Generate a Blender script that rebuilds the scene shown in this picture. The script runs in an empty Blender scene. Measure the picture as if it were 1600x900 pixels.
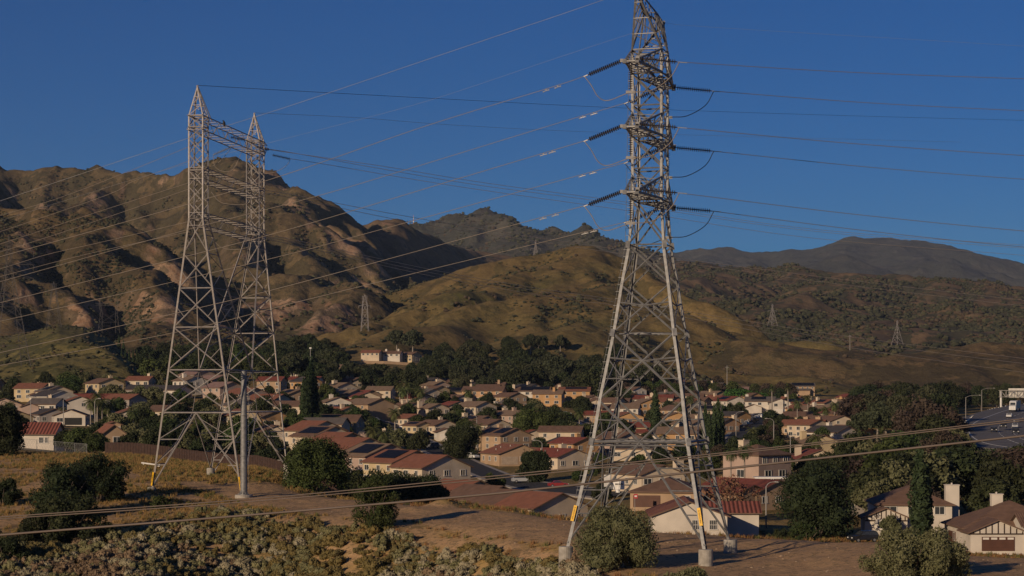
import bpy, math, random
import numpy as np
from mathutils import Vector, Matrix
R = math.radians
F, HY, CX = 3111.0, 623.0, 800.0
scene = bpy.context.scene
COL = scene.collection
# ---------------- camera ----------------
cd = bpy.data.cameras.new('camera'); cam = bpy.data.objects.new('camera', cd); COL.objects.link(cam)
cd.sensor_width = 36; cd.lens = 36 * F / 1600; cd.shift_y = (HY - 450) / 1600
cd.clip_start = 1; cd.clip_end = 60000
cam.location = (0, 0, 0); cam.rotation_euler = (R(90), 0, 0)
scene.camera = cam
# ---------------- light ----------------
SUN_EL = R(14); SUN_V = (-0.60, -0.80)
w = bpy.data.worlds.new('World'); scene.world = w; w.use_nodes = True
nt = w.node_tree; bg = nt.nodes['Background']
sky = nt.nodes.new('ShaderNodeTexSky'); sky.sky_type = 'NISHITA'; sky.sun_disc = False
sky.sun_elevation = SUN_EL; sky.sun_rotation = math.atan2(SUN_V[0], SUN_V[1]); sky.altitude = 1500
sky.air_density = 1.0; sky.dust_density = 0.0; sky.ozone_density = 6.0
hs = nt.nodes.new('ShaderNodeHueSaturation'); hs.inputs['Saturation'].default_value = 1.45; hs.inputs['Hue'].default_value = 0.512
nt.links.new(sky.outputs[0], hs.inputs['Color']); nt.links.new(hs.outputs[0], bg.inputs[0]); bg.inputs[1].default_value = 0.057
sd = bpy.data.lights.new('sun', 'SUN'); so = bpy.data.objects.new('sun', sd); COL.objects.link(so)
sd.energy = 5.0; sd.angle = R(0.5); sd.color = (1.0, 0.77, 0.53)
sv = Vector((SUN_V[0] * math.cos(SUN_EL), SUN_V[1] * math.cos(SUN_EL), math.sin(SUN_EL))).normalized()
so.rotation_euler = sv.to_track_quat('Z', 'Y').to_euler()
scene.view_settings.view_transform = 'Standard'; scene.view_settings.look = 'None'
scene.view_settings.exposure = -0.27; scene.view_settings.gamma = 1; scene.view_settings.use_curve_mapping = False
scene.render.engine = 'CYCLES'
scene.cycles.max_bounces = 5; scene.cycles.diffuse_bounces = 2; scene.cycles.volume_bounces = 0
scene.cycles.transparent_max_bounces = 8; scene.cycles.use_adaptive_sampling = True

# ---------------- helpers ----------------
def P(px, py, Y): return Vector(((px - CX) / F * Y, Y, (HY - py) / F * Y))
def tag(o, label=None, cat=None, group=None, kind=None):
    if label: o['label'] = label
    if cat: o['category'] = cat
    if group: o['group'] = group
    if kind: o['kind'] = kind
    return o
def empty(name, loc=(0, 0, 0), rz=0):
    o = bpy.data.objects.new(name, None); COL.objects.link(o); o.location = loc; o.rotation_euler = (0, 0, rz)
    o.empty_display_size = 0.5
    return o
class MB:
    """collects shapes; build() links them as one mesh object"""
    def __init__(s): s.v = []; s.f = []; s.m = []
    def add(s, vs, fs, mi=0):
        n = len(s.v); s.v += [tuple(v) for v in vs]; s.f += [tuple(i + n for i in f) for f in fs]; s.m += [mi] * len(fs)
    def box(s, c, d, rz=0, mi=0):
        x, y, z = d[0] / 2, d[1] / 2, d[2] / 2; co, si = math.cos(rz), math.sin(rz); vs = []
        for dz in (-z, z):
            for dx, dy in ((-x, -y), (x, -y), (x, y), (-x, y)):
                vs.append((c[0] + dx * co - dy * si, c[1] + dx * si + dy * co, c[2] + dz))
        s.add(vs, [(3, 2, 1, 0), (4, 5, 6, 7), (0, 1, 5, 4), (1, 2, 6, 5), (2, 3, 7, 6), (3, 0, 4, 7)], mi)
    def bar(s, a, b, t, t2=None, up=None, mi=0):
        a = Vector(a); b = Vector(b); d = (b - a)
        if d.length < 1e-6: return
        d.normalize(); u = Vector(up) if up else (Vector((0, 0, 1)) if abs(d.z) < 0.9 else Vector((0, 1, 0)))
        x = d.cross(u).normalized(); y = x.cross(d); t2 = t2 or t; vs = []
        for p in (a, b):
            for i, j in ((-1, -1), (1, -1), (1, 1), (-1, 1)): vs.append(p + x * (i * t / 2) + y * (j * t2 / 2))
        s.add(vs, [(3, 2, 1, 0), (4, 5, 6, 7), (0, 1, 5, 4), (1, 2, 6, 5), (2, 3, 7, 6), (3, 0, 4, 7)], mi)
    def angle(s, a, b, t, out, th=0.02, mi=0):
        """steel angle: two thin flanges meeting at the edge facing OUT"""
        a = Vector(a); b = Vector(b); d = (b - a).normalized(); o = Vector(out); o = (o - d * o.dot(d)).normalized()
        q = d.cross(o)
        for sg in (1, -1):
            e = (q * sg - o).normalized(); off = e * (t / 2)
            s.bar(a + off, b + off, t, th, up=d.cross(e), mi=mi)
    def tube(s, pts, r, n=6, cap=True, mi=0):
        pts = [Vector(p) for p in pts]; m = len(pts); rs = r if hasattr(r, '__len__') else [r] * m; vs = []
        for i, p in enumerate(pts):
            d = (pts[min(i + 1, m - 1)] - pts[max(i - 1, 0)]).normalized()
            u = Vector((0, 0, 1)) if abs(d.z) < 0.9 else Vector((0, 1, 0)); x = d.cross(u).normalized(); y = x.cross(d)
            for k in range(n): a = 2 * math.pi * k / n; vs.append(p + (x * math.cos(a) + y * math.sin(a)) * rs[i])
        fs = [(i * n + k, i * n + (k + 1) % n, (i + 1) * n + (k + 1) % n, (i + 1) * n + k) for i in range(m - 1) for k in range(n)]
        if cap: fs += [tuple(range(n - 1, -1, -1)), tuple(range((m - 1) * n, m * n))]
        s.add(vs, fs, mi)
    def build(s, name, mat, parent=None, smooth=False):
        me = bpy.data.meshes.new(name); me.from_pydata(s.v, [], s.f)
        for mm in (mat if isinstance(mat, (list, tuple)) else [mat]): me.materials.append(mm)
        if any(s.m): me.polygons.foreach_set('material_index', s.m)
        if smooth: me.polygons.foreach_set('use_smooth', [True] * len(s.f))
        me.update(); o = bpy.data.objects.new(name, me); COL.objects.link(o)
        if parent: o.parent = parent
        return o
def npmesh(name, V, Fc, mats, mi=None, smooth=False, attr=None):
    """mesh from numpy arrays; Fc is (n,3) or (n,4)"""
    me = bpy.data.meshes.new(name); k = Fc.shape[1]
    me.vertices.add(len(V)); me.vertices.foreach_set('co', np.ascontiguousarray(V, dtype=np.float32).ravel())
    me.loops.add(Fc.size); me.loops.foreach_set('vertex_index', np.ascontiguousarray(Fc, dtype=np.int32).ravel())
    me.polygons.add(len(Fc)); me.polygons.foreach_set('loop_start', np.arange(0, Fc.size, k, dtype=np.int32))
    for mm in mats: me.materials.append(mm)
    if mi is not None: me.polygons.foreach_set('material_index', np.asarray(mi, dtype=np.int32))
    me.polygons.foreach_set('use_smooth', np.full(len(Fc), smooth))
    if attr is not None:
        ca = me.color_attributes.new('cover', 'FLOAT_COLOR', 'POINT')
        a = np.ones((len(V), 4), dtype=np.float32); a[:, :attr.shape[1]] = attr; ca.data.foreach_set('color', a.ravel())
    me.update(calc_edges=True); me.validate()
    return me
def copy_tree(o, loc=None, rz=None, sc=None, parent=None):
    c = o.copy(); COL.objects.link(c)
    if parent: c.parent = parent
    if loc is not None: c.location = loc
    if rz is not None: c.rotation_euler = (0, 0, rz)
    if sc is not None: c.scale = sc if hasattr(sc, '__len__') else (sc, sc, sc)
    for ch in o.children: copy_tree(ch, parent=c)
    return c
# ---------------- materials ----------------
_mats = {}
def mat(name, col, rough=0.8, col2=None, scale=1.0, metal=0.0, bump=0.0, detail=4, spec=0.3, wave=None, rnd=0.0, stretch=None):
    if name in _mats: return _mats[name]
    m = bpy.data.materials.new(name); m.use_nodes = True; t = m.node_tree; b = t.nodes['Principled BSDF']; L = t.links.new
    b.inputs['Roughness'].default_value = rough; b.inputs['Metallic'].default_value = metal
    b.inputs['Specular IOR Level'].default_value = spec
    col2 = col2 or tuple(c * 0.82 for c in col)
    tc = t.nodes.new('ShaderNodeTexCoord'); mp = t.nodes.new('ShaderNodeMapping'); L(tc.outputs['Object'], mp.inputs[0])
    if stretch: mp.inputs['Scale'].default_value = stretch
    n = t.nodes.new('ShaderNodeTexNoise'); n.inputs['Scale'].default_value = scale; n.inputs['Detail'].default_value = detail
    L(mp.outputs[0], n.inputs['Vector'])
    r = t.nodes.new('ShaderNodeMapRange'); r.inputs[1].default_value = 0.35; r.inputs[2].default_value = 0.65; L(n.outputs[0], r.inputs[0])
    mx = t.nodes.new('ShaderNodeMix'); mx.data_type = 'RGBA'; L(r.outputs[0], mx.inputs[0])
    mx.inputs[6].default_value = (*col, 1); mx.inputs[7].default_value = (*col2, 1); out = mx.outputs[2]
    if rnd:
        oi = t.nodes.new('ShaderNodeObjectInfo'); hs = t.nodes.new('ShaderNodeHueSaturation')
        mr = t.nodes.new('ShaderNodeMapRange'); mr.inputs[3].default_value = 1 - rnd; mr.inputs[4].default_value = 1 + rnd
        L(oi.outputs['Random'], mr.inputs[0]); L(mr.outputs[0], hs.inputs['Value'])
        m2 = t.nodes.new('ShaderNodeMapRange'); m2.inputs[3].default_value = 0.5 - rnd * .12; m2.inputs[4].default_value = 0.5 + rnd * .12
        mm = t.nodes.new('ShaderNodeMath'); mm.operation = 'FRACT'; mk = t.nodes.new('ShaderNodeMath'); mk.operation = 'MULTIPLY'; mk.inputs[1].default_value = 7.31
        L(oi.outputs['Random'], mk.inputs[0]); L(mk.outputs[0], mm.inputs[0]); L(mm.outputs[0], m2.inputs[0]); L(m2.outputs[0], hs.inputs['Hue'])
        L(out, hs.inputs['Color']); out = hs.outputs[0]
    L(out, b.inputs['Base Color']); h = None
    if wave:
        wv = t.nodes.new('ShaderNodeTexWave'); wv.wave_type = 'BANDS'; wv.bands_direction = wave[0]; wv.inputs['Scale'].default_value = wave[1]
        wv.inputs['Distortion'].default_value = 0.4; L(tc.outputs['Object'], wv.inputs[0]); h = wv.outputs['Fac']
        m3 = t.nodes.new('ShaderNodeMix'); m3.data_type = 'RGBA'; m3.blend_type = 'MULTIPLY'; m3.inputs[0].default_value = wave[2]
        L(out, m3.inputs[6]); L(wv.outputs['Color'], m3.inputs[7]); L(m3.outputs[2], b.inputs['Base Color'])
    if bump or wave:
        bp = t.nodes.new('ShaderNodeBump'); bp.inputs['Strength'].default_value = max(bump, 0.5 if wave else 0); bp.inputs['Distance'].default_value = 0.08
        L(h or n.outputs[0], bp.inputs['Height']); L(bp.outputs[0], b.inputs['Normal'])
    _mats[name] = m; return m

# ---------------- noise ----------------
def _hash(ix, iy, s):
    h = (ix * 374761393 + iy * 668265263 + s * 1442695041) & 0xFFFFFFFF
    h = ((h ^ (h >> 13)) * 1274126177) & 0xFFFFFFFF
    return ((h ^ (h >> 16)) & 0xFFFF) / 65535.0
def gnoise(x, y, s=0):
    x = np.asarray(x, float); y = np.asarray(y, float)
    ix = np.floor(x).astype(np.int64); iy = np.floor(y).astype(np.int64); fx = x - ix; fy = y - iy
    ux = fx ** 3 * (fx * (fx * 6 - 15) + 10); uy = fy ** 3 * (fy * (fy * 6 - 15) + 10)
    def g(a, b, dx, dy):
        t = _hash(a, b, s) * 2 * np.pi; return np.cos(t) * dx + np.sin(t) * dy
    n0 = g(ix, iy, fx, fy) * (1 - ux) + g(ix + 1, iy, fx - 1, fy) * ux
    n1 = g(ix, iy + 1, fx, fy - 1) * (1 - ux) + g(ix + 1, iy + 1, fx - 1, fy - 1) * ux
    return (n0 * (1 - uy) + n1 * uy) * 1.5
def fbm(x, y, s=0, o=5, g=0.5):
    a = 1; t = 0; n = 0
    for i in range(o): t = t + a * gnoise(x * 2 ** i, y * 2 ** i, s + i); n += a; a *= g
    return t / n
def ridged(x, y, s=0, o=5, g=0.5):
    a = 1; t = 0; n = 0; wgt = 1
    for i in range(o):
        nn = gnoise(x * 2.03 ** i, y * 2.03 ** i, s + i); v = (1.1 - np.sqrt(nn * nn + .01) * 1.7); v = np.clip(v, 0, 1) ** 1.3 * wgt
        t = t + a * v; n += a; a *= g; wgt = np.clip(v * 1.4, 0.15, 1)
    return t / n
# ---------------- ground height ----------------
GT = {
 -300: [(40,-34),(60,-32),(150,-24),(190,-17),(215,-14),(255,-11),(330,-8.5),(380,-9.5),(520,-8.5),(620,-6.8),(800,4),(1000,24),(1300,44)],
 0: [(40,-34),(60,-32),(150,-24),(190,-16.9),(215,-14),(255,-11.2),(330,-8.6),(375,-9.0),(415,-10),(520,-8.5),(620,-6.8),(800,2),(1000,16),(1300,30)],
 200: [(40,-34),(60,-32),(150,-25),(190,-16.9),(205,-15),(225,-12.8),(245,-11.6),(270,-9.8),(320,-8.9),(350,-10.5),(415,-12),(520,-10),(620,-7),(800,4),(1000,14),(1300,30)],
 400: [(40,-34),(60,-34),(150,-27),(203,-18),(216,-12.9),(246,-12.1),(270,-9.9),(300,-10.3),(330,-12.3),(400,-15),(500,-13.5),(620,-7),(800,5),(1000,14),(1300,30)],
 600: [(40,-34),(60,-34),(150,-25),(190,-16.9),(203,-12.9),(240,-12.4),(280,-15.5),(350,-20),(430,-20),(550,-17),(640,-14),(700,-11),(850,-3),(1000,7),(1200,23.5),(1400,36)],
 800: [(40,-34),(60,-34),(140,-22),(170,-15.5),(180,-12.7),(225,-12.3),(270,-16.5),(340,-21.5),(430,-21.5),(550,-17.7),(640,-14.5),(700,-12),(850,-3.5),(1000,3),(1200,14),(1400,30)],
 900: [(40,-34),(60,-34),(120,-19),(140,-15.5),(152,-13.8),(162,-13.2),(178,-12.6),(205,-12.3),(240,-16),(320,-22),(400,-20.5),(430,-20),(550,-17.3),(640,-14.5),(700,-12.2),(850,-4.2),(1000,1.5),(1200,11),(1400,24)],
 1000: [(40,-34),(60,-34),(125,-16.5),(140,-13.7),(158,-13.2),(188,-12.6),(220,-16),(300,-22),(360,-20),(430,-18.5),(550,-17),(640,-14.5),(700,-12.5),(850,-5),(1000,0),(1200,8),(1400,18)],
 1200: [(40,-34),(60,-34),(115,-15.5),(130,-13.6),(158,-13.2),(182,-12.6),(220,-16.5),(300,-22.5),(360,-20.5),(430,-17.5),(550,-15.5),(640,-13),(700,-11.5),(850,-7.5),(950,-6),(1200,5),(1400,10)],
 1400: [(40,-34),(60,-34),(110,-14),(125,-12.4),(172,-12.3),(200,-16),(260,-21.5),(330,-23),(430,-20),(550,-17),(700,-13),(850,-9),(1000,-5),(1200,0),(1400,5)],
 1600: [(40,-34),(60,-34),(110,-14),(122,-12.4),(158,-12.3),(190,-18),(260,-23),(330,-23.5),(430,-22),(550,-15),(700,-9),(850,-6),(1000,-4),(1200,0),(1400,5)],
 1900: [(40,-34),(60,-34),(110,-14),(122,-12.4),(150,-12.3),(190,-18),(260,-23),(330,-23.5),(430,-22),(550,-15),(700,-9),(850,-6),(1000,-4),(1200,0),(1400,5)],
}
_gp = np.arange(-300, 1901, 20.0); _gy = np.arange(40, 1402, 4.0)
_ks = sorted(GT); _rows = np.array([np.interp(_gy, [a for a, b in GT[k]], [b for a, b in GT[k]]) for k in _ks])
_gz = np.empty((len(_gp), len(_gy)))
for _i, _p in enumerate(_gp):
    _j = min(max(np.searchsorted(_ks, _p) - 1, 0), len(_ks) - 2); _t = (_p - _ks[_j]) / (_ks[_j + 1] - _ks[_j]); _t = min(max(_t, 0), 1)
    _t = _t * _t * (3 - 2 * _t) * .5 + _t * .5; _gz[_i] = _rows[_j] * (1 - _t) + _rows[_j + 1] * _t
for _ in range(2): _gz[:, 1:-1] = (_gz[:, :-2] + 2 * _gz[:, 1:-1] + _gz[:, 2:]) / 4
def ground_z(x, y, detail=True):
    x = np.asarray(x, float); y = np.asarray(y, float); yy = np.clip(y, 40.001, 1399.9)
    px = np.clip(CX + F * x / np.maximum(y, 30), -299.9, 1899.9)
    i = (px + 300) / 20; j = (yy - 40) / 4; i0 = i.astype(int); j0 = j.astype(int); fi = i - i0; fj = j - j0
    i1 = np.minimum(i0 + 1, len(_gp) - 1); j1 = np.minimum(j0 + 1, len(_gy) - 1)
    z = (_gz[i0, j0] * (1 - fi) + _gz[i1, j0] * fi) * (1 - fj) + (_gz[i0, j1] * (1 - fi) + _gz[i1, j1] * fi) * fj
    z = z - np.clip(y - 1400, 0, 4000) * 0.02
    if detail:
        near = np.clip((330 - y) / 60, 0, 1)
        z = z + near * (0.35 * fbm(x / 14, y / 14, 3, 3) + 0.12 * fbm(x / 2.2, y / 2.2, 5, 3))
        # dirt pile on the pad
        for (cx, cy, r, h) in ((-7.9, 228, 2.4, 1.1), (-5.2, 231, 2.2, .55), (-11, 224, 3.0, .5)):
            z = z + h * np.exp(-((x - cx) ** 2 + ((y - cy) * .7) ** 2) / (r * r) * 1.6)
    return z
# ---------------- hill layers ----------------
RIDGES = {
 'left_mountain': [([(400,262,2780),(430,272,2780),(480,284,2850),(510,295,2900),(550,316,3000),(600,343,3150),(640,358,3250),(680,378,3400),(740,402,3600),(800,420,3800)], .45, .85),
   ([(480,286,2850),(515,304,2700),(540,328,2550),(562,352,2420),(600,385,2280),(650,418,2120),(700,455,1950)], .42, .85),
   ([(345,248,2800),(330,280,2650),(325,315,2480),(340,360,2250),(355,420,1950)], .5, .8),
   ([(160,259,2900),(150,285,2750),(165,305,2600),(185,330,2450)], .5, .85),
   ([(240,273,2850),(225,295,2700),(240,320,2500)], .5, .8),
   ([(420,272,2780),(408,320,2550),(425,370,2300),(455,430,2000),(475,480,1750)], .5, .9),
   ([(600,395,2250),(560,430,2000),(560,480,1750)], .45, .85),
   ([(80,263,2900),(70,285,2750),(95,305,2600)], .5, .8)],
 'front_bluff': [([(-120,205,1980),(-8,256,1900),(10,262,1860),(20,290,1760),(32,340,1620),(48,400,1500),(60,440,1420)], .5, .95),
   ([(110,335,1740),(118,370,1640),(105,420,1520),(80,470,1400)], .6, .9),
   ([(150,338,1740),(172,365,1660),(188,400,1580),(185,450,1470)], .6, .95),
   ([(195,344,1740),(215,375,1660),(232,420,1560),(262,480,1420)], .6, .95),
   ([(262,347,1710),(272,385,1640),(268,430,1540),(300,480,1420),(330,500,1380)], .6, 1.0)],
 'middle_hills': [([(760,405,1800),(725,440,1620),(690,480,1420),(660,520,1250)], .35, .6), ([(640,459,1640),(610,490,1480),(590,520,1300)], .35, .6),
   ([(890,388,1830),(865,425,1640),(820,470,1420),(780,520,1230)], .35, .65), ([(990,393,1800),(950,430,1600),(905,480,1400),(880,530,1230)], .35, .65),
   ([(1060,420,1740),(1050,460,1560),(1010,510,1370),(990,550,1200)], .35, .7), ([(1140,477,1620),(1120,510,1450),(1100,545,1300)], .35, .6), ([(1300,537,1540),(1260,560,1400),(1230,580,1250)], .3, .4)],
 'right_hills': [([(1050,402,3600),(1090,430,3000),(1120,470,2450),(1150,500,2100)], .35, .6), ([(1250,416,3400),(1270,450,2700),(1250,490,2200)], .35, .55), ([(1400,435,3300),(1360,465,2600),(1330,500,2150)], .35, .55),
   ([(1500,440,3200),(1480,470,2500),(1430,510,2050)], .35, .6), ([(1640,452,3200),(1600,480,2500),(1540,520,2000)], .35, .6)],
 'middle_mountain': [([(745,328,5100),(725,355,4700),(735,380,4300),(760,405,3900)], .5, .8), ([(800,338,5000),(810,365,4600),(830,395,4100)], .5, .8), ([(680,348,5200),(665,370,4800)], .5, .7), ([(930,358,4600),(900,380,4300)], .45, .7)],
 'far_range': [([(1340,372,9200),(1300,400,8000),(1270,420,7000)], .3, .55), ([(1420,370,9200),(1400,400,8000),(1380,425,7000)], .3, .55), ([(1520,384,9000),(1480,405,8000)], .3, .5), ([(1130,388,9500),(1110,405,8500)], .3, .5)],
}
def ridge_h(key, x, y):
    H = np.full(np.shape(x), -1e3); D = np.full(np.shape(x), 1e4)
    for ri_, (pts, sl, sr) in enumerate(RIDGES.get(key, ())):
        w3 = [P(*p) for p in pts]
        for a, b in zip(w3[:-1], w3[1:]):
            dx, dy = b.x - a.x, b.y - a.y; L2_ = dx * dx + dy * dy; t = np.clip(((x - a.x) * dx + (y - a.y) * dy) / L2_, 0, 1)
            qx, qy = x - a.x - t * dx, y - a.y - t * dy; d = np.sqrt(qx * qx + qy * qy); side = dx * qy - dy * qx  # >0: left of travel
            if dy < 0: side = -side
            k = np.where(side > 0, sl, sr); k = np.where(d > 0, sl + (sr - sl) * np.clip(.5 - side / (d * math.sqrt(L2_) + 1e-6) * .8, 0, 1), sl)
            z = a.z + (b.z - a.z) * t; H = np.maximum(H, z - k * np.sqrt(d * d + 64) + k * 8); D = np.minimum(D, d) if ri_ == 0 and key == 'left_mountain' else D
    return H, D
class Layer:
    def __init__(s, name, crest, base, back, prof, amp, lam, skew, seed, gz0=None, dep=2.3, crw=0.25, cn=1.0):
        s.name = name; s.c = np.array(crest, float); s.b = np.array(base, float); s.back = back; s.prof = prof
        s.amp = amp; s.lam = lam; s.skew = skew; s.seed = seed; s.gz0 = gz0; s.dep = dep; s.crw = crw; s.cn = cn
    def z(s, x, y):
        px = np.clip(CX + F * x / y, s.c[0, 0], s.c[-1, 0])
        cpy = np.interp(px, s.c[:, 0], s.c[:, 1]); Yc = np.interp(px, s.c[:, 0], s.c[:, 2])
        Yb = np.interp(px, s.b[:, 0], s.b[:, 1]); zb = np.interp(px, s.b[:, 0], s.b[:, 2])
        cpy = cpy + s.cn * fbm(px / 30, px * 0 + s.seed, s.seed + 9, 4) * 3
        zc = (HY - cpy) / F * Yc; t = (y - Yb) / (Yc - Yb)
        tc = np.clip(t, 0, 1); h = zb + (zc - zb) * (tc ** s.prof)
        u = np.clip(t - 1, 0, None) * (Yc - Yb); h = np.where(t > 1, zc - s.back * u - 0.0006 * u * u * s.back, h)
        h = np.where(t < 0, zb + t * (Yc - Yb) * 0.25, h)
        ww_ = s.lam * .22; rx = x + ww_ * fbm(x / s.lam * 1.3, y / s.lam * 1.3, s.seed + 70, 3); rh_, rd_ = ridge_h(s.name, rx, y); h = np.maximum(h, np.where(t < 1.6, rh_, -1e3))
        if s.name == 'near_hill':
            wx = x + s.lam * .7 * fbm(x / s.lam / 1.6, y / s.lam / 1.6, s.seed + 50, 3); rg = ridged((wx + s.skew * y) / s.lam, y / (s.lam * s.dep), s.seed, 6, .42) - .5
            q = np.clip(np.abs(1 - t) * 2.6, 0, 1); return h + s.amp * np.clip(t * 4, 0, 1) * (.1 + .9 * q * q) * rg
        env = np.clip(t * 4, 0, 1) * np.clip(np.abs(1 - t) * 3 + .15, 0, 1)
        h = h + s.amp * env * (.30 * fbm(x / s.lam, y / s.lam, s.seed, 4) + .16 * (ridged((x + s.skew * y) / s.lam * 1.1, y / s.lam / 2.6, s.seed + 2, 3, .5) - .5))
        return h
LAY = {
 'near_hill': Layer('near_hill', [(-300,540,1150),(0,530,1150),(50,518,1150),(90,507,1150),(130,511,1150),(165,526,1130),(200,552,1100),(240,600,1000),(300,640,950)],
    [(-300,660,-6),(0,660,-5),(150,680,-4),(240,760,0),(300,800,0)], 0.35, 1.0, 22, 130, 0.5, 11, cn=.6),
 'left_mountain': Layer('left_mountain', [(-400,240,2900),(0,262,2900),(30,268,2900),(80,262,2900),(110,262,2900),(160,257,2900),(200,264,2900),(240,271,2850),(270,262,2800),(300,252,2800),(345,246,2800),(380,254,2800),(430,272,2750),(480,284,2700),(510,302,2650),(550,345,2500),(600,400,2300),(640,440,2150),(680,470,2000),(740,500,1900),(800,520,1850),(850,540,1850),(950,560,1850)],
    [(-400,2080,110),(0,2080,95),(230,2050,85),(300,1800,60),(360,1500,35),(500,1420,32),(700,1500,40),(950,1700,40)], 0.6, 0.95, 185, 230, -0.6, 21, crw=.12),
 'front_bluff': Layer('front_bluff', [(-400,190,1950),(-60,222,1900),(-10,254,1880),(12,264,1850),(30,290,1800),(52,330,1760),(80,345,1740),(110,334,1740),(150,337,1740),(190,343,1740),(230,346,1720),(262,346,1700),(285,375,1660),(310,425,1600),(345,480,1520),(400,530,1450)],
    [(-400,1250,20),(0,1250,25),(120,1260,30),(250,1270,33),(400,1300,30)], 1.0, 0.8, 105, 115, -0.45, 33, crw=.25),
 'middle_hills': Layer('middle_hills', [(430,560,1350),(480,520,1400),(530,503,1450),(570,490,1500),(600,478,1560),(640,458,1640),(680,436,1700),(720,418,1750),(760,404,1800),(800,397,1820),(840,391,1830),(890,387,1830),(940,390,1820),(990,392,1800),(1030,400,1780),(1060,420,1740),(1100,448,1680),(1140,476,1620),(1180,505,1580),(1230,522,1560),(1300,536,1540),(1400,558,1520),(1500,572,1500),(1650,585,1480),(1900,590,1450)],
    [(430,1200,26),(600,1180,24),(700,1150,18),(800,1120,12),(1000,1080,6),(1200,1080,2),(1400,1100,0),(1900,1100,0)], 0.3, 0.9, 70, 150, -0.5, 44, crw=.25),
 'right_hills': Layer('right_hills', [(940,412,3600),(1060,413,3600),(1100,412,3600),(1150,414,3600),(1200,424,3500),(1250,415,3400),(1280,420,3400),(1330,428,3300),(1400,434,3300),(1450,430,3300),(1500,439,3200),(1560,444,3200),(1620,450,3200),(1900,450,3200)],
    [(940,1900,40),(1100,1750,30),(1250,1700,25),(1400,1650,20),(1900,1600,15)], 0.3, 0.85, 110, 200, -0.3, 55, crw=.5),
 'middle_mountain': Layer('middle_mountain', [(560,370,5200),(620,354,5200),(650,351,5200),(675,347,5200),(700,344,5150),(722,333,5100),(742,327,5100),(765,331,5100),(800,338,5000),(830,346,4950),(855,357,4900),(880,364,4800),(905,361,4700),(930,357,4600),(950,362,4600),(985,373,4500),(1020,385,4500),(1060,399,4400),(1120,420,4300)],
    [(560,3400,40),(800,3200,40),(1120,3300,40)], 0.4, 0.85, 210, 480, -0.5, 66, crw=.15, cn=.6),
 'far_range': Layer('far_range', [(900,410,9500),(1000,400,9500),(1060,396,9500),(1100,388,9500),(1150,388,9500),(1180,393,9500),(1205,399,9500),(1230,392,9400),(1265,386,9300),(1300,378,9200),(1340,371,9200),(1378,373,9200),(1420,369,9200),(1450,377,9100),(1480,375,9100),(1520,383,9000),(1560,393,9000),(1600,402,9000),(1700,420,9000),(1900,430,9000)],
    [(900,5600,60),(1200,5400,60),(1900,5200,60)], 0.3, 0.9, 330, 800, 0.5, 77, crw=.07, cn=.8),
}
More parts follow.
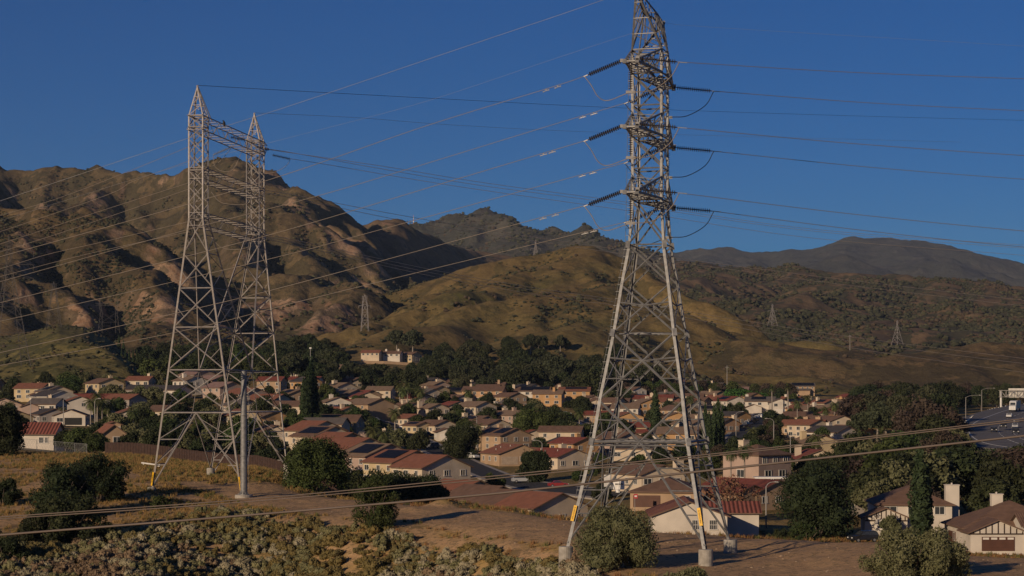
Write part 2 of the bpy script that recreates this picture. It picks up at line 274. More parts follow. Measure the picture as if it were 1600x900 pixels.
def erode(names, x0, x1, y0, y1, cell, iters, kf, talus, base=None, diff=.10):
    """stream incision with slope creep on a square grid: cuts branching gullies into the hill masses"""
    xs_ = np.arange(x0, x1 + cell, cell); ys_ = np.arange(y0, y1 + cell, cell); X, Y = np.meshgrid(xs_, ys_, indexing='ij')
    zz = [LAY[n].z(X, Y) for n in names]; gb = base(X, Y) if base else np.full(X.shape, -50.0); Z = np.maximum.reduce(zz + [gb]); arg = np.argmax(np.stack(zz + [gb]), 0)
    Z = Z + cell * .12 * fbm(X / cell / 2.2, Y / cell / 2.2, 5, 3); Z0 = Z.copy(); nx, ny = Z.shape; N = nx * ny; idx = np.arange(N).reshape(nx, ny)
    D8 = [(-1, 0, 1), (1, 0, 1), (0, -1, 1), (0, 1, 1), (-1, -1, 1.414), (-1, 1, 1.414), (1, -1, 1.414), (1, 1, 1.414)]
    for it in range(iters):
        Zp = np.pad(Z, 1, mode='edge'); Ip = np.pad(idx, 1, mode='edge'); best = np.zeros_like(Z); rec = idx.copy(); dist = np.ones_like(Z)
        for dx, dy, dd in D8:
            q = Zp[1 + dx:1 + dx + nx, 1 + dy:1 + dy + ny]; sl = (Z - q) / (cell * dd); m = sl > best; best = np.where(m, sl, best); rec = np.where(m, Ip[1 + dx:1 + dx + nx, 1 + dy:1 + dy + ny], rec); dist = np.where(m, dd, dist)
        r = rec.ravel().tolist(); order = np.argsort(-Z.ravel(), kind='stable').tolist(); A = [1.0] * N
        for i in order:
            j = r[i]
            if j != i: A[j] += A[i]
        Fk = (kf * np.sqrt(np.array(A)) / dist.ravel()).tolist(); z = Z.ravel().tolist()
        for i in reversed(order):
            j = r[i]
            if j != i:
                f = Fk[i]; zn = (z[i] + f * z[j]) / (1 + f)
                z[i] = zn if zn > z[j] else z[i]
        Z = np.array(z).reshape(nx, ny)
        for _ in range(2):
            Zp = np.pad(Z, 1, mode='edge'); lap = Zp[2:, 1:-1] + Zp[:-2, 1:-1] + Zp[1:-1, 2:] + Zp[1:-1, :-2] - 4 * Z; Z = Z + diff * lap * .5
            for dx, dy, dd in D8[:4]:
                q = np.pad(Z, 1, mode='edge')[1 + dx:1 + dx + nx, 1 + dy:1 + dy + ny]; ex = np.clip(Z - q - talus * cell, 0, None); Z = Z - ex * .22
    # put the crests back on their surveyed heights
    cor = np.zeros_like(Z); wm = np.zeros_like(Z); ws = np.zeros_like(Z)
    for n in names:
        L = LAY[n]; ps = np.arange(max(L.c[0, 0], -250), min(L.c[-1, 0], 1850), 16.0); Yc = np.interp(ps, L.c[:, 0], L.c[:, 2]); xc = (ps - CX) / F * Yc; tz = (HY - np.interp(ps, L.c[:, 0], L.c[:, 1])) / F * Yc
        for pts, _, _ in RIDGES.get(n, [])[:1 if n == 'left_mountain' else 0]:
            for a, b in zip(pts[:-1], pts[1:]):
                for u in np.linspace(0, 1, 4)[:-1]: p = P(*[a[i] + (b[i] - a[i]) * u for i in range(3)]); xc = np.append(xc, p.x); Yc = np.append(Yc, p.y); tz = np.append(tz, p.z)
        R0 = cell * 9
        for a, b, c in zip(xc, Yc, tz):
            i, j = int(round((a - x0) / cell)), int(round((b - y0) / cell))
            if not (0 <= i < nx and 0 <= j < ny): continue
            i0, i1, j0, j1 = max(i - 2, 0), i + 3, max(j - 2, 0), j + 3
            if Z0[i, j] > c + 25: continue
            top = Z[i0:i1, j0:j1].max(); w = np.exp(-((X - a) ** 2 + (Y - b) ** 2) / R0 ** 2); ws += w; cor += w * (c - top); wm = np.maximum(wm, w)
    Z = Z + np.where(ws > 1e-6, cor / np.maximum(ws, 1e-6), 0) * wm
    S = Z.copy()
    for _ in range(6): Zp = np.pad(S, 1, mode='edge'); S = (Zp[2:, 1:-1] + Zp[:-2, 1:-1] + Zp[1:-1, 2:] + Zp[1:-1, :-2] + S) / 5
    return dict(x0=x0, y0=y0, c=cell, Z=Z, S=S, arg=arg, nx=nx, ny=ny)
def samp(g, x, y, key='Z'):
    i = np.clip((x - g['x0']) / g['c'], 1, g['nx'] - 2.001); j = np.clip((y - g['y0']) / g['c'], 1, g['ny'] - 2.001); i0 = i.astype(int); j0 = j.astype(int); Z = g[key]
    if key == 'arg': return Z[np.round(i).astype(int), np.round(j).astype(int)]
    fx, fy = i - i0, j - j0; out = 0
    def cw(t): return [(-t + 2 * t * t - t ** 3) / 2, (2 - 5 * t * t + 3 * t ** 3) / 2, (t + 4 * t * t - 3 * t ** 3) / 2, (-t * t + t ** 3) / 2]
    wx, wy = cw(fx), cw(fy)
    for a in range(4):
        for b in range(4): out = out + wx[a] * wy[b] * Z[np.clip(i0 + a - 1, 0, g['nx'] - 1), np.clip(j0 + b - 1, 0, g['ny'] - 1)]
    return out
HN = ['left_mountain', 'front_bluff', 'middle_hills', 'right_hills']
ER = {'hills': erode(HN, -1500, 1500, 1040, 4300, 11.0, 20, .115, 1.1, base=lambda x, y: ground_z(x, y, False), diff=.07),
      'middle': erode(['middle_mountain'], -900, 900, 3100, 6200, 24.0, 14, .07, .8), 'far': erode(['far_range'], -200, 3900, 5000, 11000, 45.0, 14, .07, .7)}
def det(x, y, a, lam, s): return a * .55 * (.35 - np.abs(gnoise(x / lam * 2.2, y / lam * .9, s + 7)) * -1.0 - .55) + a * (ridged(x / lam, y / lam / 1.3, s, 5, .5) - .45) + a * .25 * fbm(x / lam * 5, y / lam * 5, s + 3, 3)
def hills_z(x, y): return samp(ER['hills'], x, y) + det(x, y, 9, 70, 91) * np.clip((760 - (CX + F * x / y)) / 200, .45, 1) * np.clip((samp(ER['hills'], x, y) - ground_z(x, y, False) - 6) / 25, 0, 1)
def middle_z(x, y): return samp(ER['middle'], x, y) + det(x, y, 20, 170, 92)
def far_z(x, y): return samp(ER['far'], x, y) + det(x, y, 34, 420, 93)
def near_hill_z(x, y): return LAY['near_hill'].z(x, y)
def hill_z(x, y, only=None):
    x = np.asarray(x, float); y = np.asarray(y, float); z = np.maximum(ground_z(x, y), near_hill_z(x, y))
    return np.where((y > 1060) & (y < 4250), np.maximum(z, hills_z(x, y)), z)
def gz(x, y): return float(ground_z(np.array([x]), np.array([y]))[0])
def hz(x, y): return float(hill_z(np.array([x]), np.array([y]))[0])
def at(px, Y): x = (px - CX) / F * Y; return Vector((x, Y, gz(x, Y)))
def hit(px, py, y0=150, y1=1400, fn=None):
    """first ground point seen through photo pixel (px, py) beyond distance y0"""
    ys = np.arange(y0, y1, 1.0); xs = (px - CX) / F * ys; g = (fn or ground_z)(xs, ys); ray = (HY - py) / F * ys
    k = np.where(g >= ray)[0]
    i = k[0] if len(k) else int(np.argmin(np.abs(g - ray)))
    return Vector((xs[i], ys[i], g[i]))
# ---------------- terrain materials ----------------
def terrain_mat(name, soil, soil2, dry, green, scrub, s1, s2, s3, near=False, scrub_amt=0.5, bumpd=1.0):
    m = bpy.data.materials.new(name); m.use_nodes = True; t = m.node_tree; b = t.nodes['Principled BSDF']; L = t.links.new
    b.inputs['Roughness'].default_value = 0.95; b.inputs['Specular IOR Level'].default_value = 0.1
    g = t.nodes.new('ShaderNodeNewGeometry')
    def noise(sc, det=6, rough=.6):
        n = t.nodes.new('ShaderNodeTexNoise'); n.inputs['Scale'].default_value = sc; n.inputs['Detail'].default_value = det
        n.inputs['Roughness'].default_value = rough; L(g.outputs['Position'], n.inputs['Vector']); return n.outputs[0]
    def rng(s, a, bb):
        r = t.nodes.new('ShaderNodeMapRange'); r.inputs[1].default_value = a; r.inputs[2].default_value = bb; L(s, r.inputs[0]); return r.outputs[0]
    def mix(f, a, bb):
        x = t.nodes.new('ShaderNodeMix'); x.data_type = 'RGBA'; L(f, x.inputs[0])
        for i, c in ((6, a), (7, bb)):
            if isinstance(c, tuple): x.inputs[i].default_value = (*c, 1)
            else: L(c, x.inputs[i])
        return x.outputs[2]
    def math_(op, a, bb):
        x = t.nodes.new('ShaderNodeMath'); x.operation = op; x.use_clamp = True
        for i, c in ((0, a), (1, bb)):
            if isinstance(c, (int, float)): x.inputs[i].default_value = c
            else: L(c, x.inputs[i])
        return x.outputs[0]
    at_ = t.nodes.new('ShaderNodeAttribute'); at_.attribute_name = 'cover'; sp = t.nodes.new('ShaderNodeSeparateColor'); L(at_.outputs['Color'], sp.inputs[0])
    bare, grn, scr = sp.outputs[0], sp.outputs[1], sp.outputs[2]
    nA = noise(s1); nB = noise(s2, 8, .65); nC = noise(s3, 5, .7)
    soilc = mix(rng(nC, .35, .65), soil, soil2)
    grassc = mix(rng(nB, .38, .62), dry, green)
    gg = mix(math_('MULTIPLY', rng(nA, .3, .7), grn), dry, grassc)
    c = mix(rng(math_('ADD', math_('MULTIPLY', nB, .9), math_('MULTIPLY', bare, .5)), .66 if not near else .6, .86), gg, soilc)
    sc_ = rng(math_('ADD', nC, math_('MULTIPLY', math_('SUBTRACT', scr, 0.5), .6)), .52, .58)
    c = mix(math_('MULTIPLY', sc_, scrub_amt), c, scrub)
    nD = noise(s3 * 4.3, 4, .75); nE = noise(s3 * .7, 5, .7)
    vv = t.nodes.new('ShaderNodeMapRange'); vv.inputs[1].default_value = .3; vv.inputs[2].default_value = .7; vv.inputs[3].default_value = .55; vv.inputs[4].default_value = 1.4
    ad = t.nodes.new('ShaderNodeMath'); ad.operation = 'MULTIPLY_ADD'; L(nD, ad.inputs[0]); ad.inputs[1].default_value = .6; ml = t.nodes.new('ShaderNodeMath'); ml.operation = 'MULTIPLY'; L(nE, ml.inputs[0]); ml.inputs[1].default_value = .4; L(ml.outputs[0], ad.inputs[2]); L(ad.outputs[0], vv.inputs[0])
    hv = t.nodes.new('ShaderNodeHueSaturation'); L(vv.outputs[0], hv.inputs['Value']); L(c, hv.inputs['Color']); c = hv.outputs[0]
    L(c, b.inputs['Base Color'])
    bp = t.nodes.new('ShaderNodeBump'); bp.inputs['Strength'].default_value = .7; bp.inputs['Distance'].default_value = bumpd
    L(nC, bp.inputs['Height']); L(bp.outputs[0], b.inputs['Normal'])
    return m
def grid_mesh(name, X, Y, Z, m, attr=None):
    n, k = X.shape; V = np.stack([X, Y, Z], -1).reshape(-1, 3); i = np.arange(n * k).reshape(n, k)
    Fc = np.stack([i[:-1, :-1], i[1:, :-1], i[1:, 1:], i[:-1, 1:]], -1).reshape(-1, 4)
    me = npmesh(name, V, Fc, [m], smooth=True, attr=attr)
    o = bpy.data.objects.new(name, me); COL.objects.link(o); return o
# near ground: fine grid in the fan of the view plus margin
pad_poly = None
def cover_near(x, y):
    px = CX + F * x / np.maximum(y, 30); z = ground_z(x, y, False)
    n = fbm(x / 9, y / 9, 71, 4)
    bare = np.zeros_like(x)
    # the graded pad under the towers
    e0 = np.interp(px, [-300, 300, 420, 640, 880, 905, 1000, 1110, 1600, 1900], [400, 250, 226, 206, 170, 150, 150, 135, 128, 128])
    e1 = np.interp(px, [-300, 300, 420, 640, 700, 1000, 1200, 1900], [250, 262, 262, 238, 228, 196, 190, 165])
    bare = np.clip((y - e0) / 4 + n * 1.5, 0, 1) * np.clip((e1 - y) / 5 + n * 2, 0, 1)
    # rust coloured banks and slope
    bank = np.exp(-((y - e0 + 3) / 5) ** 2) * .9
    slope = np.clip((e0 - y) / 6, 0, 1) * (0.6 + n * .8); trk = np.exp(-((px - 420) / 90) ** 2) * np.exp(-((y - 236) / 7) ** 2)
    left = np.clip((330 - px) / 60, 0, 1) * np.clip((y - 205) / 15, 0, 1) * .33
    b = np.clip(np.maximum.reduce([bare, bank * (px > 500), slope, left, trk]), 0, 1)
    town = np.clip((y - 330) / 30, 0, 1)
    b = b * (1 - town) + town * np.clip(.02 + n * .8, 0, 1)
    gr = np.clip(.45 + n * 1.2 + town * .35, 0, 1) * (1 - bare)
    sc = np.clip(.35 + fbm(x / 5, y / 5, 90, 3) + town * .35, 0, 1) * (1 - bare)
    return np.stack([b, gr, sc], -1).reshape(-1, 3)
M_GROUND = terrain_mat('ground_soil', (.44, .27, .135), (.53, .35, .19), (.40, .265, .10), (.13, .12, .036), (.065, .062, .028), .03, .35, 1.6, True, .55, .12)
def fan(y0, y1, ny, p0, p1, nx, pw=1.0):
    t = np.linspace(0, 1, ny); ys = y0 * (y1 / y0) ** t; ps = np.linspace(p0, p1, nx)
    Yg, Pg = np.meshgrid(ys, ps, indexing='ij'); return (Pg - CX) / F * Yg, Yg
ys = np.concatenate([np.linspace(-150, 100, 12), np.linspace(104, 345, 240), np.linspace(350, 1400, 160), np.geomspace(1500, 30000, 16)])
us = np.concatenate([np.linspace(-3.5, -.36, 14), np.linspace(-.33, .33, 420), np.linspace(.36, 3.5, 14)])
Yg, Ug = np.meshgrid(ys, us, indexing='ij'); Xg = Ug * np.maximum(Yg, 60) * np.where(np.abs(Ug) > .34, np.clip(3000 / np.maximum(Yg, 60) / 3, 1, 10), 1)
Zg = ground_z(Xg, np.maximum(Yg, 31))
o = grid_mesh('ground', Xg, Yg, Zg, M_GROUND, cover_near(Xg, np.maximum(Yg, 31))); tag(o, kind='structure')
HM = {
 'near_hill': terrain_mat('near_hill_cover', (.20, .13, .07), (.26, .17, .09), (.19, .155, .06), (.085, .09, .03), (.045, .05, .022), .012, .03, .16, scrub_amt=.75, bumpd=1.2),
 'left_mountain': terrain_mat('mountain_cover', (.21, .125, .078), (.36, .255, .175), (.135, .098, .053), (.082, .08, .037), (.045, .042, .025), .0035, .012, .05, scrub_amt=.7, bumpd=4),
 'front_bluff': terrain_mat('bluff_cover', (.22, .125, .07), (.38, .27, .18), (.145, .10, .052), (.09, .08, .036), (.048, .042, .025), .005, .02, .075, scrub_amt=.7, bumpd=3),
 'middle_hills': terrain_mat('grassy_hill_cover', (.29, .135, .065), (.34, .22, .13), (.175, .122, .052), (.085, .09, .032), (.06, .055, .026), .004, .012, .07, scrub_amt=.6, bumpd=2.2),
 'right_hills': terrain_mat('right_hill_cover', (.24, .125, .078), (.32, .22, .16), (.14, .095, .058), (.075, .07, .038), (.042, .045, .03), .003, .009, .03, scrub_amt=.85, bumpd=3.5),
 'middle_mountain': terrain_mat('middle_mountain_cover', (.12, .095, .08), (.26, .20, .17), (.095, .085, .065), (.062, .065, .045), (.042, .045, .034), .002, .006, .02, scrub_amt=.7, bumpd=9),
 'far_range': terrain_mat('far_range_cover', (.085, .078, .072), (.20, .18, .16), (.075, .07, .06), (.06, .062, .05), (.045, .048, .042), .001, .003, .01, scrub_amt=.7, bumpd=18),
}
_lay = [('near_hill', near_hill_z, (-300, 300, 260, 640, 1700, 150), ['near_hill']), ('hills', hills_z, (-330, 1830, 900, 1060, 4250, 760), HN), ('middle_mountain', middle_z, (560, 1120, 330, 3150, 6100, 240), ['middle_mountain']),
        ('far_mountain_range', far_z, (850, 1850, 420, 5050, 10800, 220), ['far_range'])]
for nm_, fn, (p0, p1, nx, y0, y1, ny), keys in _lay:
    X, Y = fan(y0, y1, ny, p0, p1, nx); Z = fn(X, Y)
    gx = np.gradient(Z, axis=1) / np.maximum(np.gradient(X, axis=1), .1); gy = np.gradient(Z, axis=0) / np.gradient(Y, axis=0); sl = np.sqrt(gx * gx + gy * gy)
    lam = {'near_hill': 90, 'hills': 170, 'middle_mountain': 350, 'far_mountain_range': 700}[nm_]
    n1 = fbm(X / lam, Y / lam, 5, 4); n2 = fbm(X / lam * 2.6, Y / lam * 2, 15, 4); n3 = fbm(X / lam * 9, Y / lam * 9, 25, 3); pp = CX + F * X / Y; py = HY - F * Z / Y
    cv = (samp(ER['hills'], X, Y, 'S') - samp(ER['hills'], X, Y)) if nm_ == 'hills' else np.zeros_like(Z)
    bare = np.clip(-cv * .05 + (sl - .85) * .7 + n1 * .8 + n2 * .8 + n3 * .5 + .02, 0, 1); arg = None
    if nm_ == 'hills':
        arg = samp(ER['hills'], X + 12 * fbm(X / 20, Y / 20, 4, 2), Y + 12 * fbm(X / 20, Y / 20, 6, 2), 'arg'); arg = np.where(arg > 3, 2, arg)
        mid = arg == 2
        bare = np.where(mid, np.clip((sl - .8) * .6 + n1 * .9 + n2 * .8 - .08 + .75 * np.exp(-((pp - 1150) / 90) ** 2) * np.exp(-((Z - 25) / 22) ** 2), 0, 1), bare)
        bad = np.exp(-((py - 492) / 20) ** 2) * np.clip((pp - 90) / 30, 0, 1) * np.clip((560 - pp) / 40, 0, 1) * np.clip((sl - .2) * 4, 0, 1) * np.clip(.6 + n2 * 3, 0, 1) * 3
        bare = np.clip(bare + bad, 0, 1)
    cov = np.stack([bare, np.clip(.48 + n2 * 1.5 - gx * .3 + n1 * .5 + (np.clip((70 - Z) / 90, 0, .5) if nm_ == 'hills' else 0), 0, 1), np.clip(.42 - n2 * 1.1 + gx * .75 + n3 * .4 + np.clip(cv * .14, -.3, .5) + (.1 if nm_ != 'near_hill' else 0) - (.25 * (arg == 2) if arg is not None else 0), 0, 1)], -1).reshape(-1, 3)
    o = grid_mesh(nm_, X, Y, Z, HM[keys[0]], cov); tag(o, kind='structure')
    if arg is not None:
        for k in keys[1:]: o.data.materials.append(HM[k])
        o.data.polygons.foreach_set('material_index', np.clip(arg[:-1, :-1].ravel(), 0, 3).astype(np.int32))
# ---------------- transmission towers ----------------
M_STEEL = mat('galvanised_steel', (.235, .235, .235), .55, (.16, .16, .16), 3, .3, rnd=0)
M_STEEL2 = mat('weathered_steel', (.38, .35, .33), .65, (.30, .275, .255), 3, .2)
M_CONC = mat('concrete', (.37, .345, .305), .9, (.25, .23, .20), 2.5, bump=.3)
M_INS = mat('insulator_glaze', (.055, .045, .04), .3, (.04, .035, .03), 6, spec=.5)
M_INSG = mat('insulator_grey', (.23, .23, .24), .4, (.2, .2, .2), 6, spec=.5)
M_ALU = mat('aluminium_fitting', (.36, .35, .33), .5, (.28, .27, .26), 9, .3)
M_WIRE = mat('aluminium_conductor', (.26, .22, .19), .6, (.22, .19, .16), 2, .1)
M_DARKW = mat('dark_cable', (.03, .03, .03), .6)
M_YEL = mat('yellow_sign', (.80, .46, .02), .5, (.74, .42, .02), 3)
M_BLK = mat('black_lettering', (.02, .02, .02), .6)
M_WHT = mat('white_sign', (.72, .70, .66), .6, (.6, .58, .54), 3)
def sign_text(parent, body, loc, rot, size, m, name='lettering', vertical=False):
    cu = bpy.data.curves.new(name, 'FONT'); cu.body = '\n'.join(body) if vertical else body
    cu.size = size; cu.align_x = 'CENTER'; cu.align_y = 'CENTER'; cu.extrude = .006; cu.space_line = .62 if vertical else 1
    cu.materials.append(m); tmp = bpy.data.objects.new('tmp', cu); me = bpy.data.meshes.new_from_object(tmp); bpy.data.objects.remove(tmp); o = bpy.data.objects.new(name, me); COL.objects.link(o); o.parent = parent
    o.location = loc; o.rotation_euler = rot; return o
def insulator(a, b, parent, r=.15, nd=None, m=None, name='insulator'):
    a = Vector(a); b = Vector(b); L = (b - a).length; nd = nd or int(L / .19); mb = MB(); pts = []; rs = []
    for i in range(nd):
        for f, rr in ((0.10, .04), (.30, .05), (.40, r), (.52, r * .95), (.66, .05)):
            pts.append(a.lerp(b, (.04 + .92 * (i + f) / nd))); rs.append(rr)
    mb.tube([a] + pts + [b], [.04] + rs + [.04], 8); return mb.build(name, m or M_INS, parent, smooth=False)
def curve_pts(pts, n=8):
    """smooth curve through the points (Catmull-Rom)"""
    p = [Vector(q) for q in pts]; p = [p[0] * 2 - p[1]] + p + [p[-1] * 2 - p[-2]]; out = []
    for i in range(1, len(p) - 2):
        for k in range(n):
            t = k / n; a, b, c, d = p[i - 1:i + 3]
            out.append(0.5 * ((2 * b) + (-a + c) * t + (2 * a - 5 * b + 4 * c - d) * t * t + (-a + 3 * b - 3 * c + d) * t ** 3))
    return out + [p[-2]]
def footing(parent, x, y, ztop, r=.58, depth=3.0):
    mb = MB(); pts = [(x, y, ztop - depth), (x, y, ztop - .06), (x, y, ztop)]
    mb.tube(pts, [r, r, r * .93], 20); return mb.build('footing', M_CONC, parent)

# ---- the near lattice tower ----
TH = R(16); e1 = Vector((math.cos(TH), -math.sin(TH), 0)); e2 = Vector((math.sin(TH), math.cos(TH), 0))
TC = Vector((11.45, 165.1, 0))
def sw(z): return float(np.interp(z, [-12.5, -3.5, -0.1, 5.4, 9.4, 12.7, 16.4, 33], [11.6, 8.05, 7.1, 5.2, 4.1, 3.05, 2.6, 2.6]))
root = empty('transmission_tower', (TC.x, TC.y, -12.3))
tag(root, 'tall grey lattice pylon with six dark tension insulator arms, its feet behind the olive bushes', 'transmission tower')
root_off = Vector((TC.x, TC.y, -12.3))
def TP(i, j, z, s=None): s = sw(z) / 2 if s is None else s; return e1 * (i * s) + e2 * (j * s) + Vector((0, 0, z + 12.3))
corners = [(-1, -1), (1, -1), (1, 1), (-1, 1)]
ZL = [-12.15, -3.5, -0.1, 5.4, 9.4, 12.7, 16.4, 19.0, 21.6, 24.2, 26.8, 28.8]
for i, j in corners:
    mb = MB()
    for a, b in zip(ZL[:-1], ZL[1:]):
        t = .25 if b < 0 else (.22 if b < 13 else .19)
        mb.angle(TP(i, j, a), TP(i, j, b), t, e1 * i + e2 * j, .035)
    # splice plates
    for z in (-3.5, 5.4, 12.7): mb.bar(TP(i, j, z - .3) , TP(i, j, z + .3), .33, .33)
    mb.build('leg', M_STEEL, root)
    p = TP(i, j, -12.15); q = Vector((TC.x, TC.y, 0)) + p
    footing(root, p.x, p.y, (-11.95 + 12.3) , .58, 2.2)
for k in range(4):
    (i0, j0), (i1, j1) = corners[k], corners[(k + 1) % 4]; mb = MB()
    nrm = e1 * (i0 + i1) + e2 * (j0 + j1); nrm.normalize()
    A = lambda z: TP(i0, j0, z); B = lambda z: TP(i1, j1, z); H = lambda a, b, t: mb.angle(a, b, t * .74, nrm, .02)
    # feet: inverted V from belt centre
    M = (A(-3.5) + B(-3.5)) / 2
    H(A(-11.7), M, .17); H(B(-11.7), M, .17)
    for z, zt in ((-5.6, -5.6), (-7.4, -7.4), (-9.3, -9.3)):
        f = (z + 11.7) / 8.2
        for S in (A, B):
            Q = S(-11.7).lerp(M, f); H(S(z), Q, .09)
            f2 = min(f + .22, .96); H(S(z), S(-11.7).lerp(M, f2), .07)
    H(A(-3.5), B(-3.5), .19); H(A(-3.8), B(-3.8), .1)
    # large X panels
    for a, b, mid in ((-3.5, -0.1, 0), (-0.1, 5.4, 1), (5.4, 9.4, 1), (9.4, 12.7, 0), (12.7, 16.4, 0)):
        t = .17 if b < 8 else .13; wa, wb = sw(a), sw(b); fx = wa / (wa + wb)
        if a == -3.5:
            H(M, A(b), t); H(M, B(b), t)
            for S in (A, B): q = S(b).lerp(M, .5); H(S(-1.7), q, .09); H(S(-3.5), q, .08)
            continue
        H(A(a), B(b), t); H(B(a), A(b), t); X = A(a).lerp(B(b), fx)
        if mid:
            zx = X.z - 12.3
            for S, O in ((A, B), (B, A)):
                H(S(zx + .3), X, .11)
                q = S(a).lerp(O(b), fx * .55); H(S(zx + .3), q, .08)
                if a < 1: zq = q.z - 12.3; H(S(zq), q, .08)
        H(A(b), B(b), .1) if b > 12 else None
    zs = [16.4, 19.0, 21.6, 24.2, 26.8, 28.8]
    for a, b in zip(zs[:-1], zs[1:]):
        H(A(a), B(b), .11); H(B(a), A(b), .11); H(A(b), B(b), .1)
    H(A(16.4), B(16.4), .12)
    mb.build('bracing', M_STEEL, root)
# belt diaphragm
for z in (-3.5, 5.4):
    mb = MB(); m = [(TP(*corners[k], z) + TP(*corners[(k + 1) % 4], z)) / 2 for k in range(4)]
    for k in range(4): mb.bar(m[k], m[(k + 1) % 4], .1)
    for k in range(2): mb.bar(m[k], m[k + 2], .1)
    mb.build('belt_frame', M_STEEL, root)
ARM = 7.4
arm_tips = {}
for sgn in (-1, 1):
    for z in (16.4, 21.6, 26.8):
        mb = MB(); tipc = e2 * (sgn * ARM) + Vector((0, 0, z + 12.3)); tl = tipc - e1 * .5; tr = tipc + e1 * .5; arm_tips[(sgn, z)] = (tl, tr)
        for s, tp in ((-1, tl), (1, tr)):
            lo = TP(s, sgn, z); hi = TP(s, sgn, z + 1.9 if z < 26 else z + 2.0)
            mb.angle(lo, tp, .14, Vector((0, 0, -1)) + e1 * s, .03); mb.angle(hi, tp + Vector((0, 0, .15)), .12, Vector((0, 0, 1)) + e1 * s, .03)
            n = 4
            for k in range(n):
                a0 = lo.lerp(tp, k / n); b0 = hi.lerp(tp, k / n); a1 = lo.lerp(tp, (k + 1) / n); b1 = hi.lerp(tp, (k + 1) / n)
                mb.bar(a0, b1 if k % 2 else b0, .07); mb.bar(b0, a1, .07)
        for k in range(5):
            l0 = TP(-1, sgn, z).lerp(tl, k / 5); r0 = TP(1, sgn, z).lerp(tr, k / 5); l1 = TP(-1, sgn, z).lerp(tl, (k + 1) / 5); r1 = TP(1, sgn, z).lerp(tr, (k + 1) / 5)
            mb.bar(l0, r1, .06); mb.bar(r0, l1, .06); mb.bar(l1, r1, .08)
            h = Vector((0, 0, 1.9)); hl0 = (TP(-1, sgn, z) + h).lerp(tl, k / 5); hr1 = (TP(1, sgn, z) + h).lerp(tr, (k + 1) / 5); mb.bar(hl0, hr1, .06)
        # curved pipe yoke at the tip
        mb.box(tl, (.3, .3, .34)); mb.box(tr, (.3, .3, .34)); mb.bar(tl, tr, .16, .1)
        mb.build('crossarm', M_STEEL, root)
for sgn, zt in ((-1, 33.1), (1, 32.2)):
    mb = MB(); tip = e2 * (sgn * 5.6) + Vector((0, 0, zt + 12.3))
    for s in (-1, 1):
        for z in (28.8,):
            lo = TP(s, sgn, z); mb.angle(lo, tip, .15, e1 * s + Vector((0, 0, -1)), .03)
        hi = TP(s, -sgn, 28.8); top = TP(s * .45, 0, 32.0)
        mb.angle(TP(s, sgn, 28.8), top, .13, e1 * s, .03); mb.angle(top, tip, .14, e1 * s + Vector((0, 0, 1)), .03)
        for k in range(1, 4):
            a = TP(s, sgn, 28.8).lerp(tip, k / 4); b = top.lerp(tip, (k - .5) / 4); mb.bar(a, b, .07); mb.bar(b, TP(s, sgn, 28.8).lerp(tip, (k - 1) / 4), .07)
    for k in range(4):
        l = TP(-1, sgn, 28.8).lerp(tip, k / 4); r = TP(1, sgn, 28.8).lerp(tip, k / 4); mb.bar(l, r, .07)
        l2 = TP(-1, sgn, 28.8).lerp(tip, (k + 1) / 4); mb.bar(r, l2, .06)
    mb.bar(TP(-.45, 0, 32.0), TP(.45, 0, 32.0), .08); mb.box(tip, (.22, .22, .3))
    mb.build('earth_wire_peak', M_STEEL, root)
# insulators, their fittings and the jumper loops; ends given in the world and made local
LOC = lambda v: Vector(v) - root_off
WEND = {}
for z in (16.4, 21.6, 26.8):
    for sgn in (-1, 1):
        tl, tr = arm_tips[(sgn, z)]
        if sgn < 0: dl = Vector((-2.66, 1.25, -.93)); dr = Vector((3.1, .35, -.22))
        else: dl = Vector((-2.7, 1.25, -1.0)); dr = Vector((3.2, .35, -.25))
        a = tl + Vector((-.2, 0, .05)); b = a + dl
        insulator(a, b, root, .2); WEND[('L', sgn, z)] = b + root_off
        a2 = tr + Vector((.15, 0, .18 if sgn < 0 else .1)); b2 = a2 + dr; insulator(a2, b2, root, .2); WEND[('R', sgn, z)] = b2 + root_off
        c = (tl + tr) / 2 - Vector((0, 0, .2)); d = c - Vector((0, 0, 2.15))
        insulator(c, d, root, .17)
        for sh in (lambda m_: m_.box(d - Vector((0, 0, .12)), (.75, .12, .22)), lambda m_: m_.bar(b, b + dl * .12, .07), lambda m_: m_.bar(b2, b2 + dr * .25, .06), lambda m_: m_.box(tl + Vector((-.22, -.02, .05)), (.26, .2, .26)), lambda m_: m_.box(tr + Vector((.05, -.05, .2)), (.3, .2, .3))):
            mb = MB(); sh(mb); mb.build('clamp_fitting', M_ALU, root)
        dd = d - Vector((0, 0, .14))
        bl = b + dl * .1; br = b2 + dr * .05
        pts = [bl, bl + Vector((.55, -.1, -.75)), bl + Vector((1.1, -.1, -1.65)), bl + Vector((1.9, -.1, -1.95)), dd, dd + Vector((1.6, .1, .15)), br + Vector((-.75, 0, -1.25)), br]
        mb = MB(); mb.tube(curve_pts(pts, 5), .035, 5); mb.build('jumper_cable', M_WIRE if sgn < 0 else M_DARKW, root, smooth=True)
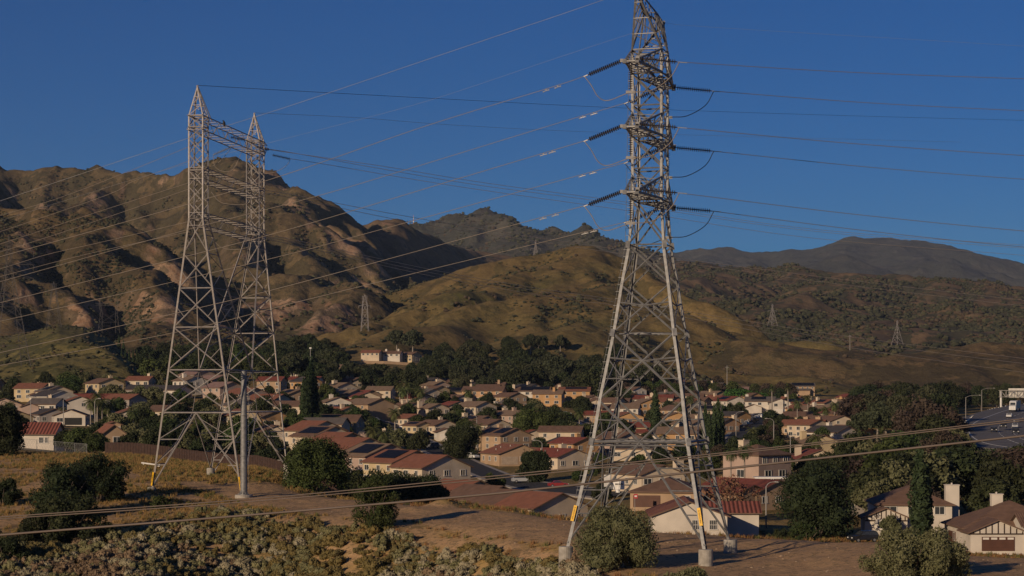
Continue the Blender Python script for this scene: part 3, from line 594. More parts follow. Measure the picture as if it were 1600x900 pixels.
# climbing conduit and step bolts on the front right leg
mb = MB()
o2 = e1 * .12 + e2 * .9 - Vector((0,0,0))
mb.tube([TP(1, -1, -12.0) + e2 * .25, TP(1, -1, -3.5) + e2 * .5, TP(1, -1, 5.4) + e2 * .3], .07, 6); mb.tube([TP(1, -1, -12.0) + e2 * .5, TP(1, -1, -3.5) + e2 * .8, TP(1, -1, 5.4) + e2 * .5], .05, 6)
for k in range(14): z = -11 + k * 1.1; p = TP(1, -1, z) + e2 * .42; mb.box(p, (.2, .35, .06))
mb.build('cable_conduit', M_DARKW, root)
for i, j in ((-1, -1), (-1, 1)):
    mb = MB()
    p_ = [TP(i, j, z) - e1 * .22 for z in (-8, -3.5, 5.4, 12.7, 27)]; mb.tube(p_, .018, 4)
    for k in range(60):
        z = -8 + k * .58; p = TP(i, j, z); mb.bar(p, p - e1 * .3 * (1 if k % 2 else .8), .03)
    mb.build('climbing_ladder', M_STEEL, root)
for (i, j), z0, z1, tilt in (((-1, -1), -9.9, -8.65, 1), ((1, -1), -10.1, -8.7, -1)):
    a = TP(i, j, z0) - e2 * .2; b = TP(i, j, z1) - e2 * .2; mb = MB(); mb.bar(a, b, .26, .02, up=e2)
    ax = (b - a).normalized(); s = mb.build('warning_sign', M_YEL, root); s['label'] = 'yellow warning strip with black upright lettering'
    c = (a + b) / 2 - e2 * .02; xr = e1.copy(); xr = (xr - ax * xr.dot(ax)).normalized(); zr = xr.cross(ax)
    tx = sign_text(s, 'HIGHVOLTAGE', (0, 0, 0), (0, 0, 0), .155, M_BLK, vertical=True)
    tx.matrix_local = Matrix((( xr.x, ax.x, zr.x, c.x), (xr.y, ax.y, zr.y, c.y), (xr.z, ax.z, zr.z, c.z), (0, 0, 0, 1)))
nb = LOC(P(967, 758, 166.5)); mb = MB(); mb.box(nb, (.95, .05, .72), rz=-TH); s = mb.build('notice_board', M_WHT, root); s['label'] = 'white board with one short line of dark lettering'
mb = MB(); mb.box(nb + Vector((-.95, .5, .35)), (.55, .06, 1.0), rz=-TH + .5); mb.box(nb + Vector((-.1, .1, -.5)), (.35, .2, .25), rz=-TH); mb.bar(nb + Vector((-1.3, 2.5, .1)), nb + Vector((.3, .1, .1)), .06)
mb.build('equipment_box', M_WHT, root)
mb = MB()
for dx_, w_ in ((-.27, .07), (-.16, .09), (-.05, .05), (.08, .09), (.2, .07), (.3, .05)): mb.box(nb + e1 * dx_ - e2 * .04 + Vector((0, 0, .08)), (w_, .02, .13), rz=-TH)
mb.build('lettering', M_BLK, s)

# ---- the left portal tower ----
eb = Vector((.2035, .979, 0)); ep = Vector((.979, -.2035, 0))
A0 = Vector((-37.0, 235.0, 0)); B0 = Vector((-33.2, 257.6, 0)); HW = .93
root2 = empty('transmission_tower', (-36.5, 250, -12))
tag(root2, 'pale steel twin-mast portal pylon joined by a lattice beam, standing by the brown slat fence', 'transmission tower')
O2 = Vector((-36.5, 250, -12)); L2 = lambda v: Vector(v) - O2
feet = {'A-': P(237, 763, 248), 'A+': P(378, 773, 245.5), 'B-': P(329, 733, 267), 'B+': P(449, 728, 266)}
def colp(c, i, j, z): return c + ep * (i * HW) + eb * (j * HW) + Vector((0, 0, z))
ZC = [21.2, 23.1, 25.0, 26.9, 28.8, 30.6, 32.0, 33.3]
lv = [-1.7, 3.5, 8.6, 13.2, 17.2]
legs = {}
for nm, c, i, j in (('A-', A0, -1, -1), ('A+', A0, 1, -1), ('B-', B0, -1, 1), ('B+', B0, 1, 1)):
    top = colp(c, i, j, 21.2); f = feet[nm]; legs[nm] = (f, top)
    mb = MB(); out = ep * i + eb * j; mb.angle(L2(f), L2(top), .2, out, .035); mb.angle(L2(top), L2(colp(c, i, j, 33.3)), .15, out, .03)
    mb.build('leg', M_STEEL2, root2)
    footing(root2, *(L2(f).xy), L2(f).z + .15, .52, 2.0)
def lp(nm, z): f, t = legs[nm]; return f.lerp(t, (z - f.z) / (t.z - f.z))
Mz = 3.5
mids = {s: (lp('A' + s, Mz) + lp('B' + s, Mz)) / 2 for s in '-+'}
for s, i in (('-', -1), ('+', 1)):
    mb = MB(); out = ep * i; H = lambda a, b, t=.1: mb.angle(L2(a), L2(b), t * .76, out, .02)
    M = mids[s]; n2 = (lp('A' + s, -1.7) + lp('B' + s, -1.7)) / 2
    for m_, c, j in (('A', A0, 1), ('B', B0, -1)):
        itop = colp(c, i, j, 21.2); mb.angle(L2(M), L2(itop), .19, out, .03); mb.angle(L2(itop), L2(colp(c, i, j, 33.3)), .16, out, .03)
        f = legs[m_ + s][0]; H(n2, f, .19)
        for fr, z in ((.36, -5.5), (.68, -9)):
            q = n2.lerp(f, fr); H(lp(m_ + s, q.z), q, .09); q2 = n2.lerp(f, fr - .3); H(lp(m_ + s, q.z), q2, .08)
        H(lp(m_ + s, -1.7), M.lerp(lp(m_ + s, -1.7), .5), .1)
        # zigzag between outer and inner chord
        prev = lp(m_ + s, 3.5)
        for k, z in enumerate((6.5, 8.6, 11.5, 13.2, 15.5, 17.2, 19.3, 21.2)):
            inner = M.lerp(itop, (z - Mz) / (21.2 - Mz)); outer = lp(m_ + s, z)
            if k % 2 == 0: H(prev, inner, .1); H(inner, outer, .08) if k in (2, 6) else None
            else: H(prev, outer, .1); H(outer, inner, .09)
            prev = inner if k % 2 == 0 else outer
        H(M, lp(m_ + s, -1.7), .12)
    H(lp('A' + s, -1.7), lp('B' + s, -1.7), .14); H(lp('A' + s, 3.5), lp('B' + s, 3.5), .14); H(n2, M, .09)
    for z in (3.5, -1.7): pass
    mb.build('side_frame', M_STEEL2, root2)
for m_, c, j in (('A', A0, -1), ('B', B0, 1)):
    mb = MB(); out = eb * j; H = lambda a, b, t=.1: mb.angle(L2(a), L2(b), t * .76, out, .02)
    a, b = m_ + '-', m_ + '+'; n = (lp(a, -1.7) + lp(b, -1.7)) / 2
    zz = [-1.7, 3.5, 8.6, 13.2, 17.2, 21.2]
    for z0, z1 in zip(zz[:-1], zz[1:]):
        H(lp(a, z0), lp(b, z1), .13); H(lp(b, z0), lp(a, z1), .13)
        if z1 in (3.5, 8.6, 21.2, 13.2): H(lp(a, z1), lp(b, z1), .12)
        X = (lp(a, z0).lerp(lp(b, z1), .53)); H(lp(a, X.z), lp(a, z0).lerp(lp(b, z1), .27), .07); H(lp(b, X.z), lp(b, z0).lerp(lp(a, z1), .27), .07)
    H(lp(a, -1.7), lp(b, -1.7), .14); H(n, lp(a, -11.0), .16); H(n, lp(b, -9.5), .16)
    for z in (-5.0, -8.2):
        for nm in (a, b): q = n.lerp(lp(nm, -11), (-1.7 - z) / 9.3); H(lp(nm, z), q, .09); H(lp(nm, z), n.lerp(lp(nm, -11), (-1.7 - z) / 9.3 - .28), .07)
    mb.build('end_frame', M_STEEL2, root2)
for m_, c in (('near', A0), ('far', B0)):
    for (i0, j0), (i1, j1) in zip(corners, corners[1:] + corners[:1]):
        mb = MB(); out = ep * (i0 + i1) + eb * (j0 + j1)
        for z0, z1 in zip(ZC[:-1], ZC[1:]):
            for (ia, ja), (ib, jb) in (((i0, j0), (i1, j1)), ((i1, j1), (i0, j0))):
                mb.angle(L2(colp(c, ia, ja, z0)), L2(colp(c, ib, jb, z1)), .065, out, .02)
        for z in (21.2, 26.9, 32.0, 33.3): mb.angle(L2(colp(c, i0, j0, z)), L2(colp(c, i1, j1, z)), .1, out, .02)
        mb.build('mast_bracing', M_STEEL2, root2)
    mb = MB(); ap = c + Vector((0, 0, 37.0)) + (ep * -.15)
    for i, j in corners: mb.angle(L2(colp(c, i, j, 33.3)), L2(ap), .13, ep * i + eb * j, .025)
    for k in range(4):
        for f0, f1 in ((0, .35), (.35, .62)):
            p0 = colp(c, *corners[k], 33.3).lerp(ap, f0); p1 = colp(c, *corners[(k + 1) % 4], 33.3).lerp(ap, f1); mb.bar(L2(p0), L2(p1), .07)
            q = colp(c, *corners[k], 33.3).lerp(ap, f1); mb.bar(L2(q), L2(p1), .06)
    # stay down to the beam
    q = c + Vector((0, 0, 33.3)) + eb * (4.6 if m_ == 'near' else 3.2); mb.bar(L2(ap), L2(q), .09); mb.bar(L2(colp(c, 0, 1, 35)), L2(q.lerp(colp(c, 0, 1, 33.3), .4)), .06)
    mb.build('peak', M_STEEL2, root2)
for zb, zt, e_ in ((31.6, 33.3, 3.4), (25.9, 27.2, .0), (20.4, 21.9, 2.4)):
    mb = MB(); a0, a1 = -HW - (.6 if zb > 30 else 0), 23.1 + HW + e_; n = 13 if zb > 30 else 10; TS = 1 if zb > 30 else .72
    def bp(i, t, top): c = A0 + (B0 - A0).normalized() * t; hw = HW * (1 if t < 24.2 else max(.25, 1 - (t - 24) / 4)); return L2(c + ep * (i * hw) + Vector((0, 0, zt if top else zb + (0 if t < 24.2 else (t - 24) * .35))))
    for i in (-1, 1):
        for top in (0, 1): mb.angle(bp(i, a0, top), bp(i, 24.1, top), .075 * TS, ep * i, .03); mb.angle(bp(i, 24.1, top), bp(i, a1, top), .11, ep * i, .03) if e_ else None
        for k in range(n):
            t0 = a0 + (a1 - a0) * k / n; t1 = a0 + (a1 - a0) * (k + 1) / n; mb.bar(bp(i, t0, k % 2), bp(i, t1, (k + 1) % 2), .055 * TS)
    for k in range(n):
        t0 = a0 + (a1 - a0) * k / n; t1 = a0 + (a1 - a0) * (k + 1) / n
        for top in (0, 1): mb.bar(bp(-1, t0, top), bp(1, t1, top), .04); mb.bar(bp(1, t0, top), bp(1 * -1, t0, top), .04)
    mb.build('cross_beam', M_STEEL2, root2)
for a, b, d0, d1, m in (((321, 218), (296, 229), 236.5, 236.5, M_INS), ((361, 230), (333, 242), 247, 247, M_INSG), ((360, 214), (384, 219), 247, 247, M_INS), ((397, 228), (421, 234), 261, 262, M_INS),
                     ((425, 242), (454, 248.5), 266, 266, M_INS), ((412, 243), (391, 253), 264, 264, M_INS)):
    insulator(L2(P(*a, d0)), L2(P(*b, d1)), root2, .22, m=m)
for pts, d in ([(454, 248), (448, 258), (436, 266), (420, 271), (405, 270), (392, 255)], 265), ([(333, 242), (336, 260), (350, 268), (366, 262), (384, 222)], 247), ([(296, 229), (300, 250), (318, 262), (340, 255), (361, 232)], 238),\
    ([(330, 300), (345, 316), (375, 320), (392, 316)], 245), ([(330, 370), (345, 386), (370, 390), (395, 384)], 245):
    mb = MB(); mb.tube(curve_pts([L2(P(x, y, d)) for x, y in pts], 5), .03, 5); mb.build('jumper_cable', M_WIRE, root2, smooth=True)
for nm, z0, z1 in (('A-', -10.8, -9.1), ('A+', -11.3, -9.6)):
    mb = MB(); a, b = lp(nm, z0) - eb * .2, lp(nm, z1) - eb * .2; mb.bar(L2(a), L2(b), .2, .03, up=eb); s = mb.build('warning_sign', M_YEL, root2)
    ax = (b - a).normalized(); c = L2((a + b) / 2) - eb * .03; xr = (ep - ax * ep.dot(ax)).normalized(); zr = xr.cross(ax)
    tx = sign_text(s, 'HIGHVOLTAGE', (0, 0, 0), (0, 0, 0), .155, M_BLK, vertical=True)
    tx.matrix_local = Matrix(((xr.x, ax.x, zr.x, c.x), (xr.y, ax.y, zr.y, c.y), (xr.z, ax.z, zr.z, c.z), (0, 0, 0, 1)))
mb = MB(); mb.bar(L2(P(221, 723, 247)), L2(P(244, 726, 247)), .16); mb.box(L2(P(247, 727, 247)), (.45, .2, .3)); mb.bar(L2(P(224, 722, 247)), L2(P(224, 726, 247)), .1); mb.build('marker_arm', M_WHT, root2)
# far mast signs
# ---- bird on the beam ----
mb = MB(); c = P(350, 196.8, 244.7)
mb.tube([c + Vector((-.02, 0, -.05)), c + Vector((.0, 0, .08)), c + Vector((.02, 0, .25)), c + Vector((.0, 0, .42)), c + Vector((-.03, 0, .55)), c + Vector((-.07, 0, .64)), c + Vector((-.12, 0, .68))], [.03, .12, .19, .16, .10, .10, .03], 10)
mb.tube([c + Vector((.02, 0, .2)), c + Vector((.1, .05, -.1)), c + Vector((.14, .08, -.3))], [.12, .07, .03], 6)
mb.bar(c + Vector((-.03, .04, -.12)), c + Vector((-.03, .04, .1)), .03); mb.bar(c + Vector((.03, -.04, -.12)), c + Vector((.03, -.04, .1)), .03)
mb.bar(c + Vector((-.14, 0, .69)), c + Vector((-.24, 0, .65)), .04)
o = mb.build('bird', mat('black_feathers', (.02, .02, .02), .6), smooth=True); tag(o, 'black bird perched upright on the top beam of the twin-mast pylon', 'bird')
# ---- steel pole next to the portal tower ----
pr = empty('steel_pole', P(381, 777, 243.5)); tag(pr, 'thick plain grey steel pole on a round concrete base beside the twin-mast pylon', 'pole')
mb = MB(); mb.tube([(0, 0, -.2), (0, 0, 5), (0, 0, 10), (0, 0, 15.4), (0, 0, 15.5)], [.44, .41, .38, .35, .1], 20); mb.build('shaft', M_STEEL, pr, smooth=False)
mb = MB(); mb.tube([(0, 0, -2.5), (0, 0, .25), (0, 0, .33)], [1.1, 1.1, 1.03], 24); mb.build('concrete_base', M_CONC, pr)
mb = MB(); mb.tube([(0, 0, .33), (0, 0, .42)], .62, 20)
for k in range(12): a = k * math.pi / 6; mb.tube([(math.cos(a) * .53, math.sin(a) * .53, .3), (math.cos(a) * .53, math.sin(a) * .53, .62)], .035, 5)
mb.build('base_flange', M_STEEL, pr)
for z_, r_ in ((5, .5), (10, .47)): mb = MB(); mb.tube([(0, 0, z_), (0, 0, z_ + .12)], r_, 20); mb.build('joint_flange', M_STEEL, pr)
mb = MB(); mb.bar((.58, 0, 1), (.54, 0, 15), .02)
for k in range(26): mb.bar((.38, 0, 1.2 + k * .54), (.62, 0, 1.2 + k * .54), .03)
mb.build('climbing_ladder', M_STEEL, pr)

# ---- distant pylons ----
M_PYL = mat('distant_pylon_steel', (.27, .25, .245), .7); M_PYLD = mat('dark_pylon_steel', (.11, .10, .095), .8)
def pylon(px, pyb, Y, h, wb, label, wt=None, arms=0, m=M_PYL, group=None, portal=False, rz=.3, t=.28, nseg=7):
    base = P(px, pyb, Y); r = empty('transmission_tower', base, rz); tag(r, label, 'transmission tower', group); wt = wt or wb * .12
    if portal:
        for s in (-1, 1):
            mb = MB()
            for q in (-1, 1):
                mb.bar((s * wb * .5 + q * wb * .12, 0, -2), (s * wb * .42 + q * .6, 0, h * .55), t); mb.bar((s * wb * .42 + q * .6, 0, h * .55), (s * wb * .5 + q * .4, 0, h * .82), t)
            mb.bar((s * wb * .5 - .4, 0, h * .82), (s * wb * .5, 0, h), t * .8); mb.bar((s * wb * .5 + .4, 0, h * .82), (s * wb * .5, 0, h), t * .8)
            for k in range(8):
                z = h * k / 10; q = 1 if k % 2 else -1; mb.bar((s * wb * .47 - q * wb * .09, 0, z), (s * wb * .46 + q * wb * .09, 0, z + h / 10), t * .6)
            mb.build('mast', m, r)
        mb = MB()
        for z in (h * .78, h * .84): mb.bar((-wb * .75, 0, z), (wb * .75, 0, z), t * .8)
        for k in range(14): x = -wb * .75 + wb * 1.5 * k / 14; mb.bar((x, 0, h * (.78 if k % 2 else .84)), (x + wb * 1.5 / 14, 0, h * (.84 if k % 2 else .78)), t * .5)
        mb.bar((-wb * .4, 0, h * .25), (wb * .4, 0, h * .25), t * .6); mb.bar((-wb * .4, 0, h * .25), (wb * .4, 0, h * .55), t * .5); mb.bar((wb * .4, 0, h * .25), (-wb * .4, 0, h * .55), t * .5)
        mb.build('cross_beam', m, r); return r
    f = lambda i, j, z: Vector((i * (wb + (wt - wb) * min(z / (h * .72), 1)) / 2, j * (wb + (wt - wb) * min(z / (h * .72), 1)) / 2, z))
    for i, j in corners:
        mb = MB(); mb.bar(f(i, j, 0) - Vector((0, 0, 2)), f(i, j, h * .72), t); mb.bar(f(i, j, h * .72), Vector((0, 0, h)), t * .9); mb.build('leg', m, r)
    mb = MB(); zs = [h * (1 - (1 - k / nseg) ** 1.0) * .95 for k in range(nseg + 1)]
    for k in range(4):
        a, b = corners[k], corners[(k + 1) % 4]
        for z0, z1 in zip(zs[:-1], zs[1:]): mb.bar(f(*a, z0), f(*b, z1), t * .55); mb.bar(f(*b, z0), f(*a, z1), t * .55); mb.bar(f(*a, z1), f(*b, z1), t * .5)
    mb.build('bracing', m, r)
    for k in range(arms):
        z = h * (.66 + k * .11); mb = MB(); L = wb * .55 + 1.5
        for s in (-1, 1): mb.bar((0, 0, z), (s * L, 0, z), t * .8); mb.bar((0, 0, z + h * .05), (s * L, 0, z), t * .6); mb.bar((s * L, 0, z), (s * L, 0, z - 1.6), t * .6)
        mb.build('crossarm', m, r)
    return r
pylon(570, 513, 1380, 23.5, 5.0, 'pale slender pylon on the low knoll below the big mountain, behind the ridge houses', 3.2, 1, rz=.2, t=.26, nseg=4)
pylon(837, 417, 1815, 25, 6.5, 'pale narrow pylon standing alone on the crest of the grassy hills', 1.4, 1, rz=.4, t=.26, nseg=5)
pylon(1207, 506, 2000, 20, 7, 'small pale pylon on the brown slope directly behind the grassy hills', 1.6, 1, rz=.5, t=.28, nseg=4)
pylon(1402, 536, 1900, 22, 8, 'small pale pylon at the foot of the scrub hills above the tree line', 1.2, 1, rz=.6, t=.26, nseg=4)
pylon(14, 560, 520, 32, 9, 'dark lattice pylon cut by the edge of the view, in front of the bluff', 1.6, 3, m=M_PYLD, rz=.5, t=.14, nseg=9)
pylon(84, 512, 1120, 26, 8, 'dark twin-leg pylon on top of the near green hill', 3, 2, m=M_PYLD, rz=.4, t=.18, nseg=5)
pylon(170, 516, 1380, 22, 12, 'grey portal pylon in the canyon beyond the near green hill', m=M_PYLD, portal=True, rz=.25, t=.2)
# ---------------- conductors ----------------
def wire(pts, label, r=.028, m=None, group=None, n=14, cat='power line', name='power_line'):
    """pts: (px, py, Y) of the photo or world vectors"""
    w3 = [P(*p) if not isinstance(p, Vector) else p for p in pts]
    mb = MB(); mb.tube(curve_pts(w3, n), r, 4, cap=False); o = mb.build(name, m or M_WIRE, smooth=True); tag(o, label, cat, group); return o
tier = {26.8: 'top', 21.6: 'middle', 16.4: 'bottom'}
LW = {(-1, 26.8): [(863, 136), (668, 196), (460, 268), (297, 318), (0, 401)], (1, 26.8): [(847, 200), (635, 265), (486, 309), (285, 361), (0, 440)],
      (-1, 21.6): [(720, 278), (460, 356), (285, 402), (0, 473)], (1, 21.6): [(850, 289), (557, 369), (460, 395), (285, 437), (0, 502)],
      (-1, 16.4): [(760, 363), (460, 444), (285, 487), (0, 551)], (1, 16.4): [(800, 390), (668, 422), (460, 473), (285, 517), (0, 571)]}
for (sg, z), pts in LW.items():
    y0 = 160 if sg < 0 else 174; a = WEND[('L', sg, z)]
    q = [a] + [(x, y, y0 + (930 - x) / 930 * 24) for x, y in pts] + [(-220, 2 * pts[-1][1] - pts[-2][1] + (0 if pts[-2][0] > 250 else 0), y0 + 30)]
    q[-1] = (-220, pts[-1][1] + (pts[-1][1] - pts[-2][1]) * 220 / (pts[-2][0]) * .95, y0 + 30)
    wire(q, 'conductor from the %s %s arm of the tall pylon towards the twin-mast pylon' % ('near' if sg < 0 else 'far', tier[z]), .026)
    # spacer dampers
    mb = MB(); cp = curve_pts([P(*p) if not isinstance(p, Vector) else p for p in q[:3]], 14); d = (cp[1] - cp[0]).normalized()
    for k, s in ((2, 3.2), (3, 4.3)):
        i = min(range(len(cp)), key=lambda i: abs((cp[i] - a).length - s)); c = cp[i]; mb.box(c - Vector((0, 0, .08)), (.09, .08, .12)); mb.bar(c + d * .28 - Vector((0, 0, .14)), c - d * .28 - Vector((0, 0, .14)), .05)
        mb.box(c + d * .28 - Vector((0, 0, .15)), (.1, .09, .09)); mb.box(c - d * .28 - Vector((0, 0, .15)), (.1, .09, .09))
    o = mb.build('vibration_damper', M_ALU); tag(o, 'bright damper weights beside the %s %s insulator of the tall pylon' % ('near' if sg < 0 else 'far', tier[z]), 'vibration damper')
RW = {(-1, 26.8): (1600, 123), (1, 26.8): (1600, 173), (-1, 21.6): (1600, 243), (1, 21.6): (1600, 280), (-1, 16.4): (1600, 361), (1, 16.4): (1600, 386)}
for (sg, z), (x, y) in RW.items():
    a = WEND[('R', sg, z)]; y0 = 161 if sg < 0 else 175; pa = (CX + F * a.x / a.y, HY - F * a.z / a.y)
    mx = (pa[0] + x) / 2; my = (pa[1] + y) / 2 + 3
    wire([a, (mx, my, y0 + 4), (x, y, y0 + 9), (1830, y + (y - my) * 230 / (x - mx) * .75, y0 + 13)], 'conductor leaving the %s %s arm of the tall pylon on the freeway side' % ('near' if sg < 0 else 'far', tier[z]), .026)
M_WIREL = mat('pale_conductor', (.62, .52, .42), .8)
M_THIN = mat('earth_wire', (.30, .30, .31), .5)
tipn = TC + e2 * -5.6 + Vector((0, 0, 33.1)); tipf = TC + e2 * 5.6 + Vector((0, 0, 32.2))
wire([tipn, (942, 0, 161), (700, 82, 167), (460, 163, 174), (300, 214, 180), (0, 314, 187), (-200, 380, 192)], 'thin pale earth wire crossing the sky from the peak of the tall pylon', .018, M_THIN)
wire([tipf, (860, 94, 178), (660, 160, 184), (460, 213, 190), (250, 268, 196), (0, 345, 202)], 'faint lower earth wire from the far peak of the tall pylon', .009, M_THIN)
wire([tipf, (1120, 43, 175), (1600, 72, 180)], 'faint earth wire leaving the top of the tall pylon on the freeway side', .008, M_THIN)
RA = A0 + Vector((0, 0, 37.0)) + ep * -.15; RB = B0 + Vector((0, 0, 37.0)) + ep * -.15
wire([RA, (460, 142, 275), (720, 156, 330), (980, 169, 385), (1300, 180, 450), (1600, 188, 520), (1800, 192, 560)], 'thin dark earth wire from the near peak of the twin-mast pylon', .028, mat('dark_earth_wire', (.03, .04, .06), .7))
wire([RB, (560, 184, 290), (720, 196, 325), (980, 208, 380), (1500, 222, 480)], 'pale fading earth wire from the far peak of the twin-mast pylon', .02, M_THIN)
# left tower, lines towards the houses side
R_ = [([(421, 234, 262), (600, 260, 300), (760, 286, 340), (980, 316, 400), (1270, 358, 480), (1600, 383, 580), (1800, 395, 640)], 'upper of the paired conductors from the top beam of the twin-mast pylon'),
      ([(415, 232, 260), (470, 241, 275), (620, 268, 312), (760, 291, 348), (980, 320, 404), (1270, 361, 484), (1600, 388, 584), (1800, 401, 640)], 'lower of the paired conductors from the top beam of the twin-mast pylon'),
      ([(454, 248, 266), (510, 257, 278), (720, 292, 325), (980, 329, 390), (1270, 372, 470), (1600, 399, 570)], 'conductor from the outermost insulator of the twin-mast pylon'),
      ([(410, 297, 258), (460, 305, 270), (652, 341, 315), (837, 371, 362), (980, 392, 400), (1061, 404, 425), (1320, 437, 500), (1600, 469, 590), (1800, 488, 650)], 'upper conductor from the middle beam, passing the lone crest pylon'),
      ([(410, 301, 258), (460, 310, 270), (652, 349, 315), (837, 377, 362), (980, 398, 400), (1061, 410, 425), (1320, 445, 500), (1600, 478, 590), (1800, 498, 650)], 'lower conductor from the middle beam, passing the lone crest pylon'),
      ([(408, 366, 258), (460, 375, 270), (668, 420, 318), (830, 449, 358), (980, 471, 400), (1075, 487, 428), (1320, 525, 500), (1600, 560, 590), (1800, 580, 650)], 'uppermost of three conductors from the lowest beam of the twin-mast pylon'),
      ([(408, 369, 258), (460, 379, 270), (668, 425, 318), (830, 453, 358), (980, 475, 400), (1075, 492, 428), (1320, 532, 500), (1600, 568, 590), (1800, 590, 650)], 'middle one of three conductors from the lowest beam of the twin-mast pylon'),
      ([(408, 372, 258), (460, 383, 270), (668, 430, 318), (830, 459, 358), (980, 480, 400), (1075, 497, 428), (1320, 542, 500), (1600, 582, 590), (1800, 606, 650)], 'lowest of three conductors from the lowest beam of the twin-mast pylon')]
for p, l in R_: wire([(a, b, 262 + (c - 262) * .42 if c > 262 else c) for a, b, c in p], l, .031, M_WIREL)
L_ = [([(296, 229, 236), (180, 276, 246), (90, 310, 254), (0, 337, 262), (-150, 380, 270)], 'highest conductor off the top beam of the twin-mast pylon before the mountain crest'),
      ([(300, 250, 238), (209, 283, 246), (166, 305, 250), (0, 362, 264), (-150, 410, 272)], 'second highest conductor of the twin-mast pylon, crossing the dark canyon'),
      ([(300, 284, 238), (150, 332, 250), (7, 379, 263), (-150, 428, 274)], 'conductor from just above the middle beam of the twin-mast pylon'),
      ([(296, 295, 238), (160, 342, 250), (22, 387, 263), (-150, 438, 274)], 'conductor from just below the middle beam of the twin-mast pylon'),
      ([(300, 345, 240), (160, 378, 252), (72, 398, 260), (0, 420, 266), (-150, 462, 276)], 'upper conductor from the lowest beam, crossing in front of the bluff'),
      ([(295, 362, 240), (132, 398, 256), (0, 432, 266), (-150, 470, 278)], 'lower conductor from the lowest beam, crossing in front of the bluff')]
for p, l in L_: wire(p, l, .026)
M_LOW = mat('weathered_cable', (.19, .15, .125), .8)
# ---- near span below the camera ----
wire([(-60, 814, 38.4), (0, 808, 38.4), (400, 779, 38.2), (800, 741, 38), (1200, 700, 38), (1600, 654, 38), (1700, 641, 38)], 'upper cable of the close pair sweeping across the whole foreground', .0115, M_LOW)
wire([(-60, 817, 38.9), (0, 811, 38.9), (400, 783, 38.7), (800, 745, 38.5), (1200, 703, 38.4), (1600, 657, 38.4), (1700, 644, 38.4)], 'lower cable of the close pair sweeping across the whole foreground', .0115, M_LOW)
wire([(-60, 842, 36), (0, 836, 36), (400, 804, 36), (733, 775, 36), (850, 763, 36), (1200, 725, 36), (1600, 681, 36), (1700, 669, 36)], 'single thick cable nearest the camera, below the close pair', .021, M_LOW)
# ---------------- roads ----------------
M_ASPH = mat('asphalt', (.04, .04, .042), .95, (.03, .03, .032), .5, bump=.2)
M_FWY = mat('freeway_concrete', (.15, .14, .135), .9, (.11, .105, .10), .15)
M_WALK = mat('sidewalk_concrete', (.38, .34, .29), .9, (.30, .27, .23), .4)
M_PAINT = mat('road_paint', (.6, .6, .57), .7)
M_DRIVE = mat('driveway_concrete', (.30, .26, .22), .9, (.24, .21, .18), .3)
def ribbon(name, pts, wdt, m, lift, n=6, off=0.0, lab=None, z=None, kerb=0):
    cp = curve_pts(pts, n); V = []; Fc = []
    for i, p in enumerate(cp):
        d = (cp[min(i + 1, len(cp) - 1)] - cp[max(i - 1, 0)]); d.z = 0; d.normalize(); nn = Vector((d.y, -d.x, 0))
        row = []
        for k in range(5):
            q = p + nn * (off + (k / 4 - .5) * wdt); zz = (gz(q.x, q.y) if z is None else p.z) + lift; row.append((q.x, q.y, zz))
        V += [(row[0][0], row[0][1], row[0][2] - 1)] + row + [(row[4][0], row[4][1], row[4][2] - 1)]
        if i: b = (i - 1) * 7; Fc += [(b + k, b + k + 1, b + k + 8, b + k + 7) for k in range(6)]
    mb = MB(); mb.add(V, Fc); o = mb.build(name, m, smooth=False); tag(o, kind='structure'); return o
def H2(px, py): return hit(px, py, 265)
streets = {
 'road': [H2(560, 648), H2(598, 664), H2(640, 684), H2(690, 708), H2(735, 730), H2(790, 752), H2(850, 763), H2(930, 772), H2(975, 776)],
 'road.': [H2(1212, 640), H2(1196, 648), H2(1180, 659), H2(1166, 672), H2(1150, 692), H2(1128, 716)],
 'road..': [H2(-20, 662), H2(60, 664), H2(130, 664), H2(200, 668)],
 'road...': [H2(1130, 640), H2(1165, 642), H2(1212, 640), H2(1245, 638)],
 'road....': [H2(855, 640), H2(872, 652), H2(905, 665), H2(930, 690)],
}
road_pts = []
for k, pts in streets.items():
    wd = 8 if k in ('road', 'road.') else 7
    ribbon('pavement', pts, wd + 3, M_WALK, .30); ribbon('road', pts, wd, M_ASPH, .38)
    for p in curve_pts(pts, 8): road_pts.append((p.x, p.y, wd / 2 + 3))
# freeway: seen coming from the far side, bending round in front of the wood
def U(px, py, Y): return P(px, py, Y)
fw_c = [(1900, 621, 1500), (1760, 624, 1150), (1665, 634, 850), (1610, 652, 700), (1594, 668, 615), (1608, 684, 550), (1650, 697, 520), (1740, 705, 505), (1860, 710, 500)]
fp = [U(*q) for q in fw_c]
fwy_line = curve_pts(fp, 8)
ribbon('freeway', fp, 38, M_FWY, 0, off=4, z=1, n=8)
for off, nm in ((-13.6, 0), (15, 0)):
    ribbon('road_marking', fp, .35, M_PAINT, .03, off=off, z=1, n=8)
mb = MB()
for off in (-9.5, -5.5, -1.5, 2.5, 6.5):
    acc = 0
    for a, b in zip(fwy_line[:-1], fwy_line[1:]):
        d = (b - a); L = d.length; d.normalize(); nn = Vector((d.y, -d.x, 0)).normalized(); k = 0
        while k < L - 3: mb.bar(a + d * k + nn * off + Vector((0, 0, .03)), a + d * (k + 3) + nn * off + Vector((0, 0, .03)), .25, .02); k += 12
o = mb.build('lane_marking', M_PAINT); tag(o, kind='structure')
for p in fwy_line: road_pts.append((p.x, p.y, 20))
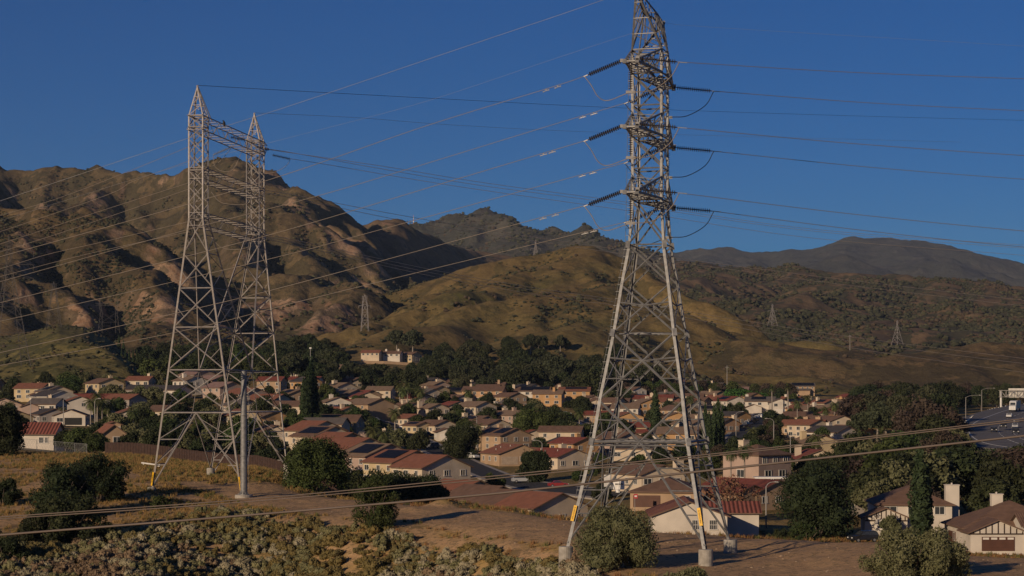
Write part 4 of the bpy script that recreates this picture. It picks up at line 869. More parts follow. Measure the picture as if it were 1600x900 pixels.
# ---------------- houses ----------------
def C(*c): return c
WALL = {k: mat('stucco_' + k, c, .9, tuple(x * .80 for x in c), .35, detail=8, bump=.15) for k, c in {
 'cream': (.57, .47, .35), 'white': (.60, .54, .46), 'tan': (.40, .28, .18), 'peach': (.50, .31, .18), 'orange': (.48, .29, .14), 'pinkish': (.42, .31, .25), 'grey': (.34, .30, .27), 'yellow': (.52, .41, .25)}.items()}
ROOF = {
 'red': mat('roof_red_tile', (.27, .075, .05), .85, (.20, .06, .04), .8, wave=('Y', 1.1, .25)),
 'rust': mat('roof_rust_tile', (.30, .125, .075), .85, (.24, .10, .06), .8, wave=('Y', 1.1, .22)),
 'brown': mat('roof_brown_shingle', (.21, .125, .085), .9, (.16, .095, .065), .8, wave=('Y', .9, .2)),
 'tan': mat('roof_tan_shingle', (.27, .185, .125), .9, (.22, .15, .10), .8, wave=('Y', .9, .2)),
 'grey': mat('roof_grey_shingle', (.17, .145, .125), .9, (.13, .11, .095), .8, wave=('Y', .9, .2)),
 'dark': mat('roof_dark_shingle', (.075, .065, .065), .9, (.055, .05, .05), .8, wave=('Y', .9, .2)),
 'pink': mat('roof_pink_tile', (.33, .21, .175), .9, (.27, .17, .14), .8, wave=('Y', 1.1, .2)),
 'stripe': mat('roof_ribbed_red_tile', (.36, .12, .085), .8, (.30, .10, .07), .8, wave=('Y', .46, .8)),
}
M_FASC = mat('fascia_brown', (.16, .10, .07), .8); M_FASW = mat('fascia_white', (.62, .57, .5), .7)
M_PANE = mat('window_glass', (.03, .035, .04), .12, (.05, .055, .06), 1, spec=.6); M_WFR = mat('window_frame', (.60, .57, .52), .6)
M_GDOOR = mat('garage_door_white', (.64, .60, .54), .6, (.6, .56, .5), 1); M_GDOORB = mat('garage_door_brown', (.10, .045, .03), .6); M_GDOORT = mat('garage_door_tan', (.42, .33, .25), .7)
M_SOLAR = mat('solar_panel', (.014, .015, .02), .5, (.01, .011, .016), .8, spec=.15); M_TIMB = mat('dark_timber', (.05, .03, .022), .8)
M_VENT = mat('vent_metal', (.45, .42, .38), .6)
def prism(mb, w, L, h, p, z0=-2.0, hip=0, inset=0):
    """walls of a gabled volume, ridge along y"""
    rise = w / 2 * p; y = L / 2
    vs = [(-w/2, -y, z0), (w/2, -y, z0), (w/2, y, z0), (-w/2, y, z0), (-w/2, -y, h), (w/2, -y, h), (w/2, y, h), (-w/2, y, h)]
    if hip: return mb.add(vs, [(0, 1, 5, 4), (1, 2, 6, 5), (2, 3, 7, 6), (3, 0, 4, 7), (4, 5, 6, 7)])
    vs += [(0, -y, h + rise), (0, y, h + rise)]
    mb.add(vs, [(0, 1, 5, 8, 4), (1, 2, 6, 5), (2, 3, 7, 9, 6), (3, 0, 4, 7), (4, 8, 9, 7), (5, 6, 9, 8)])
def roof_mb(w, L, h, p, hip=0, ov=.55, th=.2, ove=.5):
    mb = MB(); W = w / 2 + ov; y = L / 2 + ove; zr = h + w / 2 * p + .1; ze = h - ov * p + .1
    hy = y - (W if hip else 0); hy = max(hy, .3)
    t = [(-W, -y, ze), (W, -y, ze), (W, y, ze), (-W, y, ze), (0, -hy, zr), (0, hy, zr)]
    if not hip: t[4] = (0, -y, zr); t[5] = (0, y, zr)
    b = [(a, c, d - th) for a, c, d in t]
    mb.add(t + b, [(0, 4, 5, 3), (1, 2, 5, 4)], 0); n = 0
    f = [(2, 3, 5), (0, 1, 4)] if hip else []
    mb.f += f; mb.m += [0] * len(f)
    mb.f += [(9, 11, 10, 6), (7, 10, 11, 8)]; mb.m += [1, 1]
    e = [(0, 3, 9, 6), (2, 1, 7, 8)] + ([(1, 0, 6, 7), (3, 2, 8, 9)] if hip else [(4, 0, 6, 10), (1, 4, 10, 7), (5, 2, 8, 11), (3, 5, 11, 9)])
    mb.f += e; mb.m += [1] * len(e)
    if hip: mb.f += [(6, 7, 10), (8, 9, 11)]; mb.m += [1, 1]
    return mb
FACE = {'F': (0, -1), 'B': (0, 1), 'L': (-1, 0), 'R': (1, 0)}
def onface(face, s, z, w, L):
    nx, ny = FACE[face]
    if nx: return (nx * w / 2, -nx * s * -1 if False else s * (1 if nx > 0 else -1), z), (nx, ny)
    return (s * (1 if ny < 0 else -1), ny * L / 2, z), (nx, ny)
def add_window(root, face, s, z, ww, hh, w, L, ox=0, oy=0, rot=0, grid=0, frame=None):
    c, n = onface(face, s, z, w, L); fr = MB(); rz = 0 if n[1] else math.pi / 2; co, si = math.cos(rot), math.sin(rot)
    def T(x, y): return ox + x * co - y * si, oy + x * si + y * co
    def bx(mb, dx, dz, a, b, d, out):
        x, y = (c[0] + n[0] * out + (dx if n[1] else 0), c[1] + n[1] * out + (dx if n[0] else 0)); X, Y = T(x, y); mb.box((X, Y, c[2] + dz), (a, d, b), rz + rot)
    t = .12
    bx(fr, 0, hh / 2, ww + t * 2, t, .12, .03); bx(fr, 0, -hh / 2, ww + t * 2.6, t, .18, .05); bx(fr, -ww / 2, 0, t, hh - t, .12, .03); bx(fr, ww / 2, 0, t, hh - t, .12, .03); bx(fr, 0, 0, .06, hh - t, .1, .035)
    if grid:
        bx(fr, 0, 0, ww - t, .07, .1, .033)
        for k in (-1, 1): bx(fr, k * ww / 4, 0, .05, hh - t, .09, .034)
    f = fr.build('window', frame or M_WFR, root); pn = MB(); bx(pn, 0, 0, ww - .05, hh - .05, .05, .005); pn.build('pane', M_PANE, f); return f
def add_garage(root, face, s, gw, w, L, m, ox=0, oy=0, rot=0, lites=False):
    c, n = onface(face, s, 1.07, w, L); mb = MB(); rz = 0 if n[1] else math.pi / 2; co, si = math.cos(rot), math.sin(rot)
    def bx(mb, dx, dz, a, b, d, out, mi=0):
        x, y = (c[0] + n[0] * out + (dx if n[1] else 0), c[1] + n[1] * out + (dx if n[0] else 0)); mb.box((ox + x * co - y * si, oy + x * si + y * co, c[2] + dz), (a, d, b), rz + rot, mi)
    for k in range(4): bx(mb, 0, -.8 + k * .53, gw, .5, .1, .03)
    bx(mb, 0, 0, gw - .05, 2.1, .05, .02)
    if lites:
        for k in range(4): bx(mb, (k - 1.5) * gw / 4, .8, gw / 5.4, .3, .06, .07, 1)
    g = mb.build('garage_door', [m, M_GDOOR] if lites else m, root); return g
HB = []; HPX = []
hrng = random.Random(5)
def house(px, pb, th, w, L, h, roof, wall, label, p=.36, hip=0, chim=(), solar=None, gar=None, wings=(), win=None, group=None, Y=None, gdm=None, fasc=None, grid=0, timber=None, dz=0):
    g = hit(px, pb, 262) if Y is None else at(px, Y)
    co, si = math.cos(R(th)), math.sin(R(th)); zs = [gz(g.x + a * w * co - b * L * si, g.y + a * w * si + b * L * co) for a in (-.5, .5) for b in (-.5, .5)]
    z0 = float(np.mean(zs)) + .1 + dz
    root = empty('house', (g.x, g.y, z0), R(th)); tag(root, label, 'house', group); HB.append((g.x, g.y, max(w, L) * .62, th, w, L)); HPX.append((px, g.y, max(w, L) * .5 / g.y * F))
    mb = MB(); prism(mb, w, L, h, p, -3, hip); mb.build('wall', WALL[wall], root)
    rf = roof_mb(w, L, h, p, hip).build('roof', [ROOF[roof], fasc or M_FASC], root)
    zr = h + w / 2 * p
    # roof vents
    if Y is None and g.y < 560:
        mb = MB()
        for k in range(3): x = hrng.uniform(-w * .35, -w * .1); y = hrng.uniform(-L * .4, L * .4); mb.tube([(x, y, zr - abs(x) * p), (x, y, zr - abs(x) * p + .5)], .13, 6)
        mb.build('roof_vent', M_VENT, rf)
    for cx_, cy_, cw in chim:
        mb = MB(); ch = (zr if abs(cx_) < w * .5 else h + 2) + .9; z1 = 0 if abs(cx_) >= w * .47 or abs(cy_) >= L * .47 else h
        mb.box((cx_, cy_, (z1 + ch) / 2), (cw, cw * .75, ch - z1)); mb.box((cx_, cy_, ch + .06), (cw + .2, cw * .75 + .2, .14)); mb.tube([(cx_, cy_, ch), (cx_, cy_, ch + .4)], .15, 6)
        mb.build('chimney', WALL[wall] if hrng.random() < .6 else WALL['cream'], rf)
    if solar:
        for side, y0, y1, u0, u1 in solar:
            mb = MB(); s = -1 if side == 'L' else 1; n = max(1, int(abs(y1 - y0) * L / 1.8)); mu = 2
            for i in range(n):
                for j in range(mu):
                    ya = L * (y0 + (y1 - y0) * i / n); yb = L * (y0 + (y1 - y0) * (i + 1) / n) - .06; ua = u0 + (u1 - u0) * j / mu; ub = u0 + (u1 - u0) * (j + 1) / mu - .01
                    q = [(s * w / 2 * u, y, h + (1 - u) * w / 2 * p + .28) for u, y in ((ua, ya), (ub, ya), (ub, yb), (ua, yb))]; lo = [(a, b, c - .08) for a, b, c in q]
                    if s > 0: q = q[::-1]; lo = lo[::-1]
                    mb.add(q + lo, [(0, 1, 2, 3), (7, 6, 5, 4), (0, 4, 5, 1), (1, 5, 6, 2), (2, 6, 7, 3), (3, 7, 4, 0)])
            mb.build('solar_panels', M_SOLAR, rf)
    if win is None:
        win = []
        for face, ln in (('F', w), ('L', L), ('R', L)):
            n = 2 if ln < 9 else 3
            for k in range(n):
                s = (k + .5) / n * ln - ln / 2 + hrng.uniform(-.4, .4)
                if h > 4: win.append((face, s, h - 1.25, hrng.choice((1.2, 1.5, 1.0)), 1.15))
                if not (gar and gar[0] == face and abs(s - gar[1]) < gar[2] / 2 + 1): win.append((face, s, 1.5, hrng.choice((1.2, 1.8)), 1.2))
    for fc, s, z, ww, hh in win: add_window(root, fc, s, z, ww, hh, w, L, grid=grid)
    if gar: add_garage(root, gar[0], gar[1], gar[2], w, L, gdm or M_GDOOR)
    for wg in wings:
        dx, dy, ww, wl, wh, wr = wg[:6]; opt = wg[6] if len(wg) > 6 else {}; q = R(wr)
        e = MB(); prism(e, ww, wl, wh, p, -3, opt.get('hip', 0)); T = lambda v: (dx + v[0] * math.cos(q) - v[1] * math.sin(q), dy + v[0] * math.sin(q) + v[1] * math.cos(q), v[2])
        e.v = [T(v) for v in e.v]; e.build('wing_wall', WALL[opt.get('wall', wall)], root)
        e = roof_mb(ww, wl, wh, p, opt.get('hip', 0)); wr_o = e.build('wing_roof', [ROOF[opt.get('roof', roof)], fasc or M_FASC], root); wr_o.location = (dx, dy, 0); wr_o.rotation_euler = (0, 0, q)
        if opt.get('gar'): add_garage(root, 'F', 0, opt['gar'], ww, wl, gdm or M_GDOOR, dx, dy, q, lites=opt.get('lites'))
        for fc, s, z, a, b in opt.get('win', ()): add_window(root, fc, s, z, a, b, ww, wl, dx, dy, q)
        if opt.get('timber'):
            e = MB(); rise = ww / 2 * p; yy = -wl / 2 - .03
            for k in range(-4, 5):
                x = k * ww / 9; zt = wh + (1 - abs(x) / (ww / 2)) * rise - .15; zb = opt['timber']; e.bar((x, yy, zb), (x, yy, zt), .16, .06, up=(0, 1, 0))
            e.bar((-ww / 2, yy, opt['timber']), (ww / 2, yy, opt['timber']), .2, .08, up=(0, 1, 0)); e.v = [T(v) for v in e.v]; e.build('timber_frame', M_TIMB, root)
    return root
W2 = lambda face, n, ln, z, a=1.3, b=1.15: [(face, (k + .5) / n * ln - ln / 2, z, a, b) for k in range(n)]
# --- nearest houses, below the tall pylon and to the freeway side ---
house(1073, 838, -2, 11.5, 18, 2.9, 'rust', 'white', 'single-storey cream gable-end house with rust roof directly behind the tall pylon feet', Y=316, win=[('F', 3.6, 1.5, 1.2, 1.5), ('F', 0.9, 1.5, 1.1, 1.5)], grid=1,
      wings=[(7, 5, 8, 9, 2.9, 90, dict(roof='stripe'))], p=.37, dz=.6)
house(1045, 792, -12, 12, 15, 2.9, 'brown', 'tan', 'low brown hip-roofed house with dark garage front, behind the cream gable-end house', Y=364, hip=1, gar=('F', -3, 4.9), gdm=M_GDOORB, dz=.5)
house(1012, 764, 25, 10, 13, 3.0, 'brown', 'cream', 'cream house with a tall square cream chimney, seen through the tall pylon legs', Y=408, chim=[(4.9, -4, 1.8)], dz=.8)
house(1168, 798, 36, 11, 17, 3.0, 'red', 'tan', 'low house with long red roof behind the bare reddish tree', Y=372, wings=[(-6, -4, 8, 8, 2.8, 0)])
house(1183, 752, 42, 10.5, 10, 5.6, 'brown', 'pinkish', 'two-storey pinkish house with palm shadows on its sunny wall and brown hip roof', Y=425, hip=1, chim=[(-2, 2, 1.9)], win=W2('F', 3, 10, 4.3) + W2('F', 2, 9, 1.5, 2, 1.4) + W2('L', 1, 9, 1.5, 2, 1.6), dz=.5)
house(1420, 834, -4, 12, 15, 4.4, 'brown', 'white', 'brown hip-roofed two-storey house with a broad white chimney beside the tall cypress', Y=332, hip=1, p=.42, chim=[(6.4, -4.5, 2.2)], win=[('F', -4, 3.3, 2.2, 1.3), ('F', 0, 3.3, 2.2, 1.3), ('R', -5, 2.8, 1.6, 1.6), ('F', 4, 3.3, 1.6, 1.3)],
      dz=1.2, wings=[(-5.2, -9.4, 6.8, 6, 2.5, 0, dict(timber=1.9, gar=3.4))])
house(1577, 864, 0, 17, 14, 3.3, 'brown', 'white', 'brown-roofed house with half-timbered white gable over a brown garage door', Y=308, dz=.35, hip=1, p=.42, chim=[(-1.5, 2, 1.7)], gdm=M_GDOORB, win=[('L', 0, 1.4, 1.2, 1.2)],
      gar=('L', -1.5, 4.9), wings=[(-4.6, -8.6, 8.2, 6.4, 2.9, 0, dict(timber=2.55, gar=4.9, lites=True)), (3.2, -8.4, 7, 8, 3.9, 90, dict(roof='brown'))])
house(1330, 790, 20, 10, 12, 2.9, 'rust', 'grey', 'low house with rust roof half hidden behind the big round dark tree', Y=372)
house(1272, 722, 8, 12, 11, 2.9, 'red', 'cream', 'low cream house with red roof patch above the big round tree', Y=480, chim=[(-4, 0, 1.4)])
house(1273, 706, 20, 10.5, 10, 5.2, 'tan', 'yellow', 'yellow-cream two-storey house with blank sunny walls above the upper foreground cable', Y=545, chim=[(-3, 1, 1.5)], win=[('L', 0, 4, 1.2, 1)], dz=-1)
# --- houses along the near side of the diagonal street ---
row = [
 (492, 697, 'rust', 'cream', 0, 'upper end house of the diagonal row, red-brown roof, beside the twin-mast pylon leg'),
 (505, 703, 'brown', 'cream', [('L', -.42, .38, .2, .8)], 'second house down the diagonal row, dark solar panels covering its brown roof'),
 (530, 712, 'rust', 'tan', 0, 'third house down the diagonal row, plain orange-brown roof and small palm in front'),
 (556, 724, 'rust', 'cream', 0, 'fourth house down the diagonal row, long orange-brown roof with vents'),
 (588, 742, 'tan', 'pinkish', [('L', -.42, .25, .15, .85)], 'fifth house down the diagonal row, tan roof with black panels and wide pale gable wall'),
 (627, 750, 'rust', 'yellow', [('L', -.35, .35, .1, .75)], 'sixth house down the diagonal row, orange-rimmed roof with a blue-black panel block'),
 (673, 762, 'rust', 'cream', 0, 'seventh house down the diagonal row, reddish roof crossed by tree shadows'),
 (722, 775, 'rust', 'cream', 0, 'eighth house down the diagonal row, broad red roof above the foreground cables'),
 (756, 790, 'brown', 'tan', 0, 'ninth house down the diagonal row, wide brown roof with two white vents'),
 (798, 796, 'brown', 'cream', [('R', -.3, .3, .2, .7)], 'tenth house down the diagonal row, low brown roofs just over the dirt bank'),
 (846, 800, 'rust', 'cream', 0, 'lowest house of the diagonal row, only its red-brown roof rising over the dirt bank')]
for i, (px, pb, rf, wl, so_, lab) in enumerate(row):
    Yr = [520, 500, 478, 462, 442, 425, 408, 392, 372, 358, 350][i]
    house(px, pb, 40, 12.5 if i != 4 else 13.5, 10.5, 5.0 if i < 7 else 3.4, rf, wl, lab, p=.38, dz=1.6 if i < 7 else -.9, solar=so_ or None, Y=Yr, fasc=M_FASC,
          wings=[(1.5, 7.0, 7, 6.5, 2.7, 90, dict(roof='stripe' if i in (6, 8) else rf))])
house(509, 676, 80, 9.5, 12, 5.6, 'grey', 'cream', 'two-storey house with plain grey-brown roof and three upper windows beside the tall dark cypresses', Y=580, win=W2('L', 3, 11, 4.6, 1.4, 1.3))
# --- far side of that street ---
H = house; T38 = 36
H(652, 678, T38, 6.5, 9, 2.9, 'brown', 'yellow', 'small yellow-cream gable with a solar patch at the street bend beside parked white cars', solar=[('L', -.3, .3, .3, .8)])
H(682, 678, T38, 9.5, 12, 3.0, 'brown', 'cream', 'brown-roofed house behind the blue bin driveway', chim=[(3, 2, 1.3)])
H(696, 688, 8, 6.5, 9, 2.8, 'brown', 'white', 'brown gable front with white garage door beside the round street tree', gar=('F', 0, 4.6))
H(672, 658, T38, 9.5, 12, 4.8, 'tan', 'cream', 'tan-roofed house with three narrow white bays and a wide grey gable, mid street', chim=[(-4, 1, 1.6)])
H(636, 648, T38, 9, 11, 3.0, 'brown', 'cream', 'brown-roofed house with white square chimney uphill of the three-bay house', chim=[(-1, 1, 1.5)])
H(641, 666, T38, 8, 9, 2.9, 'rust', 'cream', 'low rust roof and cream gable squeezed between street palms and the small solar gable')
H(709, 646, 30, 10, 9, 3.0, 'red', 'cream', 'red-roofed house with a massive tan stone chimney', chim=[(5.2, -2.5, 2.6)])
H(772, 652, T38, 9.5, 10, 3.4, 'rust', 'white', 'white house with rust roof behind the dark palm, uphill of the big willowy tree', chim=[(3, 3, 1.4)])
H(788, 662, 30, 9.5, 10, 3.0, 'brown', 'white', 'low white house with brown roof touching the big willowy tree', chim=[(2, 3, 1.8)])
H(745, 676, T38, 12, 13, 3.6, 'brown', 'grey', 'wide brown roof with a dark panel rectangle behind the round street tree', solar=[('L', -.2, .4, .2, .6)], chim=[(-3, 3, 1.7)])
H(785, 705, T38, 11.5, 14, 4.8, 'brown', 'tan', 'big two-storey tan gable with solar strips, right behind the round street tree', solar=[('L', -.45, -.1, .1, .8), ('L', .05, .4, .1, .8)], chim=[(2, 4, 1.6)])
H(800, 726, 22, 13, 14, 3.0, 'rust', 'tan', 'rust-roofed house with tan garage door and porch posts by the tall street lamp', gar=('F', -3.5, 4.8), gdm=M_GDOORT, wings=[(7, 2, 7, 10, 3, 0)])
H(872, 732, T38, 11, 14, 3.2, 'red', 'cream', 'bright red-roofed house with wide cream gable beside pink bougainvillea', chim=[(3, 2, 1.8)])
# --- rows uphill ---
H(463, 590, -15, 9, 10, 5.0, 'red', 'white', 'white two-storey house with red roof on the edge of the wood behind the twin-mast pylon', win=[('R', 0, 4, 1.3, 1)])
H(474, 604, 80, 8, 16, 3.0, 'red', 'white', 'long low red roof with white end wall, partly behind the tall dark cypresses', chim=[(2, 8, 1.3)])
H(523, 607, 82, 9, 15, 3.0, 'red', 'tan', 'long red roof carrying a black solar block uphill of the tan-roofed pair', solar=[('L', -.1, .25, .2, .8)], chim=[(0, -6, 1.4)])
H(530, 622, 40, 10, 12, 4.6, 'tan', 'cream', 'tan-roofed house with tall white chimney and dark skylight', chim=[(-1, 2, 2)], solar=[('L', -.1, .15, .3, .7)])
H(545, 630, 40, 10, 12, 3.6, 'tan', 'grey', 'second tan-roofed house of the pair, grey gable turned to the street')
H(571, 632, 38, 10, 10, 4.0, 'red', 'tan', 'short bright red roof above the large plain brown roof')
H(540, 642, 60, 8, 9, 2.8, 'red', 'cream', 'small bright red roof over a dark carport behind the grey-brown roof')
H(576, 652, 38, 12, 17, 4.6, 'tan', 'tan', 'large plain brown roof with sunlit tan gable below and a tall palm before it', win=W2('L', 3, 14, 3.4))
H(590, 607, 84, 8, 13, 3.0, 'red', 'cream', 'long low bright red roof at the foot of the wood')
H(617, 618, 38, 9, 8, 4.8, 'brown', 'orange', 'sunlit orange gable at the foot of the wood beside a cluster of palms')
H(650, 622, 85, 8, 14, 3.0, 'brown', 'pinkish', 'low pinkish house stretched behind the palm cluster')
H(602, 648, T38, 8, 9, 3.0, 'red', 'cream', 'small red roof between two street palms')
H(453, 650, 70, 9, 12, 3.4, 'brown', 'cream', 'brown-roofed house seen between the twin-mast pylon leg and the dark cypresses')
H(707, 624, 84, 10, 15, 3.4, 'dark', 'tan', 'low dark house whose roof is all blue-black panels', solar=[('L', -.45, .3, .1, .9)])
H(757, 630, 80, 11, 18, 5.4, 'brown', 'peach', 'large two-storey peach house with brown roof and arched porch', win=W2('L', 5, 17, 4.3) + W2('L', 4, 17, 1.4, 1.8, 1.7), chim=[(0, 6, 1.3)])
H(832, 630, 84, 10, 16, 5.4, 'brown', 'white', 'long white two-storey house with a black panelled roof and balcony', solar=[('L', -.48, .32, .05, .95)], win=W2('L', 4, 15, 4.3, 1.6, 1.2) + W2('L', 3, 14, 1.4, 2, 1.8), chim=[(-2, 8.2, 1.6)])
H(864, 622, 5, 6, 8, 3.6, 'brown', 'cream', 'small double-gabled cream house between the long white and orange houses', wings=[(-5, 1, 5, 7, 3.4, 0, {})])
H(898, 629, 86, 10, 14, 5.2, 'rust', 'orange', 'orange two-storey house with a black panel strip and three upper windows', solar=[('L', -.4, .3, .15, .6)], win=W2('L', 3, 13, 4.1, 1.4, 1.1), chim=[(2, 7.2, 1.8)])
H(822, 606, 75, 8, 9, 3.4, 'brown', 'cream', 'small cream house with white chimney above the long white house', chim=[(0, -2, 1.7)])
H(845, 606, 80, 9, 14, 3.4, 'brown', 'cream', 'brown roof with bright square chimney below the scattered eucalyptus trees', chim=[(1, 5, 2.1)])
H(868, 604, 75, 8, 12, 3.2, 'brown', 'tan', 'brown roof with small white chimney at the end of the upper lane', chim=[(1, 2, 1.4)])
H(899, 606, 70, 8, 12, 3.4, 'rust', 'white', 'white-sided house with rust roof above the orange house', chim=[(1, -2, 1.6)])
H(930, 604, 80, 9, 14, 3.4, 'brown', 'white', 'white gable with chimney left of the tall pylon leg at the upper lane', chim=[(-1, 7, 1.8)])
H(950, 645, 60, 10, 13, 4.4, 'brown', 'cream', 'brown-roofed house with one small white dormer gable at the pylon leg', wings=[(-4, 4, 4, 5, 4.6, -60, {})])
H(937, 660, 80, 8, 11, 2.8, 'red', 'tan', 'low red roof patch by the palm next to the pylon leg')
H(978, 670, 10, 10, 14, 4.2, 'rust', 'orange', 'sunlit tan gable wall seen through the middle of the tall pylon')
H(1008, 636, 84, 9, 13, 3.6, 'red', 'white', 'red roof with wide cream chimney between pylon leg and tall cypress', chim=[(-2, -3, 2)])
H(1037, 634, 80, 8, 9, 3.6, 'red', 'cream', 'short red roof just past the tall cypress inside the pylon outline')
H(1076, 636, 78, 10, 14, 4.4, 'brown', 'cream', 'brown two-storey house behind the tall pylon front leg')
H(1090, 640, 60, 8, 10, 4.0, 'brown', 'tan', 'tan house squeezed between pylon leg and cypress row')
H(1053, 664, 8, 9, 12, 3.0, 'brown', 'orange', 'low orange gable facing out through the lower lattice')
H(1025, 676, 70, 10, 16, 3.0, 'grey', 'white', 'flat-looking grey roof with white eaves through the lower lattice', p=.15)
H(1011, 690, 80, 6, 6, 2.8, 'red', 'cream', 'tiny red roof square just above the belt of the tall pylon')
H(1045, 694, 50, 9, 11, 3.0, 'dark', 'white', 'dark-roofed white house just above the belt of the tall pylon')
H(988, 606, 30, 8, 9, 3.8, 'brown', 'orange', 'orange gable high in the town inside the pylon outline')
H(1054, 606, 84, 8, 12, 3.4, 'red', 'tan', 'long red roof high in the town inside the pylon outline')
H(1082, 606, 40, 7, 8, 3.4, 'brown', 'orange', 'small orange gable between the two right-hand legs of the tall pylon', Y=960)
H(1140, 642, 25, 11, 14, 4.6, 'red', 'white', 'red-roofed white house with a cross of dark panels behind the cypress row', solar=[('R', -.4, .2, .1, .9), ('L', -.2, .3, .2, .8)])
H(1188, 646, 80, 11, 13, 5.4, 'grey', 'white', 'bright white two-storey house with square chimney at the head of the car-lined street', solar=[('L', -.2, .3, .1, .7)], win=W2('L', 3, 13, 4.2, 1.5, 1.2), chim=[(1, 6, 1.8)], wings=[(-6, 3, 7, 7, 2.7, -80, {})])
H(1216, 647, 2, 9, 11, 5.2, 'grey', 'white', 'white gable-fronted house with a white garage door at the street head', gar=('F', 0, 4.8), win=W2('F', 2, 8, 4, 1.6, 1.3))
H(1243, 645, 50, 10, 14, 4.4, 'red', 'cream', 'dark red roof with black panels beside the white gable-fronted house', solar=[('L', -.45, .45, .1, .8)], chim=[(4, -6, 2)])
H(1253, 617, 86, 10, 14, 5.0, 'grey', 'tan', 'two-storey tan house with full-width black panels under the bare hillside', solar=[('L', -.48, .42, .05, .95)], win=W2('L', 5, 14, 4.0, 1.0, 1.0), wings=[(-6, 0, 5, 8, 2.6, 0, {})])
H(1237, 603, 60, 8, 10, 3.2, 'rust', 'white', 'small white house with rust roof and two chimneys above the full-panel house', chim=[(0, 3, 1.6), (0, -3, 1.4)], Y=1010)
H(1277, 612, 30, 7, 8, 3.2, 'red', 'pinkish', 'small pinkish house with a red gable next to the full-panel house', Y=960)
H(1300, 640, 60, 9, 12, 3.4, 'dark', 'tan', 'dark-roofed house among palms below the full-panel house')
H(1318, 651, 14, 10.5, 12, 4.6, 'dark', 'cream', 'uppermost of the three stacked cream gables by the wood, dark roof', chim=[(-3, 3, 2)], win=[])
H(1309, 664, 18, 10.5, 13, 4.6, 'red', 'cream', 'middle one of the three stacked cream gables by the wood, red roof', win=[('F', 2, 4, 1, 1)])
H(1305, 678, 18, 10.5, 12, 4.4, 'brown', 'cream', 'lowest of the three stacked cream gables by the wood, brown roof', win=[('F', -2, 4, 1, 1)])
H(1300, 695, 40, 10, 13, 4.0, 'dark', 'white', 'dark-roofed house with white eaves and chimney below the three stacked gables', chim=[(1, 2, 1.6)])
H(1257, 680, 70, 10, 14, 3.4, 'rust', 'tan', 'low rust-brown roof with one small black panel block and white chimneys', solar=[('L', -.1, .2, .4, .8)], chim=[(-1, -5, 2.2), (-2, -1, 2)])
H(1122, 676, 40, 9, 12, 3.4, 'dark', 'peach', 'peach-fronted house with dark roof along the car-lined street', chim=[(3, -5, 1.6)])
H(1141, 664, 40, 9, 13, 3.4, 'dark', 'orange', 'house with three orange-red wall piers facing the row of parked cars')
H(1113, 590, 60, 9, 14, 3.4, 'grey', 'white', 'white house at the top edge of town under the bare orange slope', chim=[(0, 0, 1.5)], Y=1150)
H(1098, 586, 30, 9, 10, 3.6, 'dark', 'grey', 'grey gable at the top edge of town beside the pylon leg', Y=1180)
H(1150, 596, 80, 8, 14, 3, 'pink', 'pinkish', 'low pinkish roof behind the big round green tree', Y=1120)
# cascade behind the twin-mast pylon
for px, pb, rf, lab in ((290, 588, 'pink', 'topmost pale pink roof of the stepped houses behind the twin-mast pylon'), (309, 600, 'pink', 'second pale pink roof down the stepped houses behind the twin-mast pylon, white wall end'),
                   (336, 610, 'pink', 'third of the stepped pink roofs behind the twin-mast pylon'), (349, 622, 'pink', 'fourth of the stepped pink roofs behind the twin-mast pylon'),
                   (385, 632, 'rust', 'darker rust roof at the bottom of the stepped houses behind the steel pole')):
    H(px, pb, 42, 11, 12, 3.8, rf, 'pinkish', lab, win=W2('L', 3, 12, 2.8))
H(420, 640, 60, 10, 12, 3.6, 'rust', 'cream', 'rust roof just beside the top of the steel pole')
H(268, 624, 60, 9, 12, 3.4, 'dark', 'white', 'dark roof with one sunlit white gable seen through the twin-mast pylon leg')
# ridge
H(581, 563, 80, 9, 11, 4.6, 'rust', 'cream', 'first of the ridge-top houses above the wood, rust roof over a pale terrace', Y=1190, win=W2('L', 4, 11, 3.6, 1.2, 1.1))
H(614, 563, 80, 9, 10.5, 4.4, 'brown', 'white', 'middle ridge-top house above the wood, white upper wall and two chimneys', Y=1195, chim=[(0, 4, 1.5), (0, -3.5, 1.5)], win=W2('L', 3, 10, 3.4, 1.4, 1.1))
H(642, 562, 50, 9, 10, 4.6, 'brown', 'yellow', 'ridge-top house with a sunlit yellow gable, at the end of the terrace', Y=1200)
H(797, 556, 80, 9, 12, 3.4, 'rust', 'white', 'small house among the trees at the foot of the grassy hills', Y=1260)
H(507, 553, 80, 8, 10, 3.4, 'brown', 'cream', 'half-hidden cream house deep in the wood near the lamp mast', Y=1200)
# left side
H(52, 700, 88, 8.5, 10.8, 2.9, 'stripe', 'white', 'white house with ribbed red tile roof at the top of the dry slope', Y=412, p=.5, win=[('L', 2.8, 1.5, .9, 1.2), ('L', 3.9, 1.5, .6, 1.2), ('L', -2.6, 1.5, .9, 1.2), ('L', -1.5, 1.5, .5, 1.2)], dz=.3)
H(8, 660, 12, 10, 13, 5.4, 'dark', 'pinkish', 'two-storey pinkish house with a sunny gable at the edge of the view', Y=600, wings=[(7.5, -3, 5, 8, 4.8, 0, dict(roof='rust'))])
H(84, 655, 40, 11, 13, 5.4, 'dark', 'white', 'white gable with bright bargeboards behind the dark-fronted garage house', Y=660, fasc=M_FASW, win=[('F', 1, 3.8, 1.1, 1.1)])
H(122, 662, 20, 8, 10, 5.0, 'rust', 'white', 'narrow two-storey house with rust gable and one square upper window', Y=640, win=[('F', 1, 3.8, 1.2, 1.1)])
H(112, 664, 5, 9, 9, 2.9, 'dark', 'white', 'low house with dark roof and black garage opening facing the side street', Y=585, gar=('F', 1, 5), gdm=mat('dark_garage', (.02, .02, .02), .7))
